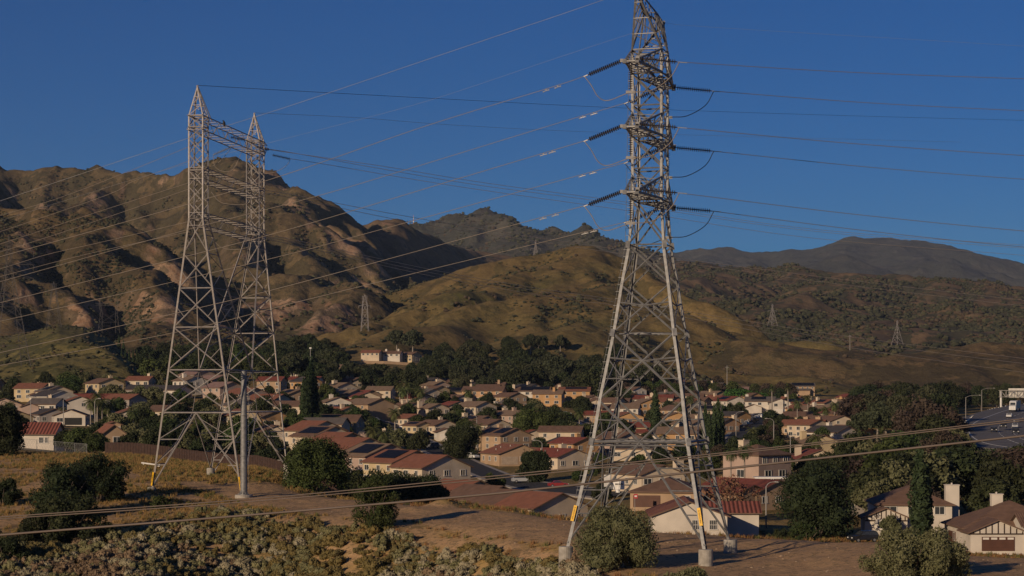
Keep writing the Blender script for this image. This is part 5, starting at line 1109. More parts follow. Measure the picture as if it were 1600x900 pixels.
H(78, 664, 30, 9, 9, 2.9, 'dark', 'grey', 'low grey house with pale garage door in the shade on the side street', Y=590, gar=('F', 1.5, 4.6))
H(155, 648, 80, 9, 18, 3.4, 'red', 'cream', 'long dull red roof behind the palm clump on the side street', Y=680)
H(196, 652, 60, 9, 11, 4.4, 'rust', 'grey', 'grey-walled house with rust gable past the palm clump', Y=660)
H(206, 668, 20, 8, 9, 3.4, 'rust', 'white', 'small pale house with red roof cap beside the yellow-green palms', Y=600)
H(225, 640, 80, 9, 11, 3.0, 'dark', 'grey', 'long dark roof at the foot of the near green hill', Y=740)
H(172, 694, 22, 6.2, 9, 3.6, 'rust', 'tan', 'tan gable with a round arched window rising over the brown fence', Y=420, p=.75, win=[('F', .6, 2.6, 1.6, 1.6)], dz=.2)
H(176, 668, 20, 3.4, 3.6, 4.4, 'rust', 'tan', 'small tower-like tan cube with rust cap behind the arched gable', Y=480)
# houses half hidden between the named ones
fill_rng = random.Random(17); used_lab = set()
REG = [(430, 560, 'behind the twin-mast pylon'), (560, 640, 'uphill of the street bend'), (640, 720, 'past the palm cluster'), (720, 800, 'below the large peach house'), (800, 880, 'around the willowy trees'), (880, 960, 'beside the near pylon leg'), (960, 1030, 'inside the pylon before the cypress'), (1030, 1110, 'inside the pylon past the cypress'), (1110, 1200, 'beside the car-lined street'), (1200, 1270, 'at the head of the shaded street'), (1270, 1345, 'by the three stacked gables'), (-30, 160, 'on the side street'), (160, 430, 'behind the brown fence')]
nf = 0
for row_ in range(900):
    px = fill_rng.uniform(-20, 1340); Y = fill_rng.uniform(540, 1010)
    if px < 430 and (Y > 780 or fill_rng.random() < .8): continue
    if 1100 < px and Y < 620: continue
    x = (px - CX) / F * Y
    if any((x - hx) ** 2 + (Y - hy) ** 2 < (r + 10.0) ** 2 for hx, hy, r, *_ in HB) or any((x - rx) ** 2 + (Y - ry) ** 2 < (rr_ + 8) ** 2 for rx, ry, rr_ in road_pts): continue
    rf = fill_rng.choice(['brown', 'brown', 'tan', 'brown', 'rust', 'red', 'tan', 'grey', 'dark']); wl = fill_rng.choice(['cream', 'white', 'tan', 'cream', 'yellow', 'pinkish', 'orange']); reg = next(t for a, b, t in REG if a <= px < b); ch = fill_rng.random() < .5; hh = fill_rng.choice([3.0, 3.2, 4.6, 5.2])
    lab = '%s %s house with %s roof%s %s' % ('two-storey' if hh > 4 else 'low', wl, {'rust': 'orange-brown', 'dark': 'near-black'}.get(rf, rf), ' and chimney' if ch else '', reg)
    if lab in used_lab: continue
    used_lab.add(lab); house(px, 0, fill_rng.choice([36, 36, 40, 80, 20]), fill_rng.uniform(8.5, 10.5), fill_rng.uniform(9, 13), hh, rf, wl, lab, chim=[(fill_rng.uniform(-2, 2), fill_rng.uniform(-3, 3), 1.4)] if ch else (), Y=Y, solar=[('L', -.3, .2, .2, .8)] if fill_rng.random() < .15 else None); nf += 1
print('fillers', nf)
# ---------------- retaining walls, fences, sheds ----------------
def strip(name, label, cat, pts, h, th, m, top=None, group=None, part='panel'):
    root = empty(name, pts[0]); tag(root, label, cat, group); o = Vector(root.location)
    for a, b in zip(pts[:-1], pts[1:]):
        mb = MB(); n = max(1, int((b - a).length / 2)); 
        for k in range(n):
            p = a.lerp(b, k / n); q = a.lerp(b, (k + 1) / n); zp = gz(p.x, p.y); zq = gz(q.x, q.y); d = (q - p); d.z = 0; d.normalize(); nn = Vector((d.y, -d.x, 0)) * th / 2
            vs = [Vector((p.x, p.y, zp - .5)) + nn, Vector((q.x, q.y, zq - .5)) + nn, Vector((q.x, q.y, zq - .5)) - nn, Vector((p.x, p.y, zp - .5)) - nn]
            up = [Vector((v.x, v.y, v.z + .5 + h)) for v in vs]; mb.add([v - o for v in vs + up], [(0, 1, 5, 4), (1, 2, 6, 5), (2, 3, 7, 6), (3, 0, 4, 7), (4, 5, 6, 7)])
        mb.build(part, m, root)
    return root
fz = [Vector((x, y, 0)) for x, y in ((-66.6, 326), (-58, 322), (-50, 316), (-42, 308), (-33, 300), (-26, 296))]
M_FENCE = mat('brown_slat_fence', (.085, .05, .04), .9, (.06, .036, .03), 2, wave=('X', 2.2, .5))
fr = empty('slat_fence', (-66.6, 326, gz(-66.6, 326))); tag(fr, 'long dark brown slatted fence behind the twin-mast pylon', 'fence'); o_ = Vector(fr.location)
for a, b in zip(fz[:-1], fz[1:]):
    mb = MB(); n = int((b - a).length / .55)
    for k in range(n):
        p = a.lerp(b, (k + .45) / n); d = (b - a).normalized(); z = gz(p.x, p.y); mb.box(Vector((p.x, p.y, z + 1.0 + hrng.uniform(-.02, .03))) - o_, ((b - a).length / n * .93, .04, 2.05), math.atan2(d.y, d.x))
    mb.build('slat_panel', M_FENCE, fr); mb = MB()
    for k in range(3): p = a.lerp(b, k / 3); mb.box(Vector((p.x, p.y + .12, gz(p.x, p.y) + 1.0)) - o_, (.12, .12, 2.3))
    mb.build('post', M_TIMB, fr)
cf = empty('chain_link_fence', (-86, 352, gz(-86, 352))); tag(cf, 'low grey chain-link fence on the crest of the dry slope beside the white ribbed-roof house', 'fence'); o_ = Vector(cf.location)
pp = [Vector((x, y, gz(x, y))) for x, y in ((-88, 355), (-84, 352), (-80, 349), (-76, 346), (-73.5, 344))]
for p in pp: mb = MB(); mb.tube([p - o_ + Vector((0, 0, -.4)), p - o_ + Vector((0, 0, 2.0))], .05, 5); mb.build('post', M_STEEL, cf)
mb = MB()
for a, b in zip(pp[:-1], pp[1:]):
    mb.bar(a - o_ + Vector((0, 0, 1.95)), b - o_ + Vector((0, 0, 1.95)), .05); mb.bar(a - o_ + Vector((0, 0, .1)), b - o_ + Vector((0, 0, .1)), .03)
    for k in range(12):
        p = a.lerp(b, k / 12) - o_; q = a.lerp(b, (k + 2) / 12) - o_; mb.bar(p + Vector((0, 0, .1)), q + Vector((0, 0, 1.9)), .018); mb.bar(q + Vector((0, 0, .1)), p + Vector((0, 0, 1.9)), .018)
mb.bar(pp[-2] - o_ + Vector((0, 0, .1)), pp[-1] - o_ + Vector((0, 0, 1.9)), .04)
mb.build('wire_mesh', M_STEEL, cf)
strip('garden_wall', 'tan block garden wall below the two-storey pinkish house', 'wall', [at(1158, 400), at(1195, 392), at(1228, 398)], 2.2, .25, WALL['yellow'])
strip('garden_wall', 'pale terrace wall under the ridge-top houses', 'wall', [at(566, 1160), at(600, 1162), at(645, 1168)], 1.6, .4, WALL['tan'])
strip('garden_wall', 'cream yard wall along the foot of the rust-roofed house by the tall street lamp', 'wall', [at(905, 560), at(930, 600)], 1.8, .25, WALL['cream'])
# patio cover beside the pinkish house
pc = empty('patio_cover', at(1203, 402)); tag(pc, 'white flat patio cover behind the tan block garden wall', 'patio cover')
mb = MB(); mb.box((0, 0, 2.9), (6.5, 4, .16)); mb.box((0, -2, 2.75), (6.6, .12, .22)); mb.build('roof', M_WHT, pc)
for x in (-3, 0, 3): mb = MB(); mb.bar((x, -1.9, -.5), (x, -1.9, 2.8), .15); mb.bar((x, -1.9, 2.1), (x + .7, -1.9, 2.75), .09); mb.build('post', M_WHT, pc)
# ---------------- street lamps ----------------
M_POLE = mat('lamp_pole_grey', (.33, .31, .29), .7)
def lamp(px, Y, h, arm, label, pos=None, group=None, ang=0):
    b = at(px, Y) if pos is None else pos; r = empty('street_lamp', b, ang); tag(r, label, 'street lamp', group)
    mb = MB(); mb.tube([(0, 0, -.5), (0, 0, h * .6), (0, 0, h - .5)], [.14, .11, .08], 8)
    s = 1 if arm > 0 else -1; mb.tube(curve_pts([(0, 0, h - .6), (s * .25 * abs(arm), 0, h - .1), (s * .6 * abs(arm), 0, h + .15), (arm, 0, h + .2)], 4), .06, 6); mb.build('pole', M_POLE, r, smooth=True)
    mb = MB(); mb.tube([(arm - s * .1, 0, h + .2), (arm + s * .25, 0, h + .22), (arm + s * .6, 0, h + .16), (arm + s * .75, 0, h + .1)], [.06, .15, .14, .04], 8); mb.build('lamp_head', M_POLE, r)
    return r
lamp(847, 480, 9.2, -1.6, 'grey street lamp in front of the bright red-roofed house', ang=R(-10))
lamp(745, 640, 9.0, -1.6, 'grey street lamp rising behind the two parked white vehicles', ang=R(15))
lamp(746, 560, 9.0, -1.5, 'grey street lamp beside the round street tree trunk', ang=R(20))
lamp(1197, 330, 7.5, 1.4, 'short street lamp next to the dark cul-de-sac trees below the red-roofed house')
lamp(1209, 560, 9.5, -1.8, 'curved street lamp in the middle of the view of the car-lined street')
lamp(1150, 640, 9.0, 1.8, 'curved street lamp beside the orange-red wall piers')
lamp(99, 560, 8.5, 1.2, 'street lamp before the black garage opening on the side street')
lamp(48, 520, 9.0, .8, 'thin street lamp above the ribbed red tile roof')
lamp(148, 520, 9.5, .9, 'thin street lamp standing in the palm clump on the side street')
lamp(1235, 455, 9, .6, 'plain grey pole lamp by the patio cover')
lamp(0, 0, 11, 4.6, 'freeway lamp with long arm, standing in front of the wood', pos=U(1509, 668, 690))
lamp(0, 0, 11, 4.6, 'freeway lamp with long arm at the guard rail nearest the sign gantry', pos=U(1534, 650, 800))
# utility poles on the far grass
for px, py, Y, hh, lab in ((1328, 561, 1500, 14, 'thin pole on the pale grass below the small pylon, nearer the grassy hills'), (1406, 565, 1480, 15, 'thin pole on the pale grass under the pylon of the scrub hills'), (1136, 590, 1130, 16, 'thin pole on the bare orange slope above the big round green tree')):
    b = P(px, py, Y); r = empty('utility_pole', (b.x, b.y, hz(b.x, b.y))); tag(r, lab, 'utility pole'); mb = MB(); mb.tube([(0, 0, -1), (0, 0, hh)], [.22, .15], 6); mb.build('pole', M_POLE, r); mb = MB(); mb.box((0, 0, hh - 1), (2.4, .15, .15)); mb.build('crossarm', M_POLE, r)
lm = empty('lamp_mast', P(485, 575, 880)); tag(lm, 'slim mast topped by a white lamp above the dark cypresses', 'lamp mast'); mb = MB(); mb.tube([(0, 0, -8), (0, 0, 8.5)], .12, 6); mb.build('pole', M_POLE, lm); mb = MB(); mb.box((0, 0, 8.8), (.9, .5, .6)); mb.build('lamp_head', M_WHT, lm)
tm = empty('relay_mast', P(646, 351, 5190)); tag(tm, 'tiny red and white relay mast on the far skyline', 'mast'); mb = MB()
for k in range(6): mb.bar((0, 0, k * 5 - 5), (0, 0, k * 5), 2.4 - k * .3, mi=k % 2)
mb.build('mast', [M_WHT, mat('mast_red', (.5, .2, .16), .7)], tm)
for dx in (-9, -16): mb = MB(); mb.bar((dx, 0, -5), (dx, 0, 12), 1.2); mb.build('antenna', M_PYLD, tm)
# ---------------- freeway furniture ----------------
gp = U(1564, 641, 835)
gr = empty('sign_gantry', gp); tag(gr, 'steel sign gantry over the freeway carrying blank white sign backs', 'sign gantry')
mb = MB(); mb.tube([(0, 0, -2), (0, 0, 8.2)], .42, 10); mb.build('post', M_WHT, gr); mb = MB()
for y in (-.7, .7):
    for z in (5.6, 8.3): mb.bar((-.8, y, z), (34, y, z), .22)
    for k in range(14): x = -.3 + k * 2.45; mb.bar((x, y, 5.6), (x, y, 8.3), .14); mb.bar((x, y, 5.6 if k % 2 else 8.3), (x + 2.45, y, 8.3 if k % 2 else 5.6), .14)
for k in range(15): x = -.5 + k * 2.45; mb.bar((x, -.7, 8.3), (x, .7, 8.3), .1)
mb.build('truss', M_POLE, gr); mb = MB(); mb.tube([(33.6, 0, -4), (33.6, 0, 8.2)], .42, 10); mb.build('post', M_WHT, gr)
for x0, x1 in ((3.4, 14), (14.6, 24)):
    mb = MB(); mb.box(((x0 + x1) / 2, .95, 7.2), (x1 - x0, .12, 4.0)); s = mb.build('sign_panel', mat('sign_back', (.66, .63, .56), .5), gr)
mb = MB()
rail = [U(1508, 664, 640), U(1516, 658, 690), U(1524, 652, 745), U(1540, 646, 800), U(1560, 640.5, 860), U(1600, 634.5, 960), U(1700, 629, 1150)]
rl = empty('guard_rail', rail[0]); tag(rl, 'pale guard rail curving along the far edge of the freeway', 'guard rail'); o_ = Vector(rail[0]); cr = curve_pts(rail, 10)
for a, b in zip(cr[:-1], cr[1:]): mb.bar(a - o_ + Vector((0, 0, .75)), b - o_ + Vector((0, 0, .75)), .1, .45)
mb.build('rail', M_WHT, rl); mb = MB()
for k, a in enumerate(cr[::2]): mb.bar(a - o_ + Vector((0, 0, -.6)), a - o_ + Vector((0, 0, 1.25)), .3)
mb.build('post_row', M_WHT, rl)
# ---------------- vehicles ----------------
M_TYRE = mat('tyre', (.02, .02, .02), .8); M_LIGHTG = mat('headlamp_glass', (.7, .7, .68), .15)
M_RIM = mat('wheel_rim', (.35, .35, .36), .4, metal=.5)
CARP = {k: mat('car_paint_' + k, c, .3, c, 1, spec=.5) for k, c in {'white': (.62, .62, .60), 'black': (.02, .02, .022), 'silver': (.33, .34, .35), 'blue': (.04, .06, .12), 'grey': (.12, .12, .125), 'red': (.25, .03, .03)}.items()}
_carproto = {}
def make_car(kind, colr):
    if kind == 'suv': prof = [(-2.35, .35), (-2.35, .95), (-2.2, 1.05), (-1.95, 1.62), (-1.7, 1.74), (.35, 1.72), (1.05, 1.12), (2.15, .98), (2.35, .75), (2.35, .35)]; wd = .95; gl = [(-2.05, 1.1), (-1.88, 1.55), (-1.62, 1.64), (.3, 1.62), (.88, 1.14)]
    else: prof = [(-2.25, .32), (-2.25, .85), (-2.1, .98), (-1.55, 1.0), (-.95, 1.4), (-.6, 1.45), (.35, 1.43), (1.05, .95), (2.05, .82), (2.28, .6), (2.28, .32)]; wd = .9; gl = [(-1.4, 1.0), (-.9, 1.33), (-.55, 1.37), (.3, 1.36), (.88, .98)]
    r = empty('parked_car'); n = len(prof); mb = MB(); vs = []
    for s, ins in ((-1, 0), (-.82, 1), (.82, 1), (1, 0)):
        for x, z in prof: k = .17 * max(0, (z - .95) / .8); vs.append((x, s * wd * (1 - k), z if abs(s) < 1 else z - .03 * (z > .4)))
    fs = [tuple(range(n)), tuple(range(4 * n - 1, 3 * n - 1, -1))]
    for a in range(3): fs += [(a * n + i, (a + 1) * n + i, (a + 1) * n + (i + 1) % n, a * n + (i + 1) % n) for i in range(n)]
    mb.add(vs, [f[::-1] for f in fs]); mb.build('body', CARP[colr], r)
    mb = MB()
    for s in (-1, 1):
        q = [(x, s * (wd * (1 - .17 * max(0, (z - .95) / .8)) + .012), z) for x, z in gl]; mb.add(q, [tuple(range(len(q)))[::s]])
    mb.build('side_window', M_PANE, r)
    x0, z0 = gl[-1]; x1, z1 = gl[-2]; mb = MB(); mb.add([(x0 + .14, -.72, z0 + .06), (x0 + .14, .72, z0 + .06), (x1 + .14, .62, z1 + .02), (x1 + .14, -.62, z1 + .02)], [(0, 1, 2, 3)]); mb.build('windscreen', M_PANE, r)
    xr, zr_ = gl[0]; xs, zs = gl[1]; mb = MB(); mb.add([(xr - .16, .7, zr_ + .06), (xr - .16, -.7, zr_ + .06), (xs - .12, -.62, zs), (xs - .12, .62, zs)], [(0, 1, 2, 3)]); mb.build('rear_window', M_PANE, r)
    for x in (-1.4, 1.4):
        for s in (-1, 1):
            mb = MB(); mb.tube([(x, s * (wd - .2), .34), (x, s * (wd + .02), .34)], .34, 14); wh = mb.build('wheel', M_TYRE, r); mb = MB(); mb.tube([(x, s * (wd - .1), .34), (x, s * (wd + .035), .34)], .2, 10); mb.build('rim', M_RIM, wh)
    for s in (-1, 1): mb = MB(); mb.box((prof[-1][0] - .03, s * .62, .72), (.1, .34, .16)); mb.build('headlight', M_LIGHTG, r)
    return r
def car(kind, colr, loc, rz, label, group=None):
    key = (kind, colr)
    if key not in _carproto: r = _carproto[key] = make_car(kind, colr); r.location = loc; r.rotation_euler = (0, 0, rz)
    else: r = copy_tree(_carproto[key], loc, rz)
    tag(r, label, 'car'); 
    if group: r['group'] = group
    elif 'group' in r: del r['group']
    return r
def gcar(kind, colr, px, py, deg, label, group=None):
    g = hit(px, py, 265); return car(kind, colr, (g.x, g.y, g.z + .40), R(deg), label, group)
gcar('suv', 'white', 717, 711, -62, 'white SUV parked by the round street tree, the farther of two white ones')
gcar('suv', 'white', 737, 719, -48, 'white SUV parked at the foot of the street lamp beside the round street tree')
gcar('sedan', 'silver', 700, 706, -62, 'silver car parked just uphill of the white SUV at the round street tree')
gcar('sedan', 'black', 731, 710, 120, 'black car under the round street tree')
gcar('suv', 'white', 613, 681, -60, 'white SUV near the tall street lamp at the street bend')
gcar('sedan', 'silver', 626, 676, -60, 'silver car uphill of the white SUV at the street bend')
gcar('sedan', 'white', 633, 672, -50, 'white car in a driveway by the small solar gable')
gcar('suv', 'black', 668, 684, 20, 'black SUV in the driveway next to the blue bin')
gcar('suv', 'white', 868, 648, 10, 'white van-like car behind the willowy tree near the pylon')
gcar('sedan', 'white', 884, 650, 5, 'white saloon beside the white van-like car behind the willowy tree')
gcar('suv', 'grey', 962, 770, -30, 'grey car in the driveway beyond the dirt bank under the white notice board')
gcar('suv', 'white', 893, 716, 15, 'white car behind the hedge beside the bright red-roofed house')
for k in range(8):
    t = k / 7; px = 1163 + 24 * t; py = 671 - 17 * t
    gcar('suv' if k % 3 else 'sedan', ['black', 'grey', 'silver', 'blue', 'black', 'grey', 'white', 'black'][k], px, py, 62,
         ['nearest car of the parked row, black, by the kerb crossing', 'grey car second in the parked row on the street of orange-red piers', 'silver car third in the parked row on the street of orange-red piers', 'blue car, the only blue one in the parked row', 'black car in the middle of the parked row', 'grey car three from the far end of the parked row', 'white car second from the far end of the parked row', 'black car at the far end of the parked row'][k], 'cars parked along the shaded street')
gcar('suv', 'white', 1221, 664, 80, 'white van parked on the sunny side of the car-lined street')
gcar('sedan', 'white', 1218, 671, 85, 'white car parked behind the white van on the sunny side')
gcar('sedan', 'black', 1229, 656, 70, 'black car ahead of the white van on the sunny side')
gcar('sedan', 'black', 1203, 642, 0, 'black car parked crosswise before the white gable-fronted house')
gcar('sedan', 'grey', 1195, 642, 0, 'grey car parked crosswise before the bright white two-storey house')
gcar('suv', 'black', 1349, 851, -160, 'black SUV with bright bumper half behind the silvery bush in the shaded driveway')
for k_, cl_, px_, py_, dg_, lb_ in (('sedan', 'silver', 655, 692, 128, 'silver car alone on the near kerb of the diagonal street bend'), ('suv', 'grey', 676, 702, 128, 'grey car on the near kerb across from the blue bin'), ('sedan', 'white', 586, 660, -55, 'white car at the upper end of the diagonal street by the palms'), ('suv', 'black', 570, 653, -50, 'black car at the very top of the diagonal street'),
  ('suv', 'silver', 815, 757, 10, 'silver car on the cross street below the porch house'), ('sedan', 'red', 872, 764, 8, 'red car on the cross street just over the dirt bank'), ('sedan', 'white', 905, 668, 60, 'white car on the curved street by the pylon leg'), ('suv', 'white', 1190, 655, 62, 'white car on the opposite kerb from the parked row'),
  ('sedan', 'silver', 40, 663, 0, 'silver car passing on the side street behind the ribbed red roof'), ('suv', 'white', 170, 666, 180, 'white car on the side street before the palm clump'), ('sedan', 'grey', 835, 735, 20, 'grey car in the drive of the porch house')):
    gcar(k_, cl_, px_, py_, dg_, lb_)
# freeway traffic (headlights towards the camera)
for px, py, Y, kd, cl, rz, lb in ((1568, 669, 618, 'suv', 'black', -112, 'black SUV alone in the middle lane of the freeway'), (1553, 681, 585, 'sedan', 'black', -100, 'dark car nearest on the freeway, low down by the cable'),
                     (1588, 661, 645, 'sedan', 'grey', -118, 'grey car farthest of the three stacked in the outer lanes'), (1586, 668.5, 612, 'sedan', 'silver', -112, 'silver car between the two darker ones in the outer lanes'),
                     (1587, 678, 580, 'suv', 'black', -105, 'black car lowest of the three stacked in the outer lanes'), (1577, 656, 700, 'sedan', 'white', -120, 'white car just below the white lorry')):
    q = P(px, py, Y); i = min(range(len(fwy_line)), key=lambda i: (Vector((fwy_line[i].x, fwy_line[i].y)) - Vector((q.x, q.y))).length)
    a = fwy_line[max(i - 1, 0)]; b = fwy_line[min(i + 1, len(fwy_line) - 1)]; ab = b - a; t = max(0, min(1, (Vector((q.x, q.y)) - Vector((a.x, a.y))).dot(Vector((ab.x, ab.y))) / (ab.x ** 2 + ab.y ** 2))); zz = a.z + ab.z * t
    yy = q.y * zz / q.z if abs(q.z) > .1 else q.y
    if abs(yy - q.y) < 60: q = Vector((q.x * yy / q.y, yy, zz))
    r = car(kd, cl, (q.x, q.y, zz + .03), math.atan2(ab.y, ab.x), lb); r.name = 'freeway_car'
q = U(1584, 649, 760); i = min(range(len(fwy_line)), key=lambda i: (Vector((fwy_line[i].x, fwy_line[i].y)) - Vector((q.x, q.y))).length); a = fwy_line[i]; b = fwy_line[i + 1]
tr = empty('semi_truck', (q.x, q.y, a.z + .05), math.atan2((b - a).y, (b - a).x)); tag(tr, 'white articulated lorry coming down the freeway under the sign gantry', 'lorry')
mb = MB(); mb.box((-7.5, 0, 2.6), (14.5, 2.55, 2.9)); mb.build('trailer', mat('trailer_grey', (.36, .36, .37), .5), tr)
mb = MB(); V = [(2.2, 3.95), (3.6, 3.7), (4.1, 2.3), (5.6, 2.0), (5.9, 1.5), (5.9, .5), (.6, .5), (.6, 3.9)]; n = len(V)
mb.add([(x, -1.2, z) for x, z in V] + [(x, 1.2, z) for x, z in V], [tuple(range(n)), tuple(range(2 * n - 1, n - 1, -1))] + [(i, i + n, (i + 1) % n + n, (i + 1) % n) for i in range(n)]); mb.build('cab', CARP['white'], tr)
mb = MB(); mb.add([(4.13, -1.0, 2.35), (4.13, 1.0, 2.35), (3.75, .95, 3.3), (3.75, -.95, 3.3)], [(0, 1, 2, 3)]); mb.build('windscreen', M_PANE, tr)
mb = MB(); mb.box((5.95, 0, 1.25), (.1, 1.1, .9)); mb.build('grille', M_RIM, tr)
for s in (-1, 1): mb = MB(); mb.box((5.93, s * .9, 1.1), (.1, .35, .3)); mb.build('headlight', M_LIGHTG, tr)
for x in (5, 1.2, 0, -12, -13.3):
    for s in (-1, 1): mb = MB(); mb.tube([(x, s * .85, .5), (x, s * 1.22, .5)], .5, 14); mb.build('wheel', M_TYRE, tr)
# bins and a street sign
g = H2(659, 684); r = empty('wheelie_bin', g + Vector((0, 0, .3))); tag(r, 'bright blue wheeled bin at the foot of a driveway', 'bin'); mb = MB(); mb.box((0, 0, .55), (.6, .65, 1.0)); mb.build('body', mat('blue_plastic', (.02, .05, .30), .5), r); mb = MB(); mb.box((0, 0, 1.1), (.66, .75, .1)); mb.build('lid', mat('blue_plastic', (.02, .05, .30), .5), r)
g = at(992, 352); r = empty('road_sign', g); tag(r, 'small red and white sign on a thin post beyond the dirt bank', 'sign'); mb = MB(); mb.tube([(0, 0, -1), (0, 0, 3.6)], .05, 6); mb.build('post', M_POLE, r)
mb = MB(); mb.box((.15, -.06, 3.1), (.7, .04, .8)); s = mb.build('panel', mat('sign_red', (.45, .05, .06), .5), r); mb = MB(); mb.box((.15, -.09, 3.1), (.42, .03, .28)); mb.build('symbol', M_WHT, s)
# ---------------- foliage ----------------
rs = np.random.RandomState(7)
def leaf_mat(name, c, c2, rnd=.25, sc=1.2): 
    m = mat(name, c, .75, c2, sc, rnd=rnd, spec=.2); return m
LF = {
 'dark': leaf_mat('leaf_dark_green', (.020, .028, .012), (.036, .045, .017)),
 'green': leaf_mat('leaf_green', (.032, .048, .014), (.055, .075, .022)),
 'vivid': leaf_mat('leaf_vivid_green', (.03, .085, .018), (.05, .12, .025), .1),
 'olive': leaf_mat('leaf_olive', (.085, .09, .04), (.13, .13, .065), .15),
 'brown': leaf_mat('leaf_brown', (.042, .031, .024), (.068, .049, .036), .15),
 'euc': leaf_mat('leaf_eucalyptus', (.032, .038, .02), (.055, .06, .03), .2),
 'yellow': leaf_mat('leaf_yellow_green', (.13, .13, .025), (.17, .15, .035), .15),
 'cyp': leaf_mat('leaf_cypress', (.025, .042, .018), (.045, .065, .026), .15),
 'palm': leaf_mat('leaf_palm', (.05, .07, .025), (.09, .10, .035), .2),
 'rust': leaf_mat('leaf_rust', (.20, .09, .06), (.26, .13, .08), .15),
 'pinkf': leaf_mat('bougainvillea_flower', (.50, .03, .07), (.38, .02, .04), .1),
 'sage': leaf_mat('leaf_grey_sage', (.21, .185, .115), (.31, .27, .175), 0, .8),
 'broom': leaf_mat('leaf_mustard', (.16, .12, .04), (.12, .10, .042), 0, .8),
 'brush': leaf_mat('leaf_brush_olive', (.125, .12, .055), (.18, .165, .08), 0, .8),
 'dry': leaf_mat('leaf_dry_brown', (.15, .10, .06), (.21, .15, .09), 0, .8),
}
M_BARK = mat('bark', (.13, .10, .08), .95, (.08, .06, .05), 3, bump=.4); M_BARKP = mat('bark_pale', (.30, .26, .22), .9, (.2, .17, .14), 3)
_ico = None
def ico():
    global _ico
    if _ico is None:
        t = (1 + 5 ** .5) / 2; V = np.array([(-1, t, 0), (1, t, 0), (-1, -t, 0), (1, -t, 0), (0, -1, t), (0, 1, t), (0, -1, -t), (0, 1, -t), (t, 0, -1), (t, 0, 1), (-t, 0, -1), (-t, 0, 1)], float); V /= np.linalg.norm(V[0])
        Fa = np.array([(0, 11, 5), (0, 5, 1), (0, 1, 7), (0, 7, 10), (0, 10, 11), (1, 5, 9), (5, 11, 4), (11, 10, 2), (10, 7, 6), (7, 1, 8), (3, 9, 4), (3, 4, 2), (3, 2, 6), (3, 6, 8), (3, 8, 9), (4, 9, 5), (2, 4, 11), (6, 2, 10), (8, 6, 7), (9, 8, 1)])
        _ico = (V, Fa)
    return _ico
def leaves(cent, rad, n, size, out=.6, flat=1.0, asp=.55):
    """n leaf quads on and inside spheres; cent (k,3), rad (k,)"""
    k = len(cent); pr = rad ** 2; pr = pr / pr.sum(); w = rs.choice(k, n, p=pr); d = rs.normal(size=(n, 3)); d /= np.linalg.norm(d, axis=1)[:, None]
    r = rad[w] * (0.62 + .42 * rs.rand(n) ** .7); p = cent[w] + d * r[:, None] * np.array([1, 1, flat])
    nn = d * out + rs.normal(size=(n, 3)) * .55; nn /= np.linalg.norm(nn, axis=1)[:, None]
    a = np.cross(nn, rs.normal(size=(n, 3))); a /= np.linalg.norm(a, axis=1)[:, None]; b = np.cross(nn, a); s = size * (.6 + .8 * rs.rand(n))[:, None]
    V = np.stack([p - a * s, p - b * s * asp, p + a * s, p + b * s * asp], 1).reshape(-1, 3); Fq = np.arange(n * 4).reshape(n, 4); return V, Fq
def cores(cent, rad, f=.66, flat=1.0):
    V0, F0 = ico(); V = []; Fc = []
    for i, (c, r) in enumerate(zip(cent, rad)):
        V.append(c + V0 * r * f * (0.8 + .35 * rs.rand(12))[:, None] * np.array([1, 1, flat])); f_ = F0 + i * 12; Fc.append(np.concatenate([f_, f_[:, 2:]], 1))
    return np.concatenate(V), np.concatenate(Fc)
def crown_mesh(name, cent, rad, n, size, m, out=.6, flat=1.0, core=.66, asp=.55):
    cent = np.array(cent, float); rad = np.array(rad, float); V, Fq = leaves(cent, rad, n, size, out, flat, asp)
    if core:
        V2, F2 = cores(cent, rad, core, flat); F2t = F2[:, :3]; tri = np.concatenate([Fq[:, [0, 1, 2]], Fq[:, [0, 2, 3]], F2t + len(V)]); V = np.concatenate([V, V2])
    else: tri = np.concatenate([Fq[:, [0, 1, 2]], Fq[:, [0, 2, 3]]])
    return npmesh(name, V, tri, [m])
def mk(name, crown, trunk=None, tm=None, extra=None):
    r = bpy.data.objects.new(name, None); COL.objects.link(r); c = bpy.data.objects.new('crown', crown); COL.objects.link(c); c.parent = r
    if trunk: t = trunk.build('trunk', tm or M_BARK, r)
    return r
def round_tree(m, H=8, W=7, n=2600, size=.32, seed=0, gap=.0, tr=.25, th=.28, k=16, tm=None):
    rr = random.Random(seed); cent = []; rad = []; mb = MB(); hub = Vector((0, 0, H * th))
    mb.tube([(0, 0, -1), (0.05, 0, H * th * .5), tuple(hub)], [tr, tr * .8, tr * .65], 7)
    for i in range(k):
        a = i * 2.4 + rr.uniform(-.4, .4); f = ((i + .5) / k); zz = H * (th + .12 + (1 - th - .22) * f); prof = math.sin(math.pi * (0.18 + .78 * f)) ** .7; rad_ = W / 2 * prof * rr.uniform(.4, .95)
        c = Vector((math.cos(a) * rad_, math.sin(a) * rad_, zz)); cent.append(c); rad.append(W * rr.uniform(.10, .215) * (1 - gap))
        if i % 2 == 0: mb.tube([tuple(hub), tuple(hub.lerp(c, .5) + Vector((0, 0, .2))), tuple(c)], [tr * .5, tr * .3, tr * .12], 5)
    return mk('tree_proto', crown_mesh('crown', cent, rad, n, size, m, core=.52 if not gap else .4), mb, tm)
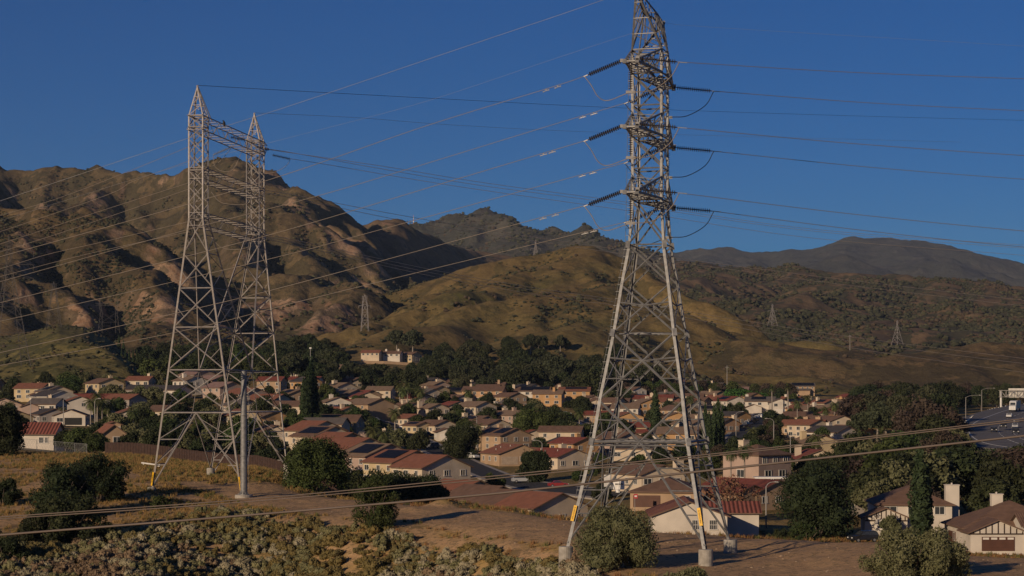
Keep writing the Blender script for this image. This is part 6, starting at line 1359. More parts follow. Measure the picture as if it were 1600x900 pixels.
def column_tree(m, H=14, W=2.4, n=2600, size=.28, seed=0):
    rr = random.Random(seed); cent = []; rad = []
    for i in range(22): f = (i + .5) / 22; p = (math.sin(math.pi * min(.08 + f * .95, 1)) ** .55) * (1 - .45 * f); a = i * 2.4; c = (math.cos(a) * W * .2 * p, math.sin(a) * W * .2 * p, H * (.04 + .93 * f)); cent.append(c); rad.append(W * .42 * p + .18)
    mb = MB(); mb.tube([(0, 0, -1), (0, 0, H * .8)], [.2, .05], 6); return mk('tree_proto', crown_mesh('crown', cent, rad, n, size, m, out=.9, core=.72, flat=1.3), mb)
def cone_tree(m, H=12, W=6, seed=0):
    rr = random.Random(seed); cent = []; rad = []
    for i in range(26): f = (i + .5) / 26; a = i * 2.4; q = W / 2 * (1 - f) ** .8 * .62; cent.append((math.cos(a) * q, math.sin(a) * q, H * (.15 + .83 * f))); rad.append(W * .2 * (1 - f) + .35)
    mb = MB(); mb.tube([(0, 0, -1), (0, 0, H * .9)], [.25, .05], 6); return mk('tree_proto', crown_mesh('crown', cent, rad, 2200, .33, m, core=.5), mb)
def palm_tree(H=9, n=26, L=2.6, seed=0, fan=False, m=None):
    rr = random.Random(seed); V = []; Fc = []
    for i in range(n):
        a = i * 2.399; el = R(75) - R(120) * (i / n) ** .8; d = Vector((math.cos(a), math.sin(a), 0)); pts = []; p = Vector((0, 0, H)); e = el
        for s in range(7): pts.append(p.copy()); p = p + (d * math.cos(e) + Vector((0, 0, math.sin(e)))) * L / 6; e -= R(16 if not fan else 7)
        side = Vector((-d.y, d.x, 0)); nn = 9
        for s in range(6):
            a0, a1 = pts[s], pts[s + 1]
            for q in range(3):
                c = a0.lerp(a1, q / 3)
                for sg in (-1, 1):
                    ll = L * (.26 if not fan else .2) * math.sin(math.pi * (s * 3 + q + 2) / 21) + .08; tip = c + side * sg * ll + (a1 - a0) * .8 - Vector((0, 0, ll * (.55 if not fan else .1)))
                    k = len(V); V += [tuple(c), tuple(c + (a1 - a0) * .28), tuple(tip)]; Fc.append((k, k + 1, k + 2))
    mb = MB(); mb.tube([(0, 0, -1), (.08, 0, H * .5), (0, 0, H)], [.24, .18, .17], 8)
    return mk('tree_proto', npmesh('crown', np.array(V), np.array(Fc), [m or LF['palm']]), mb, M_BARKP)
PROT = {}
for k in range(3):
    for nm in ('dark', 'green', 'olive', 'euc', 'yellow', 'brown'):
        PROT[nm, k] = round_tree(LF[nm], 8, 7.4 if nm != 'euc' else 6.2, 2900, .28 if nm != 'euc' else .3, seed=k * 7 + len(nm), gap=.0 if nm != 'euc' else .1, k=26, th=.25 if nm != 'euc' else .36, tm=M_BARKP if nm == 'euc' else None)
PROT['vivid', 0] = round_tree(LF['vivid'], 6, 9, 3200, .36, seed=3, k=24, th=.12)
for k in range(2): PROT['cyp', k] = column_tree(LF['cyp'], seed=k)
for k in range(3): PROT['palm', k] = palm_tree(7 + k * 1.6, seed=k, L=2.7); PROT['fan', k] = palm_tree(8.5, 34, 1.7, seed=k + 5, fan=True)
PROT['cone', 0] = cone_tree(LF['dark'])
PROT['rust', 0] = round_tree(LF['rust'], 6.5, 8, 1100, .16, seed=12, gap=.25, k=22)
for r in PROT.values(): r.location = (0, -3000, -200)
used = set()
def tree(key, loc, s, rz, name, label, cat, group=None, sxy=1.0):
    r = PROT[key]
    sc = (s * sxy, s * sxy, s)
    if name in ('wood_tree', 'garden_tree'):
        name, adj = {'dark': (name, 'dark green'), 'green': ('leafy_tree', 'mid-green'), 'euc': ('eucalyptus_tree', 'grey-green'), 'olive': ('olive_tree', 'olive-green'), 'brown': ('brown_leaf_tree', 'brownish')}[key[0]]
        label = adj + ' ' + label
    if key not in used: used.add(key); o = r; o.location = loc; o.rotation_euler = (0, 0, rz); o.scale = sc; o.name = name
    else: o = copy_tree(r, loc, rz, sc); o.name = name
    for kk in ('group',):
        if kk in o: del o[kk]
    return tag(o, label, cat, group)
# near bushes: leafy, built one by one
def near_bush(px, Y, w, h, mt, label, name='bush', n=9000, size=.13, k=26, seed=1, z=None, lean=0, dep=.9, dz=-.2):
    rr = random.Random(seed); cent = []; rad = []; g = at(px, Y)
    for i in range(k):
        a = rr.uniform(0, 6.283); f = rr.random(); q = math.sqrt(rr.random()); zz = h * (.12 + .72 * f); lim = math.sqrt(max(0.05, 1 - (abs(f - .35) / .75) ** 2)); cent.append((math.cos(a) * q * w / 2 * .78 * lim, math.sin(a) * q * w / 2 * dep * .78 * lim, zz)); rad.append(min(w, h * 1.3) * rr.uniform(.11, .2))
    cm = crown_mesh('crown', cent, rad, n, size, mt, core=.55, asp=.45)
    # shoots that break the outline
    r = empty(name, g + Vector((0, 0, dz)), rr.uniform(0, 1)); c = bpy.data.objects.new('crown', cm); COL.objects.link(c); c.parent = r
    mb = MB()
    for i in range(7): a = i * .9; mb.tube([(0, 0, -.5), (math.cos(a) * w * .1, math.sin(a) * w * .1, h * .3), (math.cos(a) * w * .28, math.sin(a) * w * .28, h * .68)], [.12, .08, .03], 5)
    mb.build('stem', M_BARK, r); sp = MB()
    for i in range(260):
        c_ = rr.choice(range(k)); c0 = Vector(cent[c_]); d = Vector((rr.gauss(0, .6), rr.gauss(0, .6), rr.uniform(.3, 1.2))).normalized(); L = rad[c_] * rr.uniform(1.0, 1.45)
        for q in range(7): p = c0 + d * L * (.55 + q * .075); s = d.cross(Vector((rr.gauss(0, 1), rr.gauss(0, 1), rr.gauss(0, 1)))).normalized() * size * .9; sp.add([p, p + s + d * size * .4, p + d * size * .8], [(0, 1, 2)])
    sp.build('shoots', mt, r); tag(r, label, 'bush'); return r
near_bush(962, 155.5, 6.7, 5.2, LF['olive'], 'large olive-green bush hiding the nearest foot of the tall pylon', seed=2, n=16000, size=.10, k=34)
near_bush(1070, 139, 5.4, 2.6, LF['olive'], 'low olive bush beside the round footing at the front of the tall pylon', seed=3, n=9000, size=.10, dz=-.6)
near_bush(1428, 139, 8.6, 3.7, LF['olive'], 'wide silvery-green bush in front of the shaded driveway and the half-timbered house', seed=4, n=20000, size=.10, k=44, dz=-.4)
near_bush(586, 204, 5.6, 5.5, LF['green'], 'dark green bush on the rim of the dirt pad, crossed by the foreground cables', seed=5, n=12000, size=.12, k=30)
near_bush(492, 262, 10.0, 7.4, LF['green'], 'largest dark green tree-like bush beside the foot of the twin-mast pylon', seed=6, n=20000, size=.17, k=44)
near_bush(252, 228, 2.9, 1.7, LF['green'], 'small rounded green bush below the footing of the twin-mast pylon', seed=7, n=3500, size=.11)
near_bush(152, 236, 8.4, 5.9, LF['dark'], 'tallest bush of the dark clump on the dry slope, its top nearly at the fence', seed=8, n=14000, size=.15, k=34)
near_bush(98, 222, 9.4, 6.4, LF['dark'], 'rounded bush on the outer side of the dark clump on the dry slope', seed=9, n=11000, size=.15, k=28)
near_bush(112, 207, 10.0, 5.4, LF['dark'], 'lowest bush of the dark clump on the dry slope, cut by the foreground cables', seed=10, n=12000, size=.15, k=30)
near_bush(70, 205, 6.0, 4.0, LF['dark'], 'bushy outer end of the dark clump, reaching the chaparral', seed=14, n=9000, size=.15, k=26)
near_bush(4, 236, 5.0, 3.2, LF['dark'], 'dark bush on the dry slope cut off by the edge of the view', seed=11, n=7000, size=.14)
near_bush(10, 318, 7.5, 8.4, LF['dark'], 'dark tree in front of the white house with the ribbed red roof', seed=12, n=13000, size=.2, k=34)
near_bush(8, 196, 5.5, 3.0, LF['dark'], 'dark brush in the bottom corner below the foreground cables', seed=13, n=7000, size=.13)
for i, (px, Y, w, h) in enumerate(((556, 300, 7, 5), (600, 305, 8, 6.2), (634, 312, 8, 6.8), (664, 320, 7.5, 6.4), (688, 326, 6.5, 5.2))):
    near_bush(px, Y, w, h, LF['dark'], ['end bush of the dark tree strip behind the pad, next to the largest bush', 'second tree of the dark strip before the diagonal row of houses', 'middle tree of the dark strip before the diagonal row of houses', 'fourth tree of the dark strip before the diagonal row of houses', 'last tree of the dark strip, nearest the ninth house of the diagonal row'][i], n=9000, size=.2, seed=20 + i, k=26, name='bush')
for px, Y, w, h, m, lb, sd in ((1279, 318, 16, 12.3, 'dark', 'huge round dark-green tree beside the dark cul-de-sac, hiding a grey house', 31), (835, 470, 8.5, 7.5, 'dark', 'round tree in front of the red-roofed house, before the street lamp', 32),
                         (723, 560, 12, 10, 'dark', 'round dense street tree in the middle of the far pavement', 33), (828, 640, 13, 11.5, 'green', 'big willowy green tree between two streets, uphill of the red roof', 34),
                         (858, 640, 10, 10.5, 'green', 'slightly smaller willowy tree joined to the big willowy one', 35), (1260, 300, 7, 3.4, 'green', 'low rounded shrub under the huge round tree, at the driveway edge', 36), (1215, 300, 5, 2.8, 'dark', 'dark low shrub at the corner of the shaded driveway', 37),
                         (880, 545, 9, 4.2, 'green', 'leafy green hedge beside the bright red-roofed house', 38), (470, 380, 7, 4.5, 'dark', 'dark shrub between the twin-mast pylon and the diagonal row of houses', 39), (1140, 320, 6, 5, 'dark', 'dark green shrubs beside the cream gable-end house and its ribbed wing', 40),
                         (1390, 318, 4.5, 4.2, 'olive', 'twiggy pale bush in front of the timbered garage wing', 41), (770, 445, 7, 4.2, 'green', 'olive-green bush on the traffic-side corner below the white cars', 42)):
    near_bush(px, Y, w, h, LF[m], lb, name='broadleaf_tree' if h > 7 else 'bush', n=15000 if h > 7 else 5000, size=.26 if h > 7 else .17, seed=sd, k=40 if h > 7 else 20, dz=0)
# rust tree, cypresses, palms by hand
tree(('rust', 0), at(1140, 338), 1.25, .3, 'bare_tree', 'bare reddish twiggy tree in front of the long red roof', 'tree')
def Cy(px, Y, s, lab, sxy=1.0, group=None): tree(('cyp', int(px) % 2), at(px, Y), s, px, 'cypress_tree', lab, 'cypress', group, sxy)
Cy(1437, 308, 1.16, 'tall solid cypress in front of the brown hip-roofed house by the white chimney', 1.15); Cy(1449, 310, .92, 'lower second cypress pressed against the tall solid one', .8)
Cy(1024, 640, 1.32, 'broad dark cypress rising inside the outline of the tall pylon', 1.1)
for i, (px, s) in enumerate(((480, 1.5), (486, 1.75), (492, 1.45), (474, 1.2))): Cy(px, 610 + i * 4, s, 'dark cypress of the tight group below the white lamp mast', .8, 'cypresses below the white lamp mast')
for i, px in enumerate((1108, 1116, 1122, 1128, 1102)): Cy(px, 560 + i * 5, .95 + .12 * (i % 3), 'cypress in the row beside the car-lined street, next to the pylon leg', .8, 'cypress row beside the car-lined street')
for i, px in enumerate((190, 196, 202, 208, 214)): Cy(px, 980, .9, 'slim cypress in the short row at the foot of the near green hill', .6, 'cypress row at the foot of the near green hill')
for i, (px, py, s) in enumerate(((186, 540, 1.2), (193, 545, 1.0))): g = P(px, py, 1130); Cy(px, 1090, s, 'black pointed cypress before the pale badlands', .8, 'pointed cypresses before the badlands')
def Pm(px, Y, s, lab, kind='palm', group=None): tree((kind, int(px) % 3), at(px, Y), s, px, 'palm_tree', lab, 'palm tree', group)
for px, Y, s, lab, kd in ((1142, 398, .82, 'palm casting its shadow on the sunny wall of the two-storey pinkish house', 'palm'), (1163, 400, .85, 'second palm before the sunny wall of the two-storey pinkish house', 'palm'), (1275, 500, 1.0, 'palm before the yellow-cream house by the upper foreground cable', 'palm'),
                      (1377, 470, 1.25, 'large sunlit palm at the edge of the wood near the cream gables', 'fan'), (1409, 450, 1.2, 'fan palm in front of the wood just above the foreground cables', 'fan'), (582, 545, 1.15, 'tall palm before the large plain brown roof', 'palm'), (600, 540, 1.1, 'second street palm beside the large plain brown roof', 'palm'),
                      (617, 600, 1.1, 'street palm beside the small red roof', 'palm'), (500, 445, .7, 'small palm in front of the third house of the diagonal row', 'palm'), (735, 610, 1.1, 'dark palm between the massive chimney and the white house', 'palm'), (747, 600, 1.0, 'second dark palm beside the white house with rust roof', 'palm'),
                      (732, 820, 1.1, 'palm in front of the large peach house', 'palm'), (905, 640, 1.0, 'palm at the end of the curved street by the pylon leg', 'palm'), (14, 480, .75, 'bushy palm before the two-storey pinkish house at the edge', 'palm'), (208, 500, .8, 'yellow-green palm right of the arched gable', 'palm'),
                      (1035, 560, .8, 'dark palm just above the pylon belt', 'palm'), (497, 585, .7, 'small pale palm at the foot of the tan-roofed pair', 'palm'), (1176, 560, .9, 'palm at the near end of the car-lined street', 'palm'), (1206, 880, 1.4, 'tall palm before the white gable-fronted house', 'fan'), (1231, 850, 1.5, 'tall palm before the dark red roof with panels', 'fan')):
    Pm(px, Y, s, lab, kd)
for i, (px, Y) in enumerate(((630, 800), (637, 810), (645, 805), (651, 820), (657, 800), (625, 815))): Pm(px, Y, 1.25, 'palm in the dark cluster between the orange gable and the black-panelled roof', 'palm', 'palm cluster uphill of the street')
for i, (px, Y) in enumerate(((142, 540), (152, 550), (160, 545), (168, 555), (175, 548), (150, 560))): Pm(px, Y, .95, 'palm in the clump on the side street beyond the brown fence', 'palm', 'palm clump on the side street')
for i, (px, Y) in enumerate(((1070, 740), (1062, 760), (1079, 750), (1246, 760), (1262, 780), (1290, 740), (1304, 700))): Pm(px, Y, 1.0, 'palm among the roofs on the freeway side of the town', 'palm', 'palms among the freeway-side roofs')
# ---- groves and garden trees ----
tr_rng = random.Random(99)
def blocked(x, y, m=1.0):
    for hx, hy, r, th, w_, L_ in HB:
        dx, dy = x - hx, y - hy
        if abs(dx) < 16 and abs(dy) < 16:
            q = R(-th); lx = dx * math.cos(q) - dy * math.sin(q); ly = dx * math.sin(q) + dy * math.cos(q)
            if abs(lx) < w_ / 2 + m + .6 and abs(ly) < L_ / 2 + m + .6: return True
    for rx, ry, rr_ in road_pts:
        if (x - rx) ** 2 + (y - ry) ** 2 < (rr_ + m) ** 2: return True
    return False
def grove(n, pxr, Yr, kinds, sr, name, label, group, cat='tree', zf=None, sxy=(.85, 1.2), m=1.0, ok=None, cap=None):
    c = 0; t = 0
    while c < n and t < n * 30:
        t += 1; px = tr_rng.uniform(*pxr); Y = tr_rng.uniform(*Yr); x = (px - CX) / F * Y
        if ok and not ok(px, Y): continue
        if blocked(x, Y, m): continue
        if 'garden' in name and any(abs(px - a) < w_ + 4 and 0 < b - Y < 38 for a, b, w_ in HPX) and tr_rng.random() < .8: continue
        s = tr_rng.uniform(*sr); z = gz(x, Y) if zf is None else zf(x, Y)
        if cap:  # keep sight lines to houses
            top = HY - F * (z + 8 * s) / Y
            if top < cap(px): s *= .75; 
            if HY - F * (z + 8 * s) / Y < cap(px): continue
        k = tr_rng.choice(kinds); nv = {'vivid': 1, 'cyp': 2, 'cone': 1}.get(k, 3)
        tree((k, tr_rng.randrange(nv)), (x, Y, z - .3), s, tr_rng.uniform(0, 6.28), name, label, cat, group, tr_rng.uniform(*sxy)); c += 1
ridge_gap = lambda px, Y: not (548 < px < 662 and 1080 < Y < 1300)
capw = lambda px: float(np.interp(px, [200, 430, 450, 480, 520, 550, 600, 660, 690, 720, 800, 860, 960, 1000], [545, 520, 525, 520, 530, 566, 568, 560, 518, 522, 522, 512, 535, 560]))
grove(130, (430, 700), (900, 1290), ['dark', 'dark', 'euc'], (1.0, 1.75), 'wood_tree', 'tree of the wood around the ridge-top houses', 'wood around the ridge-top houses', ok=ridge_gap, cap=capw, m=2, zf=hz)
grove(125, (690, 965), (930, 1290), ['dark', 'dark', 'euc'], (1.0, 1.9), 'wood_tree', 'tree of the wood at the foot of the grassy hills', 'wood at the foot of the grassy hills', cap=capw, m=2, zf=hz)
grove(85, (215, 440), (830, 1250), ['dark', 'dark', 'green'], (1.0, 1.6), 'wood_tree', 'tree of the wood behind the twin-mast pylon', 'wood behind the twin-mast pylon', cap=lambda px: 535, m=2, zf=hz)
for px, Y, s in ((826, 1000, 1.9), (860, 1060, 2.5), (868, 1050, 2.3), (915, 1080, 1.9), (932, 1090, 2.0), (620, 1290, 1.9), (645, 1285, 2.2), (740, 1180, 1.7), (905, 1030, 1.6), (845, 1100, 2.0), (1000, 1120, 1.7), (1020, 1140, 1.7), (940, 1040, 2.1), (745, 1000, 1.5)):
    x = (px - CX) / F * Y; tree(('euc', int(px) % 3), (x, Y, hz(x, Y) - .3), s, px, 'eucalyptus_tree', 'tall eucalyptus standing out above the wood, pale trunk showing', 'tree', 'tall eucalyptus above the wood')
grove(48, (965, 1240), (980, 1180), ['dark', 'brown', 'green'], (.8, 1.2), 'garden_tree', 'tree in the belt between the top roofs and the bare orange slope', 'trees below the bare orange slope', m=1, cap=lambda px: 566)
for px, Y, s in ((1150, 985, 1.35), (1168, 990, 1.3), (1184, 1000, 1.05)): x = (px - CX) / F * Y; tree(('vivid', 0), (x, Y, gz(x, Y)), s, px, 'broadleaf_tree', 'rounded bright green tree of the merged trio below the bare orange slope', 'tree', 'bright green trio below the orange slope')
for px, Y, s in ((1455, 1010, 1.15), (1430, 1030, .9), (1505, 1000, 1.1), (1492, 1010, .9), (1520, 1020, 1.0)): x = (px - CX) / F * Y; tree(('vivid', 0), (x, Y, gz(x, Y)), s, px, 'broadleaf_tree', 'bright green rounded tree at the back of the freeway wood', 'tree', 'bright green trees behind the freeway wood')
capr = lambda px: float(np.interp(px, [1300, 1340, 1380, 1420, 1470, 1500, 1520, 1545, 1560, 1600], [590, 575, 572, 575, 575, 590, 612, 640, 648, 650]))
fw_ok = lambda px, Y: not (px > 1470 and Y > 640 - (px - 1470) * 3 and Y < 980)
grove(70, (1335, 1500), (640, 1000), ['brown', 'dark', 'dark', 'euc'], (1.1, 1.9), 'wood_tree', 'tree of the tall wood beside the freeway', 'wood beside the freeway', cap=capr, m=2, ok=fw_ok)
grove(26, (1495, 1640), (890, 1250), ['brown', 'dark', 'dark'], (1.0, 1.5), 'wood_tree', 'tree of the dark band behind the sign gantry', 'band behind the sign gantry', cap=lambda px: 596, m=3)
capf = lambda px: float(np.interp(px, [1290, 1340, 1400, 1450, 1500, 1530, 1560, 1600], [690, 668, 668, 655, 672, 705, 710, 700]))
grove(48, (1300, 1640), (345, 520), ['dark', 'green', 'dark', 'dark', 'brown', 'olive'], (.9, 1.6), 'wood_tree', 'tree of the shaded grove between the brown-roofed houses and the freeway', 'grove below the freeway', cap=capf, m=1)
grove(16, (1250, 1360), (400, 470), ['dark', 'green'], (.7, 1.0), 'garden_tree', 'tree between the cream gables and the brown-roofed houses', 'green trees below the cream gables', cap=lambda px: 705, m=1)
for i, (px, Y) in enumerate([(1500 + k * 9, 425 + (k * 37) % 50) for k in range(17)]):
    x = (px - CX) / F * Y; zt = -(694 + (i * 13) % 14 - HY) / F * Y; g_ = gz(x, Y); s_ = max(.5, (zt - g_) / 8)
    k_ = ['dark', 'brown', 'green', 'brown'][i % 4]; tree((k_, i % 3), (x, Y, g_ - .3), s_, i, 'wood_tree', 'tree of the front row hiding the foot of the freeway', 'tree', 'front row of trees under the freeway', 1.5)
for i, (px, Y, yt) in enumerate(((1440, 590, 622), (1455, 600, 618), (1468, 585, 630), (1480, 600, 640), (1490, 590, 648), (1475, 560, 655), (1500, 560, 672), (1460, 550, 645), (1425, 560, 640), (1510, 540, 684), (1488, 530, 672))):
    x = (px - CX) / F * Y; g_ = gz(x, Y); tree((['brown', 'dark'][i % 2], i % 3), (x, Y, g_ - .3), (-(yt - HY) / F * Y - g_) / 8, i, 'wood_tree', 'tall tree hiding the near edge of the freeway bend', 'tree', 'tall trees at the freeway bend', 1.0)
grove(190, (560, 985), (560, 960), ['dark', 'dark', 'green', 'dark', 'olive'], (.45, 1.0), 'garden_tree', 'small garden tree between the houses of the middle streets', 'garden trees of the middle streets', m=.6)
grove(120, (965, 1300), (520, 980), ['dark', 'dark', 'green', 'dark', 'brown'], (.4, .8), 'garden_tree', 'small garden tree between the freeway-side houses', 'garden trees on the freeway side', m=.6)
grove(45, (440, 560), (560, 900), ['dark', 'green'], (.5, 1.0), 'garden_tree', 'garden tree around the long red roofs behind the twin-mast pylon', 'garden trees by the long red roofs', m=.6)
grove(110, (-20, 440), (430, 830), ['dark', 'green', 'dark', 'olive'], (.5, 1.0), 'garden_tree', 'garden tree among the houses behind the brown fence', 'garden trees behind the brown fence', m=.8, ok=lambda px, Y: not (Y < 600 and px < 120 and px > 30))
grove(22, (180, 440), (345, 440), ['dark', 'green', 'olive'], (.6, .85), 'garden_tree', 'tree directly behind the brown slatted fence', 'trees behind the slatted fence', m=1)
grove(14, (100, 160), (375, 430), ['green', 'dark'], (.45, .65), 'garden_tree', 'tree behind the chain-link fence', 'trees behind the chain-link fence', m=1)
grove(26, (900, 1230), (345, 545), ['dark', 'green'], (.35, .6), 'garden_tree', 'low garden tree on the streets behind the tall pylon feet', 'garden trees behind the pylon feet', m=.8)
for px, Y, s, lab in ((855, 560, .42, 'bright pink bougainvillea beside the red-roofed house'),):
    near_bush(857, 585, 5.5, 3.2, LF['pinkf'], lab, n=3500, size=.2, seed=50, k=16, dz=0)
near_bush(838, 590, 4.5, 3.2, LF['brown'], 'dull reddish shrub next to the bright pink bougainvillea', n=3000, size=.2, seed=51, k=14, dz=0)
for k_, r in PROT.items():
    if k_ not in used:
        for c in list(r.children): bpy.data.objects.remove(c)
        bpy.data.objects.remove(r)
# ---- chaparral on the near slope ----
def scatter_blobs(name, pts, size, protos, mats, pm):
    """one mesh of many shrubs; protos: list of (V,F); pm: proto and material index per point"""
    Vs = []; Fs = []; Ms = []; off = 0
    for j, (V0, F0, mi) in enumerate(protos):
        sel = np.where(pm == j)[0]; n = len(sel)
        if not n: continue
        a = rs.rand(n) * 6.283; c, s = np.cos(a), np.sin(a); S = size[sel]
        X = (V0[None, :, 0] * c[:, None] - V0[None, :, 1] * s[:, None]) * S[:, None] + pts[sel, 0][:, None]; Y = (V0[None, :, 0] * s[:, None] + V0[None, :, 1] * c[:, None]) * S[:, None] + pts[sel, 1][:, None]
        Z = V0[None, :, 2] * (S * (.75 + .5 * rs.rand(n)))[:, None] + pts[sel, 2][:, None]
        Vs.append(np.stack([X, Y, Z], -1).reshape(-1, 3)); Fs.append((F0[None] + (np.arange(n) * len(V0))[:, None, None]).reshape(-1, 3) + off); Ms.append(np.full(n * len(F0), mi)); off += n * len(V0)
    me = npmesh(name, np.concatenate(Vs), np.concatenate(Fs), mats, np.concatenate(Ms)); o = bpy.data.objects.new(name, me); COL.objects.link(o); return o
def shrub_proto(mi, n=420, k=9, size=.05, seed=0):
    rr = np.random.RandomState(seed); cent = np.stack([rr.uniform(-.3, .3, k), rr.uniform(-.3, .3, k), rr.uniform(.12, .42, k)], 1); rad = rr.uniform(.14, .24, k)
    V, Fq = leaves(cent, rad, n, size, .5); V2, F2 = cores(cent, rad, .84); return np.concatenate([V, V2]), np.concatenate([Fq[:, [0, 1, 2]], Fq[:, [0, 2, 3]], F2[:, :3] + len(V)]), mi
pr = [shrub_proto(i % 4, seed=i) for i in range(12)]
N = 6500; px = rs.uniform(-120, 930, N); e0 = np.interp(px, [-120, 100, 180, 240, 300, 420, 640, 880, 960], [212, 205, 206, 214, 224, 219, 199, 163, 150]); e9 = np.interp(px, [-120, 400, 900], [165, 178, 125])
Y = e0 - (e0 - e9) * rs.rand(N) ** .8 + rs.normal(size=N) * 1.2; X = (px - CX) / F * Y; dn = fbm(X / 7, Y / 7, 31, 3)
keep = (dn > -.36) | (rs.rand(N) < .25); keep &= ~((np.abs(px - 545) < 14) & (np.abs(Y - 196) < 5)); px, X, Y, dn = px[keep], X[keep], Y[keep], dn[keep]; n = len(X)
Zb = ground_z(X, Y); cz = fbm(X / 11, Y / 11, 44, 3) + rs.normal(size=n) * .12
# materials: 0 sage, 1 mustard, 2 olive, 3 dry
lefty = np.clip((430 - px) / 300, 0, 1)
kind = np.where(cz > .16, 1, np.where(cz > .02 - .10 * (px < 600) - lefty * .05, 2, np.where(cz > -.3, 0, 3))); kind = np.where((rs.rand(n) < .35 * lefty) & (kind == 0), 3, kind); kind = np.where((px < 560) & (px > 420) & (rs.rand(n) < .45), 1, kind)
pm = kind + 4 * rs.randint(0, 3, n); sz = rs.uniform(.5, 1.35, n) ** 1.8 + .3 * np.where(kind == 3, .8, 1)
o = scatter_blobs('chaparral', np.stack([X, Y, Zb - .06], 1), sz, pr, [LF['sage'], LF['broom'], LF['brush'], LF['dry']], pm)
tag(o, 'grey-green and mustard chaparral shrubs covering the near slope below the dirt pad', 'shrubs', kind='stuff')
# weeds and dry grass on the pad and the dry slope
def tuft_proto(mi, n=16, seed=0, h=.5):
    rr = np.random.RandomState(seed); V = []; Fc = []
    for i in range(n): a = rr.rand() * 6.28; l = rr.uniform(.5, 1) * h; t = rr.uniform(.2, .6); b = np.array([rr.uniform(-.2, .2), rr.uniform(-.2, .2), 0]); d = np.array([math.cos(a) * t * l, math.sin(a) * t * l, l]); w = np.array([-math.sin(a), math.cos(a), 0]) * .03; k = len(V); V += [b - w, b + w, b + d]; Fc.append((k, k + 1, k + 2))
    return np.array(V), np.array(Fc), mi
M_GR = [mat('dry_grass_blade', (.30, .19, .07), .9), mat('green_grass_blade', (.12, .12, .035), .9), mat('rust_weed', (.24, .12, .05), .9)]
tp = [tuft_proto(i % 3, 18, i) for i in range(6)]
N = 62000; px = np.where(rs.rand(N) < .4, rs.uniform(-60, 480, N), rs.uniform(-60, 1680, N)); Y = 130 + 195 * rs.rand(N) ** .9; X = (px - CX) / F * Y; C_ = cover_near(X, Y); keep = (rs.rand(N) > C_[:, 0] * 1.15) & (Y > np.interp(px, [0, 420, 880, 1000], [206, 214, 165, 134])) & (Y < 330)
X, Y, px = X[keep], Y[keep], px[keep]; n = len(X); kk = np.where(rs.rand(n) < .25, 1, np.where((px > 600) & (rs.rand(n) < .6), 2, 0)) + 3 * rs.randint(0, 2, n)
o = scatter_blobs('dry_grass', np.stack([X, Y, ground_z(X, Y) - .03], 1), rs.uniform(.5, 1.3, n), tp, M_GR, kk); tag(o, 'dry golden grass and weeds on the slope and around the dirt pad', 'grass', kind='stuff')
stp = [(ico()[0] * (0.6 + .6 * np.random.RandomState(i).rand(12))[:, None] * np.array([.5, .4, .25]), ico()[1], i % 2) for i in range(4)]
N = 9000; px = rs.uniform(-60, 1680, N); Y = 128 + 130 * rs.rand(N); X = (px - CX) / F * Y; C_ = cover_near(X, Y); keep = (rs.rand(N) < C_[:, 0] + .1) & (fbm(X / 6, Y / 6, 35, 3) > -.05); X, Y = X[keep], Y[keep]; n = len(X)
o = scatter_blobs('gravel', np.stack([X, Y, ground_z(X, Y)], 1), .07 + .3 * rs.rand(n) ** 4, stp, [mat('stone_tan', (.34, .25, .17), .95), mat('clod_brown', (.22, .14, .085), .95)], rs.randint(0, 4, n)); tag(o, 'loose stones and clods on the bare dirt pad', 'gravel', kind='stuff')
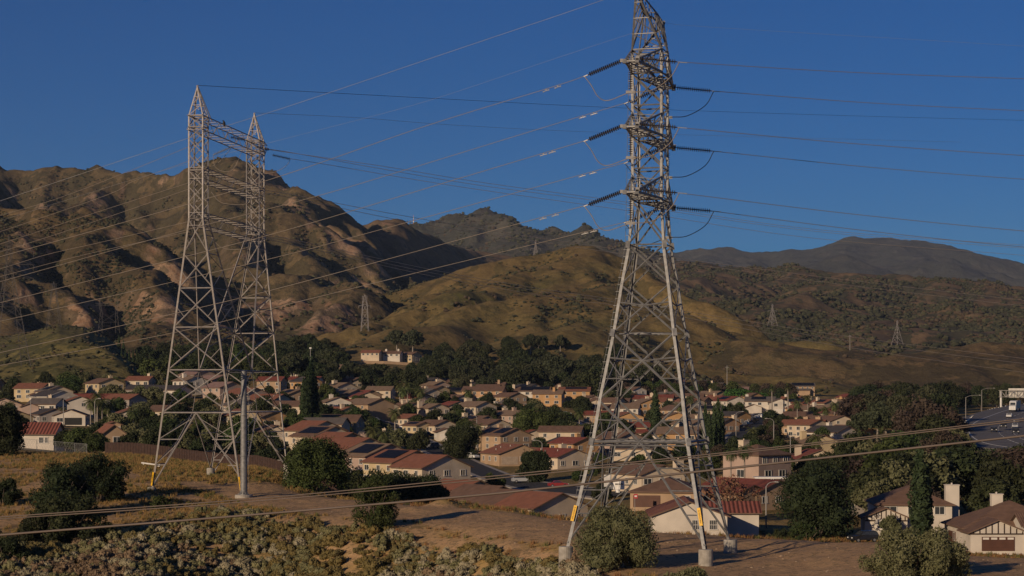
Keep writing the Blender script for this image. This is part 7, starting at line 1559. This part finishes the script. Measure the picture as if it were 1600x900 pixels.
# scrub on the hills
V0, F0 = ico()
def blobp(seed, mi, a=.75):
    rr = np.random.RandomState(seed); V = V0 * (0.7 + .5 * rr.rand(12))[:, None] * np.array([.5, .5, .36]); V[:, 2] += .2; return V, F0, mi
bp_ = [blobp(i, i % 3) for i in range(9)]
SCR = [mat('scrub_dark', (.030, .034, .018), .95, (.045, .045, .025), .1), mat('scrub_olive', (.055, .054, .028), .95, (.07, .065, .034), .1), mat('scrub_brown', (.075, .055, .036), .95, (.065, .046, .03), .1)]
for k, num, p0, p1, y0, y1, s0, s1, thr, nm, lab in (('near_hill', 1500, -60, 250, 640, 1200, 1.0, 2.6, .05, 'hill_scrub', 'low scrub on the near green hill'),
        ('front_bluff', 14000, -40, 400, 1260, 1960, 1.5, 3.6, -.05, 'bluff_scrub', 'scrub dotting the eroded bluff'), ('left_mountain', 20000, -60, 860, 1450, 3500, 2.2, 5.5, -.02, 'mountain_scrub', 'scrub patches over the big mountain'),
        ('middle_hills', 9000, 480, 1640, 1120, 1880, 1.3, 4.6, .07, 'grassy_hill_scrub', 'scattered dark scrub on the grassy hills'), ('right_hills', 22000, 1000, 1660, 1700, 3650, 3, 8.5, -.05, 'far_hill_scrub', 'dense dark scrub over the brown hills on the freeway side'),
        ('middle_mountain', 3500, 600, 1100, 3500, 5300, 5, 13, .0, 'distant_scrub', 'scrub on the distant central mountain')):
    N = num * 3; zfn = {'near_hill': near_hill_z, 'middle_mountain': middle_z}.get(k, hills_z); px = rs.uniform(p0, p1, N); Y = y0 + (y1 - y0) * rs.rand(N); X = (px - CX) / F * Y
    dn = fbm(X / (s1 * 14), Y / (s1 * 14), 61, 4) + .5 * fbm(X / (s1 * 4), Y / (s1 * 4), 62, 2); keep = (dn + (np.clip((samp(ER['hills'], X, Y, 'S') - samp(ER['hills'], X, Y)) * .05, -.25, .35) if k in HN else 0)) > thr; X, Y, px = X[keep][:num], Y[keep][:num], px[keep][:num]; Z = zfn(X, Y); n = len(X)
    vis = Z >= (ground_z(X, Y) - .5)
    if k in HN: vis &= samp(ER['hills'], X, Y, 'arg') == HN.index(k)
    X, Y, Z, px = X[vis], Y[vis], Z[vis], px[vis]; n = len(X)
    cm = fbm(X / 120, Y / 120, 70, 3) + rs.normal(size=n) * .25; pm = np.where(cm < .0, 0, np.where(cm < .28, 1, 2)) + 3 * rs.randint(0, 3, n)
    o = scatter_blobs(nm, np.stack([X, Y, Z], 1), s0 + (s1 - s0) * rs.rand(n) ** 2.2, bp_, SCR, pm); tag(o, lab, 'scrub', kind='stuff')
# ---------------- air ----------------
HAZE = True
if HAZE:
    mb = MB(); mb.box((0, 4500, 700), (26000, 26000, 2 * 745)); hzm = bpy.data.materials.new('haze_air'); hzm.use_nodes = True; t = hzm.node_tree; t.nodes.remove(t.nodes['Principled BSDF'])
    v = t.nodes.new('ShaderNodeVolumePrincipled'); v.inputs['Color'].default_value = (.62, .76, 1.0, 1); v.inputs['Density'].default_value = 2.4e-5; v.inputs['Anisotropy'].default_value = 0.0
    t.links.new(v.outputs[0], t.nodes['Material Output'].inputs['Volume']); o = mb.build('haze', hzm); tag(o, kind='stuff')
